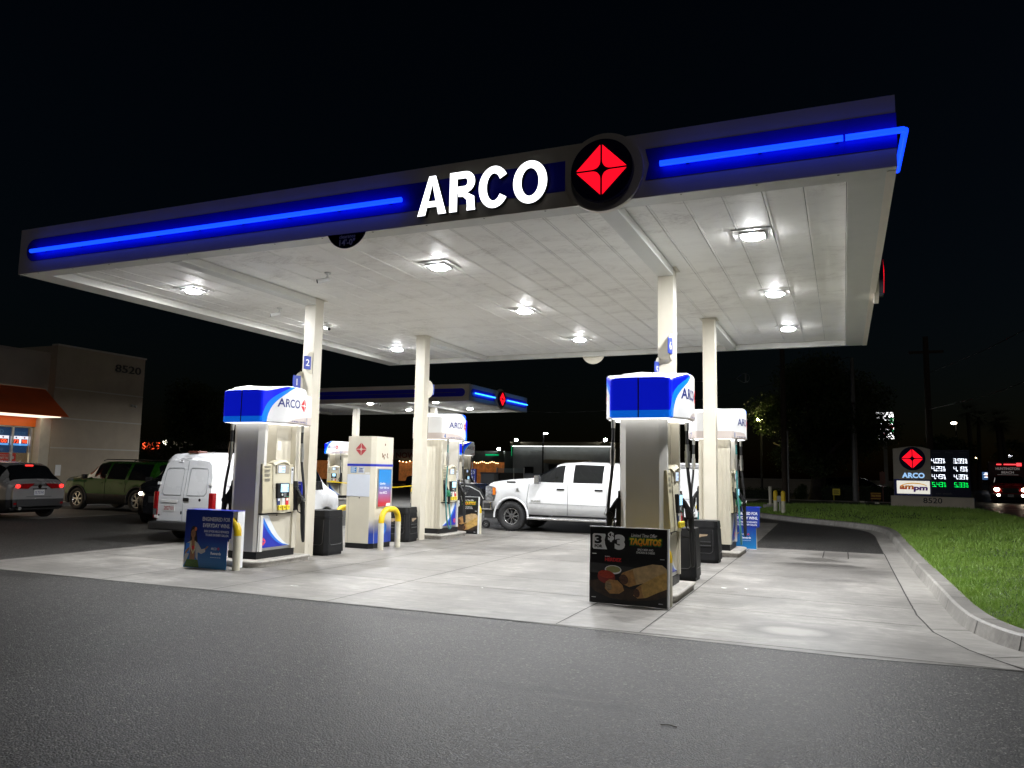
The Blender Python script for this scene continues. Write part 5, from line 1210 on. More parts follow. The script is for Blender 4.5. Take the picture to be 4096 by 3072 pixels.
q = MB(); q.box(-.62, -.10, 0, .62, .10, .03, 0, bkf(0, .44)); q.build("rear_bumper", TRIM, t, bevel=.02)
q = MB(); q.cyl((-h+.10, .52, .30), (-h-.02, .52, .30), .045, n=14); q.build("exhaust_pipe", STEEL, t)
q = MB(); q.prism([(0, 0), (.12, 0), (.03, .06), (.0, .06)], -.015, .015, 0, Matrix(((1, 0, 0, -h+.85), (0, 0, 1, 0), (0, 1, 0, 1.50), (0, 0, 0, 1)))); q.build("roof_antenna", P_, t)
t, h, k, P_ = suv("green_car", "dark green boxy off-roader parked side-on before the shop wall", (-10.55, 11.42, .004), 180, (.014, .085, .005), 4.3, .87, 1.60, .365, True, True, None, 1, .0)
q = MB()
for sy in (1, -1): q.tube([(-h+.5, sy*.60, 1.63), (-h+.6, sy*.60, 1.66), (.35, sy*.60, 1.66), (.5, sy*.60, 1.62)], .016, 6)
q.build("roof_rail", TRIM, t)
t, h, k, P_ = suv("black_car", "black sport-utility car with one glowing headlamp, half hidden by the white van", (-5.40, 9.23, .004), -62, (.006, .006, .007), 4.4, .88, 1.62, .35, True, False, 'head', 0, .0)
plate_on(t, frame((h+.004, 0, .52), (0, 1, 0), (0, 0, 1)), "8RFJ21", NAVYTXT, .27, .13)
q = MB(); q.box(h-.05, -.5, .55, h+.002, .5, .72); q.build("grille", TRIM, t, bevel=.01)
t, h, k, P_ = suv("parked_car", "dark parked car behind the tall blue price board", (-12.6, 37.0, .004), 175, (.02, .022, .026), 4.4, .88, 1.62, .35, True, False)
t, h, k, P_ = suv("dark_car", "dark car on the cross street behind the hedge and big tree", (12.2, 49.0, .004), 0, (.008, .008, .01), 4.7, .9, 1.5, .33, False, False)
q = MB(); q.sphere((h-.10, -.70, .66), .09, 7, 0, None, (.8, 1, .6)); q.build("lit_headlight", HEADON, t)

# ---- red rescue truck coming along the street
t = thing("rescue_truck", "red rescue truck with blazing headlamps on the street at the right edge", "truck", (21.55, 53.4, .004), -97)
PR = paint("rescue_red", (.30, .015, .015))
sp = dict(top=[(-.2, 1.6), (.1, 1.80), (.5, 1.80), (1.0, 1.26), (1.9, 1.14), (2.15, 1.02), (2.2, .8)], belt=[(-.2, 1.16), (1.0, 1.16), (1.9, 1.06), (2.2, .74)], hw=[(-.2, .98), (1.7, .98), (2.1, .92), (2.2, .8)], wr=[(-.2, .8), (2.2, .7)],
          sill=[(-.2, .45), (1, .45), (2.2, .42)], wheels=[1.35], R=.40, side=[(.05, .85)], ws=(.53, .98))
shell(t, sp, PR)
for sx in (1.35, -2.2):
    for sy in (1, -1): wheel(t, sx, sy*.84, .40, .28, sy, 6, .58)
q = MB(); q.box(-3.6, -1.08, .55, -.25, 1.08, 2.72); q.build("rescue_box", mat("rescue_dark", (.05, .012, .012), .35, var=.05), t, bevel=.05)
F_ = frame((-.246, 0, 0), (0, 1, 0), (0, 0, 1))
q = MB(); q.text("HUNTINGTON", None, F_ @ T(0, 2.17, .003), 0, .03, 'C', 0, 1.35, .17); q.text("BEACH", None, F_ @ T(0, 1.93, .003), 0, .03, 'C', 0, .70, .15); q.box(-.6, 1.84, .002, .6, 1.86, .004, 0, F_); q.build("lettering", mat("self_glow_white", (.7, .7, .7), .4, var=0, emit=(1, .95, .9), es=.10), t)  # lettering has a faint glow put into its colour, not a reflection
LB = mat("red_beacon", (.6, .02, .02), .3, var=0, emit=(1, .05, .06), es=2.2)
q = MB(); q.box(-.62, 2.50, .0, -.34, 2.57, .05, 0, F_); q.box(-.20, 2.50, 0, .50, 2.57, .05, 0, F_); q.box(.52, 2.43, 0, .80, 2.64, .05, 0, F_); q.build("beacon_bar", LB, t)
q = MB(); q.box(2.12, -1.0, .40, 2.30, 1.0, .60); q.build("front_bumper", TRIM, t, bevel=.03)
q = MB(); q.box(2.16, -.45, .66, 2.215, .45, .98); q.build("grille", TRIM, t, bevel=.01)
for sy in (1, -1):
    q = MB(); q.sphere((2.18, sy*.74, .88), .13, 8, 0, None, (.5, 1.2, .9)); q.build("headlight", mat("rescue_headlamp", (1, 1, 1), .2, var=0, emit=(1, .84, .62), es=26, smp=True), t)
    q = MB(); q.sphere((2.29, sy*.66, .52), .08, 8, 0, None, (.4, 1.2, 1)); q.build("fog_light", mat("rescue_headlamp", ()), t)
    q = MB(); q.box(.85, sy*1.12-.1, 1.2, .95, sy*1.12+.1, 1.5); q.build("wing_mirror", BLACK, t, bevel=.02)
plate_on(t, frame((2.306, 0, .50), (0, 1, 0), (0, 0, 1)), "1474022", NAVYTXT, .32, .16)
# ================================================================== second canopy with its pumps
A2 = (-14.0, 20.7); W2, L2 = 11.45, 6.35
c2 = thing("fuel_canopy", "smaller far fuel canopy with a rounded dark blue stripe on its near side", "canopy", (A2[0], A2[1], 0), 0)
for nm, b_ in (("front_fascia", (0, 0, W2, .09)), ("back_fascia", (.0902, L2-.09, W2-.0902, L2)), ("side_fascia", (W2-.09, .0902, W2, L2)), ("side_fascia", (0, .0902, .09, L2))):
    m_ = MB(); m_.box(b_[0], b_[1], Z0+.003, b_[2], b_[3], ZT); m_.build(nm, FASC, c2)
m_ = MB(); round_band(m_, .35, W2-.35, 4.53, 4.865, FR, True, True); o = m_.build("blue_band", BANDM, c2)
m_ = MB(); m_.box(.5, -.03, 4.69, W2-.6, -.0065, 4.705); m_.build("unlit_tube", mat("unlit_tube", (.10, .12, .25), .3, var=0), o)
G2 = FACE_PX(W2, 0, 0)
m_ = MB(); round_band(m_, .35, 2.55, 4.53, 4.865, G2, True, False); m_.build("blue_band", BANDM, c2)
m_ = MB(); round_band(m_, 3.75, L2-.2, 4.53, 4.865, G2, False, True); m_.build("blue_band", BANDM, c2)
TUBE2 = mat("pale_blue_light_tube", (.05, .2, .9), .3, var=0, emit=(.03, .28, 1.0), es=4.0, smp=True)
for a, b_ in ((.45, 2.45), (3.8, L2-.15)): m_ = MB(); m_.tube([(W2+.075, a, 4.69), (W2+.075, b_, 4.69)], .03, 8); m_.build("light_tube", TUBE2, c2)
emblem(c2, FACE_PX(W2, 3.15, 4.69), .36)
m_ = MB(); m_.box(.1, .1, ZS, W2-.1, L2-.1, ZS+.04); m_.box(.1, .1, 4.75, W2-.1, L2-.1, 4.8)
for i in range(1, 28): m_.box(i*.41, .1, ZS-.004, i*.41+.015, L2-.1, ZS-.0005)
m_.build("soffit", SOFF, c2)
m_ = MB()
for q in ((.003, .003, W2-.003, .25), (.003, L2-.25, W2-.003, L2-.003), (.003, .252, .3, L2-.252), (W2-.3, .252, W2-.003, L2-.252)): m_.box(q[0], q[1], Z0, q[2], q[3], ZS-.008)
m_.build("edge_flange", mat("flange_white", ()), c2)
for x in (4.05, 8.25):
    m_ = MB(); m_.box(x-.12, .253, Z0-.004, x+.12, L2-.253, ZS-.008); m_.build("beam", BEAMM, c2)
    m_ = MB(); m_.box(x-.125, 2.75, .004, x+.125, 3.0, Z0-.0045); m_.build("column", COLM, c2, bevel=.01)
pos = [(-8.15, 22.0), (-4.82, 22.05), (-8.2, 25.5), (-4.85, 25.5), (-11.5, 22.0)]
for (x, y), w_ in zip(pos, ("front pair, left of the hanging camera", "front pair, nearest its lit corner", "back row, behind the left one", "back row, at its right end", "far left, over the pump numbered 11")):
    dup(lp, (x, y, ZS-.006), 0, "small lit lamp under the far canopy, " + w_, "lamps under the far canopy")
dup(c0, (-7.55, 21.9, ZS-.006), -60, "white bullet camera under the far canopy between two lamps")

def far_pump(label, loc, rz, num):
    t = thing("fuel_dispenser", label, "fuel pump", loc, rz, "fuel dispensers under the far canopy")
    m_ = MB(); m_.box(-.55, -.75, 0, .55, .75, .10); m_.build("island_slab", ISL, t, bevel=.03)
    m_ = MB(); m_.box(-.275, -.445, .101, .275, .445, .215); m_.build("plinth", BLACK, t)
    for s_ in (-1, 1): m_ = MB(); m_.box(-.30, s_*.40-.055, .216, .30, s_*.40+.055, ZB-.002); m_.build("end_panel", CREAM, t, bevel=.02)
    m_ = MB(); m_.box(-.195, -.344, .216, .195, .344, ZB-.002) if False else m_.box(-.195, -.10, 1.56, .195, .344, ZB-.002); m_.box(-.24, -.344, .216, .24, .344, 1.558); m_.build("core_cabinet", CREAM, t)
    d = dome(t); face_text(d, num, 1); hose_set(t, 1, num); return t
far_pump("far fuel dispenser with valance numeral 11 under the second canopy", (-10.95, 23.75, 0), -90, "11")
far_pump("far fuel dispenser showing only its blue valance end right of the pump numbered 4", (-4.45, 23.9, 0), 0, "9")
m_ = MB(); P_ = [Vector((-11.2, 23.2, .85)), Vector((-7.35, 23.0, .66)), Vector((-6.2, 23.0, .78)), Vector((-4.4, 23.4, .70))]
for a, b_ in zip(P_[:-1], P_[1:]): m_.quad(a, b_, b_+Vector((0, .01, .05)), a+Vector((0, .01, .05)))
m_.add([tuple(v+Vector((0, .004, 0))) for v in [Vector(q) for q in m_.v]], [tuple(reversed(f)) for f in m_.f])
tag(m_.build("caution_tape", YELLOW), "yellow caution tape strung low across the far pump row", "tape")
hoop("yellow bend of a pipe hoop at the far payment kiosk", -6.55, 23.2, -6.55, 23.8, .8, "pipe hoops under the far canopy")

# ================================================================== shop on the left
def m_stucco(n, c, bs=30):
    return mat(n, c, .85, var=.10, vs=1.2, bump=.5, bs=bs)
STU = m_stucco("tan_stucco", (.40, .34, .26)); STU2 = m_stucco("pale_stucco", (.42, .39, .34))
sh = thing("shop_building", "tan stucco shop with an orange awning, lit windows and house number 8520", "shop", (-15.5, 0, 0))
H_ = 5.90
m_ = MB(); m_.box(-9, 12.12, 0, 0, 16.1, H_); m_.build("number_wall", STU, sh)
m_ = MB()
for z_ in (2.06, 3.17, 4.30): m_.box(-.02, 12.125, z_, .012, 16.1, z_+.045)
m_.box(-.3, 12.10, H_, .05, 16.13, H_+.06); m_.build("wall_reveal", mat("reveal_white", (.5, .48, .43), .7, var=.05), sh)
m_ = MB(); m_.box(-9, -4, 3.15, -.35, 12.119, 5.55); m_.box(-9, -4, 5.55, -.30, 12.119, 5.62); m_.build("upper_wall", STU2, sh)
m_ = MB(); m_.box(-.36, 11.72, 0, -.02, 12.119, 3.16); m_.box(-9, -4, 0, -8.8, 11.7, 3.1); m_.box(-9, -4, 3.0, -.5, 11.7, 3.12); m_.build("pier", mat("pier_stucco", (.55, .52, .44), .8, var=.08, bump=.3), sh)
AWN = mat("awning_orange", (.66, .10, .014), .6, var=.10, vs=2)
m_ = MB(); v = [(-.33, -4, 4.24), (-.33, 12.0, 4.24), (1.05, 12.0, 3.20), (1.05, -4, 3.20)]
m_.add(v+[(x, y, z-.02) for x, y, z in v], [(0, 3, 2, 1), (4, 5, 6, 7), (1, 2, 6, 5), (3, 7, 6, 2)]); m_.add([(-.33, 12.0, 4.24), (1.05, 12.0, 3.20), (-.33, 12.0, 3.20)], [(0, 1, 2)]); m_.build("awning", AWN, sh)
m_ = MB(); m_.box(-.345, -4, 2.82, -.30, 11.86, 3.14); m_.build("orange_header", mat("header_orange", (.75, .15, .012), .5, var=.05), sh)
m_ = MB(); m_.box(-.1, -4, 3.15, .9, 11.8, 3.18); m_.build("awning_light", mat("awning_light", (.9, .85, .7), .5, var=0, emit=(1.0, .88, .66), es=1.5, smp=True), sh)
m_ = MB(); m_.box(-5, -4, 0, -4.9, 11.6, 3.0); m_.build("lit_interior", mat("lit_interior", (.8, .7, .5), .8, var=.2, vs=1, emit=(1.0, .80, .50), es=1.3, smp=True), sh)
g_ = MB()
for y0, y1 in ((6.4, 8.7), (8.76, 10.90), (10.97, 11.60)): g_.box(-.40, y0, .12, -.385, y1, 2.80)
gl_m, nt, b_ = newmat("shop_glass"); tr = nt.nodes.new("ShaderNodeBsdfTransparent"); mx = nt.nodes.new("ShaderNodeMixShader"); mx.inputs[0].default_value = .16
b_.inputs['Roughness'].default_value = .05; b_.inputs['Base Color'].default_value = (.02, .02, .02, 1); nt.links.new(tr.outputs[0], mx.inputs[1]); nt.links.new(b_.outputs[0], mx.inputs[2]); nt.links.new(mx.outputs[0], nt.nodes["Material Output"].inputs[0])
g_.build("window", gl_m, sh)
f_ = MB()
for y in (6.4, 8.73, 10.93, 11.63): f_.box(-.42, y-.035, .10, -.33, y+.035, 2.82)
f_.box(-.42, 6.4, 2.78, -.33, 11.66, 2.82); f_.box(-.42, 6.4, .06, -.33, 11.66, .13); f_.build("window_frame", mat("frame_aluminium", (.55, .55, .52), .35, .6, var=.05), sh)
Fs = FACE_PX(-.46, 0, 0)
pb = MB(); pb.box(6.6, 1.86, 0, 11.56, 2.76, .01, 0, Fs)
pb.text("GOOD", None, Fs @ T(10.35, 2.52, .012), 1, .02, 'C', 0, .62, .16); pb.text("TOO GOOD STUFF", None, Fs @ T(11.22, 2.50, .012), 1, .02, 'C', 0, .5, .12); pb.text("OR STUFF", None, Fs @ T(10.4, 1.90, .012), 1, .02, 'C', 0, .6, .10)
pb.build("window_film", [mat("film_blue", (.012, .045, .12), .5, var=.2, emit=(.02, .07, .18), es=.5), mat("film_print", (.05, .13, .25), .5, var=0, emit=(.06, .15, .3), es=.5)], sh)
LEDR = mat("led_red", (.8, .05, .02), .4, var=0, emit=(1.0, .10, .03), es=2.4); LEDP = mat("price_panel_lit", (.8, .8, .9), .4, var=0, emit=(.85, .88, 1.0), es=1.3); LEDB = mat("price_panel_blue", (.2, .4, .8), .4, var=0, emit=(.12, .45, 1.0), es=1.0); LEDK = mat("led_dark_red", (.15, .0, .01), .4, var=0, emit=(.35, .0, .02), es=.5)
for i, (y0, num) in enumerate(((9.95, "13"), (10.43, "100"), (10.97, "73"), (11.28, "98"))):
    w_ = .42 if i < 2 else .29
    q = MB(); q.box(y0, 2.15, .012, y0+w_, 2.46, .04, 0, Fs); q.box(y0, 2.12, .012, y0+w_, 2.20, .042, 1, Fs); q.box(y0+.03, 2.19, .042, y0+w_-.03, 2.35, .046, 2, Fs); q.text(num, None, Fs @ T(y0+w_/2, 2.205, .048), 3, .02, 'C', 0, w_*.62, .125); q.cyl((y0+w_/2, 2.405, .042), (y0+w_/2, 2.405, .046), .03, n=10, m=2 if i % 2 else 4, M=Fs)
    q.build("jackpot_panel", [LEDP, LEDB, LEDK, LEDR, SKYB], sh)
q = MB(); q.box(10.55, 1.50, .012, 11.17, 1.84, .02, 0, Fs); q.text("HYDRATES", None, Fs @ T(10.60, 1.74, .022), 1, .02, 'L', 0, .34, .06); q.text("BETTER", None, Fs @ T(10.60, 1.63, .022), 1, .04, 'L', 0, .34, .08); q.text("THAN WATER", None, Fs @ T(10.60, 1.56, .022), 1, .02, 'L', 0, .34, .04); q.poly(oval(11.06, 1.68, .05, .06), .022, 1, Fs)
q.build("red_poster", [mat("poster_red", (.40, .02, .015), .4, var=.05, emit=(.5, .03, .02), es=.25), WTXT], sh)
q = MB(); q.box(10.18, 1.2, .012, 10.40, 1.62, .022, 0, Fs); q.poly([(10.24, 1.62), (10.34, 1.62), (10.32, 1.80), (10.26, 1.80)], .014, 0, Fs); q.poly(oval(10.29, 1.52, .08, .06), .024, 1, Fs); q.text("G", .12, Fs @ T(10.29, 1.48, .026), 2, .03); q.build("bottle_poster", [mat("bottle_red", (.35, .015, .02), .4, var=.2), BLACK, WTXT], sh)
q = MB(); q.text("8520", None, FACE_PX(0, 15.27, 5.22), 0, .008, 'C', .02, 1.25, .31, ext=.02); q.build("house_number", mat("number_dark", (.02, .02, .022), .5, var=0), sh)
q = MB(); q.sphere((.06, 15.55, 3.92), .06, 6); q.sphere((.06, 15.72, 3.90), .06, 6); q.build("wall_floodlight", STEEL, sh)
q = MB(); q.box(.002, 12.4, 1.05, .02, 12.62, 1.45); q.build("wall_notice", WTXT, sh)

# ================================================================== buildings beyond
GREYW = m_stucco("grey_stucco", (.30, .31, .31)); DARKB = mat("dark_wall", (.05, .046, .042), .85, var=.2)
WARM = mat("warm_shop_glow", (.5, .2, .06), .6, var=.8, vs=1.6, emit=(.9, .30, .08), es=.14)
LAMPW = mat("flood_lamp", (1, 1, 1), .3, var=0, emit=(1, 1, .97), es=130, smp=True)
b1 = thing("flat_roof_building", "low grey flat-roofed building with two bright roof lamps and a glowing eave behind the pickup", "building", (-17.2, 60, 0))
m_ = MB(); m_.box(0, 0, 0, 9.8, 8, 3.86); m_.build("wall", GREYW, b1)
m_ = MB(); m_.box(-.10, -.55, 3.87, 9.95, 8, 4.24); m_.build("parapet", mat("parapet_tan", (.30, .27, .19), .8, var=.1), b1)
m_ = MB(); m_.box(.1, -.42, 3.82, 9.7, -.30, 3.866); m_.build("eave_light", mat("eave_light", (1, 1, 1), .3, var=0, emit=(.95, 1, .98), es=4, smp=True), b1)
m_ = MB(); m_.box(3.4, -.9, 2.30, 7.7, -.02, 2.62); m_.build("canopy_ledge", mat("ledge_tan", (.40, .33, .22), .7, var=.08), b1)
m_ = MB(); m_.box(3.6, -.05, 0, 7.4, -.005, 2.2); m_.build("shopfront", DARKB, b1)
m_ = MB(); m_.box(2.15, -.12, 0, 3.15, -.005, 3.84); m_.build("pilaster", GREYW, b1)
m_ = MB(); m_.box(1.3, -.3, 1.25, 2.1, -.01, 1.95); m_.build("meter_box", BLACK, b1)
m_ = MB(); m_.box(-.14, -.1, 2.95, -.105, .0, 4.05); m_.build("green_neon", mat("green_neon", (.0, .3, .1), .3, var=0, emit=(.0, .55, .18), es=.35), b1)
for x in (.6, 9.2):
    m_ = MB(); m_.box(x-.22, -.75, 4.26, x+.22, -.40, 4.34); m_.sphere((x, -.72, 4.42), .16, 8, 1, None, (1, .6, .8)); m_.build("roof_lamp", [BLACK, LAMPW], b1)
b2 = thing("low_shop", "low dark shop with a green wall glow, a corner lamp and string lights below", "shop", (-23.4, 62, 0))
m_ = MB(); m_.box(-3, 0, 0, 4.5, 8, 3.45); m_.build("wall", mat("green_grey_wall", (.10, .12, .11), .85, var=.1), b2)
m_ = MB(); m_.box(-3, -.02, .3, 4.45, -.004, 2.35); m_.build("shopfront", WARM, b2)
m_ = MB(); m_.box(-3, -1.1, 2.40, 4.5, -.0, 2.47); m_.build("eave", DARKB, b2)
m_ = MB(); m_.box(2.4, -.03, 3.0, 3.85, -.005, 3.13); m_.build("neon_tube", mat("green_glow", (.0, .5, .2), .3, var=0, emit=(.0, .7, .22), es=.5, smp=True), b2)
m_ = MB(); m_.box(3.8, -.5, 3.46, 4.2, -.1, 3.52); m_.sphere((4.02, -.42, 3.62), .15, 8, 1); m_.build("corner_lamp", [BLACK, LAMPW], b2)
sl = thing("string_lights", "sagging string of warm bulbs under the low shop's eave", "string lights", (-23.4, 60.6, 0))
BULB = mat("warm_bulb", (1, .8, .5), .3, var=0, emit=(1, .66, .32), es=7); m_ = MB(); pts = []
for i in range(24):
    x = -.4+4.8*i/23; z_ = 2.30+.07*math.cos(i*1.25)-.0*i; pts.append((x, 0, z_+.05)); 
m_.tube(pts, .012, 4); m_.build("cable", BLACK, sl)
bp_ = MB(); bp_.sphere((0, 0, 0), .048, 5); bo = None
for p_ in pts:
    if bo is None: bo = bp_.build("bulb", BULB, sl, loc=(p_[0], p_[1], p_[2]-.05))
    else: q = bo.copy(); COL.objects.link(q); q.location = (p_[0], p_[1], p_[2]-.05)
b3 = thing("thrift_shop", "long low shop front with dark red lettering reading NOW and warm windows", "shop", (-52, 64, 0))
m_ = MB(); m_.box(0, 0, 0, 26, 8, 3.65); m_.build("wall", mat("dim_white_wall", (.16, .16, .16), .8, var=.1), b3)
m_ = MB(); m_.box(0, -.02, 0, 26, -.004, 2.5); m_.build("shopfront_recess", DARKB, b3)
for x0, x1 in ((1.2, 3.4), (7.5, 11.0), (15.0, 17.6), (20.0, 21.7), (22.4, 23.8)): m_ = MB(); m_.box(x0, -.04, .3, x1, -.021, 2.35); m_.build("lit_window", WARM, b3)
m_ = MB(); F_ = FACE_NY(0, -.003, 0); m_.text("NOW & NEW", None, F_ @ T(19.55, 2.68, 0), 0, .03, 'L', 0, 5.6, .62); m_.build("shop_lettering", mat("letter_dark_red", (.09, .012, .016), .5, var=0), b3)
m_ = MB(); m_.text("Thrifty's Cuts", None, F_ @ T(3.6, 2.95, 0), 0, .04, 'R', 0, 4.4, .5); m_.build("lit_lettering", mat("lit_white_letters", (.8, .85, 1), .4, var=0, emit=(.75, .85, 1.0), es=.6), b3)
m_ = MB()
for i in range(9): m_.sphere((20.2+i*.42, -.3, 2.36-.05*(i % 3)), .06, 5)
m_.build("window_bulb_row", BULB, b3)
b4 = thing("dark_building", "unlit low building behind the white van, under a pale roof edge", "building", (-78, 62, 0))
m_ = MB(); m_.box(0, 0, 0, 25, 8, 3.5); m_.build("wall", DARKB, b4)
m_ = MB(); m_.box(-.2, -.3, 3.5, 25.2, 8, 4.3); m_.build("roof_edge", mat("roof_edge_tan", (.20, .185, .16), .8, var=.1), b4)
t = thing("neon_sign", "red lit sale lettering with a blue-white mark on the wall left of the van", "neon sign", (-58.9, 55.0, 0))
m_ = MB(); F_ = FACE_NY(-2.2, 0, 3.2); m_.text("SALE", None, F_ @ T(3.2, 0, 0), 0, .02, 'C', 0, 2.6, .75); m_.build("red_lettering", LEDR, t)
m_ = MB(); m_.text("5", None, F_ @ T(.0, .1, 0), 0, .02, 'C', 0, .5, .8); m_.build("blue_mark", mat("blue_white_neon", (.6, .75, 1), .4, var=0, emit=(.5, .72, 1.0), es=1.6), t)
m_ = MB(); m_.box(-2.8, .02, 2.9, 2.6, .1, 4.3); m_.box(-1.0, .02, 0, -.8, .1, 2.9); m_.build("backing", DARKB, t)

# ---- things standing between the canopies and the back buildings
t = thing("price_board", "blue board with white cash prices 399 and 419 beside the pump numbered 4", "price board", (-7.3, 30, 0))
m_ = MB(); m_.box(0, 0, .25, .66, .16, 1.60); m_.build("panel", NAVY, t, bevel=.01); m_ = MB(); m_.box(-.10, -.02, 0, -.005, .14, 1.63); m_.build("side_post", BLUE, t)
m_ = MB(); F_ = FACE_NY(0, -.003, 0); m_.text("ARCO", None, F_ @ T(.36, 1.31, 0), 0, .02, 'C', 0, .46, .20); m_.text("Debit/Cash", None, F_ @ T(.34, 1.13, 0), 0, .015, 'C', 0, .50, .10); m_.box(.04, 1.06, .001, .62, 1.075, .002, 0, F_)
for z_, n_ in ((.86, "399"), (.62, "419"), (.38, "449")): m_.text(n_, None, F_ @ T(.63, z_, 0), 0, .02, 'R', 0, .26, .15); m_.box(.05, z_+.09, .001, .29, z_+.11, .002, 0, F_); m_.box(.05, z_+.03, .001, .25, z_+.05, .002, 0, F_)
m_.build("lettering", mat("board_print", (.55, .58, .62), .5, var=0), t)
t = thing("planter", "blue planter box with a spiky plant in front of the price board", "planter", (-6.55, 29.4, 0))
m_ = MB(); m_.box(-.7, -.3, 0, .45, .3, .40); m_.build("box", mat("planter_blue", (.015, .07, .16), .5), t, bevel=.02)
LEAFD = mat("spiky_leaf", (.05, .085, .03), .5, var=.3, vs=20); m_ = MB(); rnd = random.Random(3)
for i in range(70):
    a = rnd.uniform(0, 6.28); l_ = rnd.uniform(.35, .62); e = rnd.uniform(.35, 1.35); c_ = Vector((rnd.uniform(-.08, .28), rnd.uniform(-.12, .12), .36)); d = Vector((math.cos(a)*math.cos(e), math.sin(a)*math.cos(e), math.sin(e))); s_ = d.cross(Vector((0, 0, 1))).normalized()*.022
    m_.add([c_-s_, c_+s_, c_+d*l_*.6+s_*.8, c_+d*l_-Vector((0, 0, .06)), c_+d*l_*.6-s_*.8], [(0, 1, 2, 3, 4)])
m_.build("spiky_plant", LEAFD, t)
m_ = MB()
for i in range(14): m_.sphere((rnd.uniform(-.15, .35), rnd.uniform(-.2, .2), rnd.uniform(.62, .95)), .03, 4)
m_.build("flower", mat("coral_flower", (.45, .12, .08), .5), t)
for x, lab in ((-12.0, "grey stuccoed cabinet wall left of the pickup's bonnet, beside the dark gate"), (-8.65, "grey cabinet wall with a dark cap just above the pickup's bonnet")):
    t = thing("equipment_box", lab, "cabinet", (x, 42, 0), 0, "grey equipment boxes behind the pickup")
    m_ = MB(); m_.box(0, 0, 0, 1.0, .8, 1.30); m_.build("body", mat("box_grey", (.36, .37, .39), .7, var=.06), t); m_ = MB(); m_.box(-.05, -.05, 1.301, 1.05, .85, 1.40); m_.build("cap", mat("cap_grey", (.16, .17, .19), .6), t)
t = thing("slatted_fence", "dark slatted fence and gate with a pale scalloped top, left of the flat-roofed building", "fence", (-11.2, 43, 0))
m_ = MB(); m_.box(.1, 0, 0, 2.05, .06, 1.40); m_.build("gate_panel", DARKB, t); m_ = MB()
for i in range(20): m_.prism([(i*.098+.02, 1.70), (i*.098+.09, 1.70), (i*.098+.08, 1.42), (i*.098+.05, 1.38), (i*.098+.03, 1.42)], -.005, .005, 0, FACE_NY(0, -.01, 0))
m_.build("scallop_top", mat("pale_canvas", (.25, .30, .30), .7), t); m_ = MB()
for x in (-.02, 1.28, 2.06): m_.cyl((x, 0, 0), (x, 0, 1.76), .04, n=8)
m_.build("fence_post", STEEL, t)
t = thing("parking_lamp", "slim dark lamp post with a lit head in front of the flat-roofed building", "street lamp", (-8.5, 45, 0))
m_ = MB(); m_.cyl((0, 0, 0), (0, 0, 4.30), .07, .05, 10); m_.build("pole", BLACK, t); m_ = MB(); m_.box(-.02, -.12, 4.28, .36, .12, 4.36); m_.box(.06, -.09, 4.255, .33, .09, 4.279, 1); m_.build("lamp_head", [BLACK, LAMPW], t)
t = thing("street_lamp", "tall unlit street lamp with a curved arm above the white van", "street lamp", (-45.4, 50, 0))
m_ = MB(); m_.cyl((0, 0, 0), (0, 0, 8.0), .11, .07, 10); m_.build("pole", mat("grey_pole", (.10, .10, .10), .6, var=.1), t)
m_ = MB(); m_.tube([(0, 0, 7.3), (.35, .0, 7.75), (1.0, 0, 8.1), (2.0, 0, 8.22)], .05, 8); m_.build("arm", mat("grey_pole", ()), t); m_ = MB(); m_.box(1.9, -.12, 8.12, 2.6, .12, 8.24); m_.build("lamp_head", mat("grey_pole", ()), t)
m_ = MB(); m_.sphere((0, 0, 0), .30, 8); tag(m_.build("distant_lamp", mat("distant_lamp_glow", (1, 1, 1), .3, var=0, emit=(1, .95, .75), es=9), None, loc=(-61.9, 60.5, 4.15)), "white lamp shining through the leaves above the sale lettering", "lamp")

# ================================================================== right side: signs, bollards, poles
ms = thing("monument_sign", "low roadside price sign with red diamond disc and lit white and green prices", "price sign", (13.5, 33.45, 0))
m_ = MB(); top = [(0, .67)]; m_.prism([(.0, 0), (3.38, 0), (3.40, .66), (.0, .68)], -.30, .30, 0, FACE_NY(0, .3, 0)); m_.text("8520", None, FACE_NY(1.72, -.003, .37), 1, .012, 'C', 0, .78, .25); m_.build("base", [m_stucco("sign_stucco", (.66, .59, .49)), DARKTXT], ms)
cab = [(.13, .69), (1.70, .69), (1.70, 2.87)] + [(1.70-1.56*i/8, 2.87+.13*math.sin(math.pi*(i/8)**.9)) for i in range(1, 8)] + [(.14, 2.90)]
m_ = MB(); m_.prism(cab, -.25, 0, 0, FACE_NY(0, .05, 0)); tan = m_.build("tan_cabinet", mat("sign_tan", (.56, .51, .43), .45, var=.06), ms, bevel=.02)
m_ = MB(); m_.box(1.705, .06, .69, 3.30, .28, 2.84); m_.build("price_cabinet", mat("sign_navy", (.012, .016, .05), .35, var=.05), ms, bevel=.015)
F_ = FACE_NY(0, .048, 0)
d_ = emblem(ms, F_ @ T(.94, 2.43, -.04), .55, False, .03)
m_ = MB(); m_.text("ARCO", None, F_ @ T(.96, 1.52, .004), 0, .03, 'C', 0, .94, .245); m_.build("lit_lettering", mat("lit_pale_blue", (.5, .7, 1), .3, var=0, emit=(.35, .62, 1.0), es=1.0), ms)
m_ = MB(); m_.box(.13, .70, .0015, 1.69, 1.46, .003, 0, F_); m_.build("navy_band", NAVY, ms)
m_ = MB(); m_.box(.25, .79, .004, 1.63, 1.39, .03, 0, F_); lb = m_.build("lit_box", mat("lit_cream_panel", (.9, .9, .85), .4, var=0, emit=(1.0, .97, .86), es=.72), ms)
AMO = m_grad("ampm_orange", (.55, .03, .05), (.75, .25, .02), .98, 1.12, .35); PUR = mat("ampm_purple", (.10, .02, .20), .4, var=0, emit=(.12, .03, .25), es=.3)
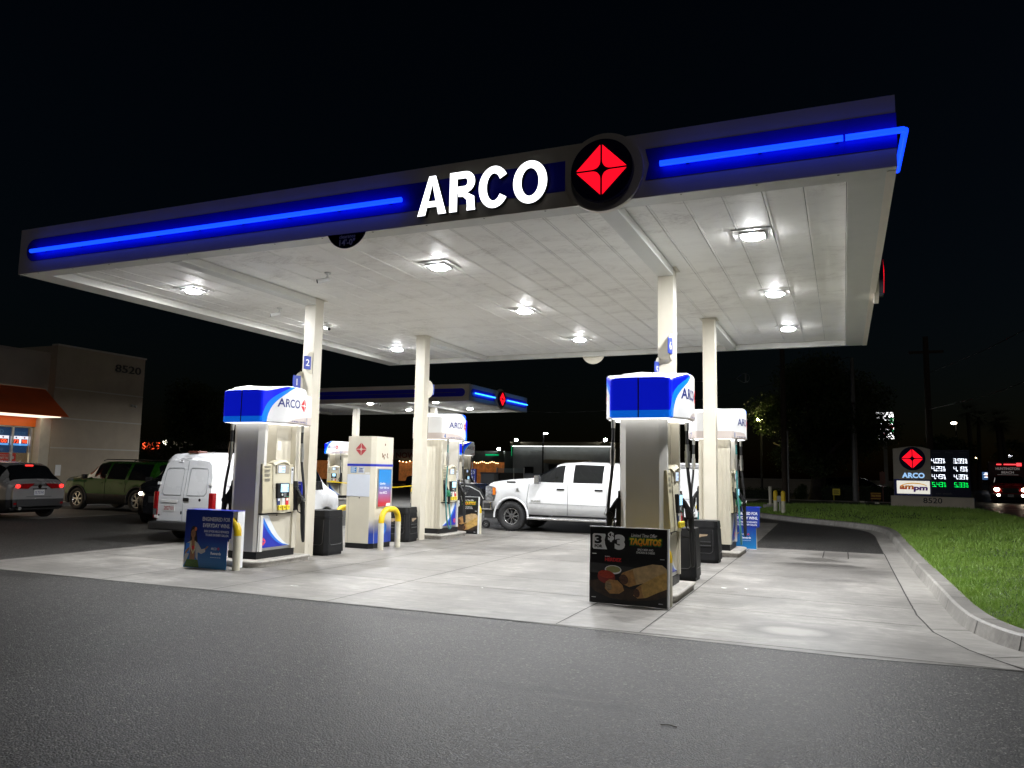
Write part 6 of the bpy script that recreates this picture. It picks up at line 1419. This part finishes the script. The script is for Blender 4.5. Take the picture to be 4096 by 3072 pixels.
m_ = MB(); m_.text("am", None, F_ @ T(.35, .985, .032), 0, .05, 'L', 0, .60, .19, shear=.12); m_.build("orange_lettering", AMO, lb); m_ = MB(); m_.text("pm", None, F_ @ T(.94, .875, .032), 0, .05, 'L', 0, .58, .25, shear=.12); m_.build("purple_lettering", PUR, lb)
m_ = MB(); pts = []; 
for i in range(17): a = R(160-140*i/16); pts.append((.97+.58*math.cos(a), 1.10+.20*math.sin(a)))
for i in range(17): a = R(20+140*i/16); pts.append((.97+.56*math.cos(a), 1.09+.165*math.sin(a)))
for i in range(16): m_.poly([pts[i], pts[33-i], pts[32-i], pts[i+1]][::-1], .032, 0, F_)
m_.build("orange_arc", mat("arc_orange", (.8, .4, .02), .4, var=0, emit=(.95, .5, .03), es=.5), lb)
FP = FACE_NY(0, .057, 0); LW = mat("led_white", (1, 1, 1), .3, var=0, emit=(.85, .9, 1), es=3.0); LG = mat("led_green", (0, .8, .1), .3, var=0, emit=(.0, .9, .12), es=2.2)
SEG = {'0': "abcdef", '1': "bc", '2': "abged", '3': "abgcd", '4': "fgbc", '5': "afgcd", '6': "afgedc", '7': "abc", '8': "abcdefg", '9': "abcfgd"}
def digit(mb, ch, x, y, w_, h_, M, th=.05):
    for s_ in SEG[ch]:
        a = {'a': (0, h_-th, w_, h_), 'g': (0, h_/2-th/2, w_, h_/2+th/2), 'd': (0, 0, w_, th), 'f': (0, h_/2, th, h_), 'b': (w_-th, h_/2, w_, h_), 'e': (0, 0, th, h_/2), 'c': (w_-th, 0, w_, h_/2)}[s_]
        mb.box(x+a[0]+.006, y+a[1]+.006, 0, x+a[2]-.006, y+a[3]-.006, .006, 0, M)
for r_, (l_, rr_) in enumerate((("4.09", "3.99"), ("4.29", "4.19"), ("4.49", "4.39"), ("5.43", "5.33"))):
    for x0, s_ in ((1.73, l_), (2.63, rr_)):
        m_ = MB(); y0 = 2.23-.365*r_; x = x0
        for ch in s_:
            if ch == '.': m_.box(x-.005, y0, 0, x+.03, y0+.035, .006, 0, FP); x += .045
            else: digit(m_, ch, x, y0, .120, .215, FP, .024); x += .135
        digit(m_, '9', x+.02, y0+.115, .07, .09, FP, .02); digit(m_, '1', x-.0, y0, .05, .09, FP, .02); digit(m_, '0', x+.055, y0, .06, .09, FP, .02)
        m_.build("price_digits", LG if r_ == 3 else LW, ms)
m_ = MB(); m_.text("car wash", None, FP @ T(1.86, .79, .002), 0, .02, 'L', 0, .66, .09)
for i, s_ in enumerate(("Unleaded", "Plus", "Premium")): m_.text(s_, None, FP @ T(1.78+.55*i, 2.69, .002), 0, .01, 'L', 0, .32, .07)
m_.build("unlit_lettering", mat("unlit_print", (.10, .10, .12), .5, var=0), ms)
hb = [(9.10, 23.0, "left one of two yellow-topped bollards guarding a meter at the lawn edge"), (9.42, 22.3, "right, nearer one of two yellow-topped bollards guarding a meter at the lawn edge")]
for x, y, lab in hb:
    t = thing("bollard", lab, "bollard", (x, y, 0), 0, "bollards guarding the meter"); m_ = MB(); m_.cyl((0, 0, .02), (0, 0, .60), .075, n=14); m_.build("white_post", HOOPC, t); m_ = MB(); m_.cyl((0, 0, .601), (0, 0, .90), .076, n=14); m_.sphere((0, 0, .90), .076, 6); m_.build("yellow_top", YELLOW, t)
t = thing("gas_meter", "small grey meter between the two yellow-topped bollards", "meter", (9.26, 22.9, 0)); m_ = MB(); m_.cyl((0, 0, 0), (0, 0, .55), .03, n=8); m_.build("riser", STEEL, t); m_ = MB(); m_.box(-.10, -.08, .55, .10, .08, .78); m_.cyl((0, -.08, .70), (0, -.11, .70), .06, n=12); m_.build("meter_body", mat("meter_grey", (.25, .25, .25), .5), t, bevel=.02)
t = thing("concrete_plinth_post", "cream steel post standing on a concrete plinth left of the bollards", "post", (8.70, 25.6, 0)); m_ = MB(); m_.cyl((0, 0, .0), (0, 0, .36), .30, .28, 20); m_.build("plinth", CONC2, t); m_ = MB(); m_.cyl((0, 0, .36), (0, 0, 1.08), .06, n=12); m_.cyl((0, 0, .361), (0, 0, .40), .12, n=12); m_.build("post", HOOPC, t)
GP = mat("galvanised_pole", (.20, .20, .20), .5, .3, var=.15)
t = thing("utility_pole", "slim grey steel pole standing on the lawn left of the price sign", "pole", (12.08, 42.5, 0)); m_ = MB(); m_.cyl((0, 0, 0), (0, 0, 8.6), .18, .10, 14); m_.build("shaft", GP, t)
m_ = MB(); m_.box(-.12, -.25, 5.9, .12, -.1, 6.3); m_.build("pole_bracket", GP, t)
t = thing("utility_pole", "dark wooden pole with pale conduit behind the bollards", "pole", (8.45, 38, 0)); m_ = MB(); m_.cyl((0, 0, 0), (0, 0, 9), .17, .13, 12); m_.build("wooden_shaft", mat("dark_wood", (.05, .035, .025), .8, var=.3), t); m_ = MB(); m_.tube([(.2, -.08, 0), (.2, -.08, 4)], .05, 8); m_.build("conduit", GP, t)
t = thing("utility_pole", "tall dark utility pole rising behind the roadside price sign", "pole", (17.6, 60, 0)); m_ = MB(); m_.cyl((0, 0, 0), (0, 0, 12.5), .26, .19, 12); m_.build("shaft", mat("dark_wood", ()), t); m_ = MB(); m_.box(-1.2, -.07, 11.2, 1.2, .07, 11.4); m_.build("crossarm", mat("dark_wood", ()), t)
ps = thing("pole_sign", "backlit white, red and green pole sign half covered by leaves", "pole sign", (13.9, 62, 0))
m_ = MB(); m_.box(0, 0, 4.55, 1.42, .3, 6.85); m_.build("cabinet", BLACK, ps, bevel=.12); F_ = FACE_NY(0, -.004, 0); LWH = mat("backlit_white", (1, 1, 1), .3, var=0, emit=(1, 1, 1), es=3.2); 
m_ = MB(); m_.prism([(.06, 4.62), (1.36, 4.62), (1.36, 6.78), (.06, 6.78)], 0, .01, 0, F_); fc = m_.build("lit_face", LWH, ps)
m_ = MB(); m_.box(.10, 5.45, .011, 1.32, 5.75, .013, 0, F_); m_.box(.1, 4.9, .011, .8, 5.05, .013, 0, F_); m_.build("red_stripe", mat("backlit_red", (1, 0, 0), .3, var=0, emit=(1, .03, .06), es=2.0), fc)
m_ = MB(); m_.box(1.05, 5.15, .011, 1.34, 5.42, .013, 0, F_); m_.box(1.1, 5.9, .011, 1.34, 6.3, .013, 0, F_); m_.box(.08, 5.1, .011, .5, 5.3, .013, 0, F_); m_.build("green_stripe", mat("backlit_green", (0, 1, .2), .3, var=0, emit=(.02, .8, .2), es=1.6), fc)
m_ = MB(); m_.box(.55, .05, 0, .85, .25, 4.55); m_.build("post", GP, ps)
t = thing("lawn_sign", "small yellow and red food sign on short legs in front of the hedge", "sign", (12.88, 43.6, 0)); m_ = MB(); m_.box(0, 0, .22, .58, .04, .62); m_.box(.06, .05, 0, .10, .08, .6); m_.box(.48, .05, 0, .52, .08, .6); m_.build("board", mat("sign_dark_red", (.16, .03, .01), .6), t)
m_ = MB(); F_ = FACE_NY(0, -.003, 0); m_.text("THAI FOOD", None, F_ @ T(.29, .37, 0), 0, .03, 'C', 0, .52, .13); m_.box(.02, .57, .001, .56, .60, .002, 0, F_); m_.box(.02, .25, .001, .56, .28, .002, 0, F_); m_.build("lettering", mat("sign_yellow", (.55, .35, .05), .5, var=0, emit=(.5, .3, .05), es=.06), t)
t = thing("lawn_sign", "plain yellow card sign stuck in the hedge left of the food sign", "sign", (10.8, 43.5, 0)); m_ = MB(); m_.box(0, 0, .42, .42, .02, .80); m_.box(.05, .03, 0, .08, .05, .6); m_.build("card", mat("sign_dull_yellow", (.5, .42, .05), .6, var=.05, emit=(.4, .33, .03), es=.05), t); m_ = MB()
for i in range(4): m_.box(.06, .50+i*.06, .001, .36-.04*(i % 2), .525+i*.06, .002, 0, FACE_NY(0, -.002, 0))
m_.build("print", DARKTXT, t)
for x, y, lab in ((12.35, 40.2, "small pale junction box in the grass left of the price sign, farther left one"), (13.05, 38.5, "small pale junction box in the grass just left of the price sign base")):
    m_ = MB(); m_.box(-.11, -.08, 0, .11, .08, .16); m_.box(-.12, -.09, .161, .12, .09, .18); tag(m_.build("junction_box", HOOPC, None, loc=(x, y, .02)), lab, "junction box", "junction boxes in the lawn")
t = thing("notice_sign", "pinkish notice board on the post beside the price sign", "sign", (13.42, 43.8, 0)); m_ = MB(); m_.box(0, 0, 1.15, .30, .04, 1.85); m_.box(.12, .05, 0, .18, .09, 1.9); m_.build("board", mat("pink_board", (.25, .12, .10), .7, var=.1), t)
t = thing("led_billboard", "distant lit message screen left of the rescue truck", "billboard", (28.0, 110, 0)); m_ = MB(); m_.box(0, 0, 1.45, 1.55, .2, 2.5); m_.box(.7, .0, 0, .85, .2, 1.45); m_.build("cabinet", BLACK, t); F_ = FACE_NY(0, -.004, 0); m_ = MB(); m_.box(.03, 1.48, 0, 1.52, 2.47, .004, 0, F_); m_.build("screen", mat("screen_blue", (.05, .1, .2), .4, var=.7, vs=4, emit=(.06, .14, .30), es=.8), t)
m_ = MB()
for z_, w_ in ((2.3, .9), (2.12, 1.1), (1.78, 1.0)): m_.box(.75-w_/2, z_, .006, .75+w_/2, z_+.07, .008, 0, F_)
m_.build("white_message", LW, t); m_ = MB(); m_.box(.4, 1.94, .006, 1.2, 2.02, .008, 0, F_); m_.build("orange_message", mat("led_orange", (1, .5, .1), .4, var=0, emit=(1, .42, .08), es=1.4), t)
for i, (x, y, z_, r_, c_, lab) in enumerate(((23.9, 100, 8.25, .26, (1, .86, .62), "bright street lamp glowing high above the price sign"), (32.8, 150, 5.25, .20, (1, .75, .35), "small amber street lamp right of the price sign's top"), (33.2, 150, 3.76, .18, (1, .85, .55), "small pale lamp low between the price sign and the screen"), (37.9, 150, 5.6, .30, (.9, .9, 1), "cold white street lamp above the rescue truck's roof"), (38.15, 150, 3.95, .24, (1, .85, .55), "warm lamp right above the rescue truck's beacons"), (35.8, 150, 4.0, .22, (1, .95, .85), "white lamp left above the rescue truck"))):
    t = thing("street_lamp", lab, "street lamp", (x, y, 0), 0, "far street lamps"); m_ = MB(); m_.cyl((.25, .3, 0), (.25, .3, z_+.3), .10, .07, 8); m_.tube([(.25, .3, z_+.25), (0, 0, z_+.18)], .05, 6); m_.build("pole", BLACK, t)
    m_ = MB(); m_.sphere((0, 0, z_), r_, 8, 0, None, (1.3, 1, .6)); m_.build("lamp_head", mat("far_lamp_%d" % i, (1, 1, 1), .3, var=0, emit=c_, es=14), t)
# overhead wires and the lineman's slack coil
WIRE = mat("wire_grey", (.05, .05, .055), .5, var=0)
def wire(name, lab, pts, r): m_ = MB(); m_.tube([tuple(p) for p in pline(pts, 10)], r, 5); tag(m_.build(name, WIRE), lab, "wire", "overhead wires")
wire("overhead_wire", "overhead cable sagging down to the pole behind the price sign, upper one", [(17.6, 60, 9.6), (20, 44, 9.4), (22, 28, 10.0), (24, 6, 12.5)], .022)
wire("overhead_wire", "brighter overhead cable sagging to the pole behind the price sign, lower one", [(17.6, 60, 6.8), (20.5, 46, 6.9), (23, 30, 7.9), (26, 8, 10.5)], .024)
wire("overhead_wire", "thin cable crossing behind the far canopy toward the big tree", [(-40, 70, 9.5), (-15, 66, 7.5), (2, 60, 8.2), (12, 52, 10)], .02)
t = thing("cable_coil", "teardrop loop of slack cable hung on the wire left of the big tree", "cable coil", (5.7, 40, 7.25)); m_ = MB(); pts = [(0, 0, 0)]+[(.48+.28*math.cos(R(a)), 0, .02+.28*math.sin(R(a))) for a in range(125, -126, -14)]+[(0, 0, 0)]; m_.tube(pts, .016, 5); m_.build("loop", mat("coil_grey", (.25, .26, .28), .5), t); m_ = MB(); m_.box(.50, -.01, -.25, .58, .01, .27); m_.build("strap", mat("coil_grey", ()), t); m_ = MB(); m_.tube([(-30, 4, .6), (-12, 1, -.05), (-1.2, 0, -.1), (0, 0, 0)], .012, 4); m_.build("lead_wire", WIRE, t)
# ================================================================== trees, palms, hedges
BARK = mat("bark", (.05, .04, .03), .85, var=.4, vs=6, bump=.6, bs=20)
def m_leaf(name, c0, c1, tr=.3):
    m, nt, b = newmat(name); vec, x, y, z = ocoord(nt); n1 = noise(nt, vec, .8, 4, .6).ramp(.3, .7); n2 = noise(nt, vec, 30, 2).ramp(.3, .7)
    col = mixc(nt, (n1*.6+n2*.4), c0, c1); nt.links.new(col, b.inputs['Base Color']); b.inputs['Roughness'].default_value = .5
    t = nt.nodes.new("ShaderNodeBsdfTranslucent"); nt.links.new(col, t.inputs[0]); mx = nt.nodes.new("ShaderNodeMixShader"); mx.inputs[0].default_value = tr
    nt.links.new(b.outputs[0], mx.inputs[1]); nt.links.new(t.outputs[0], mx.inputs[2]); nt.links.new(mx.outputs[0], nt.nodes["Material Output"].inputs[0]); return m
LEAF = m_leaf("tree_leaf", (.030, .055, .014), (.075, .11, .03)); LEAF2 = m_leaf("hedge_leaf", (.018, .04, .012), (.045, .08, .022)); PALML = m_leaf("palm_leaf", (.03, .045, .02), (.06, .075, .03), .15)
def leaf_mesh(name, clumps, n, size, m, par, seed=1, aspect=2.4, droop=0.):
    rng = np.random.default_rng(seed); C = np.array([c[:3] for c in clumps], float); Rr = np.array([c[3:6] for c in clumps], float)
    vol = Rr.prod(1)**.8; idx = rng.choice(len(C), n, p=vol/vol.sum())
    d = rng.normal(size=(n, 3)); d /= np.linalg.norm(d, axis=1)[:, None]; rad = rng.random(n)**.42
    P = C[idx]+d*rad[:, None]*Rr[idx]*(1+rng.normal(0, .06, n))[:, None]
    a = rng.normal(size=(n, 3)); a[:, 2] -= droop; a /= np.linalg.norm(a, axis=1)[:, None]; b = np.cross(a, rng.normal(size=(n, 3))); b /= np.linalg.norm(b, axis=1)[:, None]
    s = size*rng.uniform(.6, 1.3, n); L = (a*s[:, None]); Wd = (b*(s/aspect)[:, None])
    V = np.stack([P-L*.5, P+Wd*.5, P+L*.5, P-Wd*.5], 1)
    me = bpy.data.meshes.new(name); me.vertices.add(4*n); me.vertices.foreach_set("co", V.reshape(-1)); me.loops.add(4*n); me.loops.foreach_set("vertex_index", np.arange(4*n, dtype=np.int32)); me.polygons.add(n); me.polygons.foreach_set("loop_start", np.arange(0, 4*n, 4, dtype=np.int32)); me.update(); me.materials.append(m)
    o = bpy.data.objects.new(name, me); COL.objects.link(o); o.parent = par; return o
def tree(label, loc, h, crown, n, size, seed, limbs=6, tr=.22, fork=1.2, grp="dark trees", m=None):
    rnd = random.Random(seed); t = thing("tree", label, "tree", loc, 0, grp); m_ = MB(); cl = []
    cx, cz, rx, ry, rz_ = crown
    m_.tube([(0, 0, 0), (.05, 0, fork*.5), (.1, .05, fork)], [tr*1.35, tr*1.05, tr], 10)
    for i in range(limbs):
        a = 2*math.pi*i/limbs+rnd.uniform(-.4, .4); q = rnd.uniform(.45, .85); tx, ty, tz = cx+rx*q*math.cos(a), ry*q*math.sin(a), cz+rz_*rnd.uniform(-.5, .7)
        mid = (.1+(tx-.1)*.4, ty*.35, fork+(tz-fork)*.55); m_.tube([tuple(p) for p in pline([(.1, .05, fork-.1), mid, (tx, ty, tz)], 4)], [tr*.7*(1-k/9) for k in range(9)], 7)
    m_.build("trunk", BARK, t)
    for i in range(34):
        for _ in range(50):
            u = [rnd.uniform(-1, 1) for _ in range(3)]
            if .25 < sum(q*q for q in u) < 1: break
        s_ = rnd.uniform(.22, .42); cl.append((cx+u[0]*rx*.85, u[1]*ry*.85, cz+u[2]*rz_*.85, rx*s_, ry*s_, rz_*s_*.8))
    leaf_mesh("crown", cl, n, size, m or LEAF, t, seed, 2.6, .6); return t
tree("huge dark tree with drooping leaves behind the right end of the canopy", (9.85, 46.0, 0), 9, (.1, 5.3, 4.5, 5.2, 4.3), 40000, .22, 5, 8, .42, 1.5)
tree("dark round tree between the shop wall and the street lamp", (-44.5, 47, 0), 9, (.6, 5.6, 3.5, 3.0, 4.6), 14000, .26, 8)
tree("small dark tree by the sale lettering, beside the shop wall", (-55.5, 53, 0), 5, (0, 2.9, 3.4, 2, 1.5), 4200, .22, 12)
for i, (x, y, h_, lab) in enumerate(((20.5, 80, 6.5, "low dark tree far behind the price sign"), (37.5, 140, 9, "faint tree mass far behind the rescue truck"))):
    tree(lab, (x, y, 0), h_, (0, h_*.6, h_*.45, h_*.4, h_*.36), 5000, .4, 20+i, 5, .3, 1.8)
# lamp shining through the left edge of the big tree
t = thing("street_lamp", "warm street lamp shining through the left edge of the big tree", "street lamp", (6.2, 49.0, 0)); m_ = MB(); m_.cyl((0, .25, 0), (0, .25, 5.5), .08, .06, 8); m_.tube([(0, .25, 5.4), (0, -.05, 5.5), (0, -.5, 5.42)], .04, 6); m_.build("pole", BLACK, t)
m_ = MB(); m_.sphere((0, -.6, 5.36), .20, 8, 0, None, (1, 1.3, .5)); m_.build("lamp_head", mat("warm_street_lamp", (1, 1, .6), .3, var=0, emit=(1, .86, .32), es=130, smp=True), t)
def palm(label, x, y, h_, lean, seed, s_=1.):
    rnd = random.Random(seed); t = thing("palm_tree", label, "palm tree", (x, y, 0), 0, "palms against the night sky"); m_ = MB(); m_.tube([(0, 0, 0), (lean*.4, 0, h_*.5), (lean, 0, h_)], [.30*s_, .24*s_, .2*s_], 9); m_.build("trunk", BARK, t); m_ = MB()
    for i in range(60):
        a = rnd.uniform(0, 6.28); e = rnd.uniform(-1.1, 1.2); L = rnd.uniform(1.5, 2.1)*s_; d = Vector((math.cos(a)*math.cos(e), math.sin(a)*math.cos(e), math.sin(e))); sd = d.cross(Vector((0, 0, 1))).normalized(); c_ = Vector((lean, 0, h_))
        for k in range(9): u = -1+2*k/8; q = (d+sd*u*.55).normalized(); m_.add([c_+d*L*.35, c_+d*L*.36+sd*.03, c_+q*L+Vector((0, 0, -.25*s_))], [(0, 1, 2)])
    m_.build("crown", PALML, t)
palm("left palm of the tall dark pair above the price sign", 28.4, 120, 11.0, -.4, 1, 1.25); palm("slim palm just right of the tall dark pair's left one", 29.6, 124, 10.6, .3, 2, 1.1)
palm("right-hand palm with a broad crown above the rescue truck", 31.9, 120, 10.0, -.3, 3, 1.35); palm("leaning palm beside the broad-crowned one above the rescue truck", 33.2, 122, 9.4, -1.0, 4, 1.1)
def hedge(label, x0, x1, y0, y1, h_, n, seed):
    t = thing("hedge", label, "hedge", ((x0+x1)/2, (y0+y1)/2, 0), 0, "clipped hedges"); hx, hy = (x1-x0)/2, (y1-y0)/2; cl = []; rnd = random.Random(seed)
    k = int(hx*2/.5)+1
    for i in range(k):
        for z_ in (.28*h_, .7*h_): cl.append((-hx+.25+i*.5, rnd.uniform(-.1, .1), z_, .36, hy, h_*.36))
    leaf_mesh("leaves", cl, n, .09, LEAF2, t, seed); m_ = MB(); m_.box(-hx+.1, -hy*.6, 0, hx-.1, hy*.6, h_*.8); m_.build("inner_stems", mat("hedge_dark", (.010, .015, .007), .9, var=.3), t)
hedge("clipped hedge behind the lawn signs, right of the big trunk", 10.2, 14.6, 44.4, 45.4, 1.0, 9000, 2)
hedge("dark hedge along the walk left of the dark wooden pole", 3.0, 8.2, 40.9, 41.8, .80, 7000, 3)
hedge("low green shrub bed beside the far payment kiosk", -8.4, -5.2, 26.4, 27.6, .55, 5000, 4)
t = thing("shrub", "leafy shrub at the foot of the big tree trunk", "shrub", (8.9, 44.5, 0)); leaf_mesh("leaves", [(0, 0, .4, .42, .4, .45), (.15, 0, .75, .3, .3, .3)], 1600, .12, LEAF, t, 9); m_ = MB(); m_.cyl((0, 0, 0), (0, 0, .6), .04, n=6); m_.build("stem", BARK, t)
t = thing("boundary_wall", "pale low wall far behind the hedges", "wall", (-2, 66, 0)); m_ = MB(); m_.box(0, 0, 0, 18, .2, 1.15); m_.build("wall", mat("dim_block_wall", (.22, .20, .18), .85, var=.1), t); m_ = MB(); m_.box(-.05, -.05, 1.151, 18.05, .25, 1.24); m_.build("coping", CONC2, t)
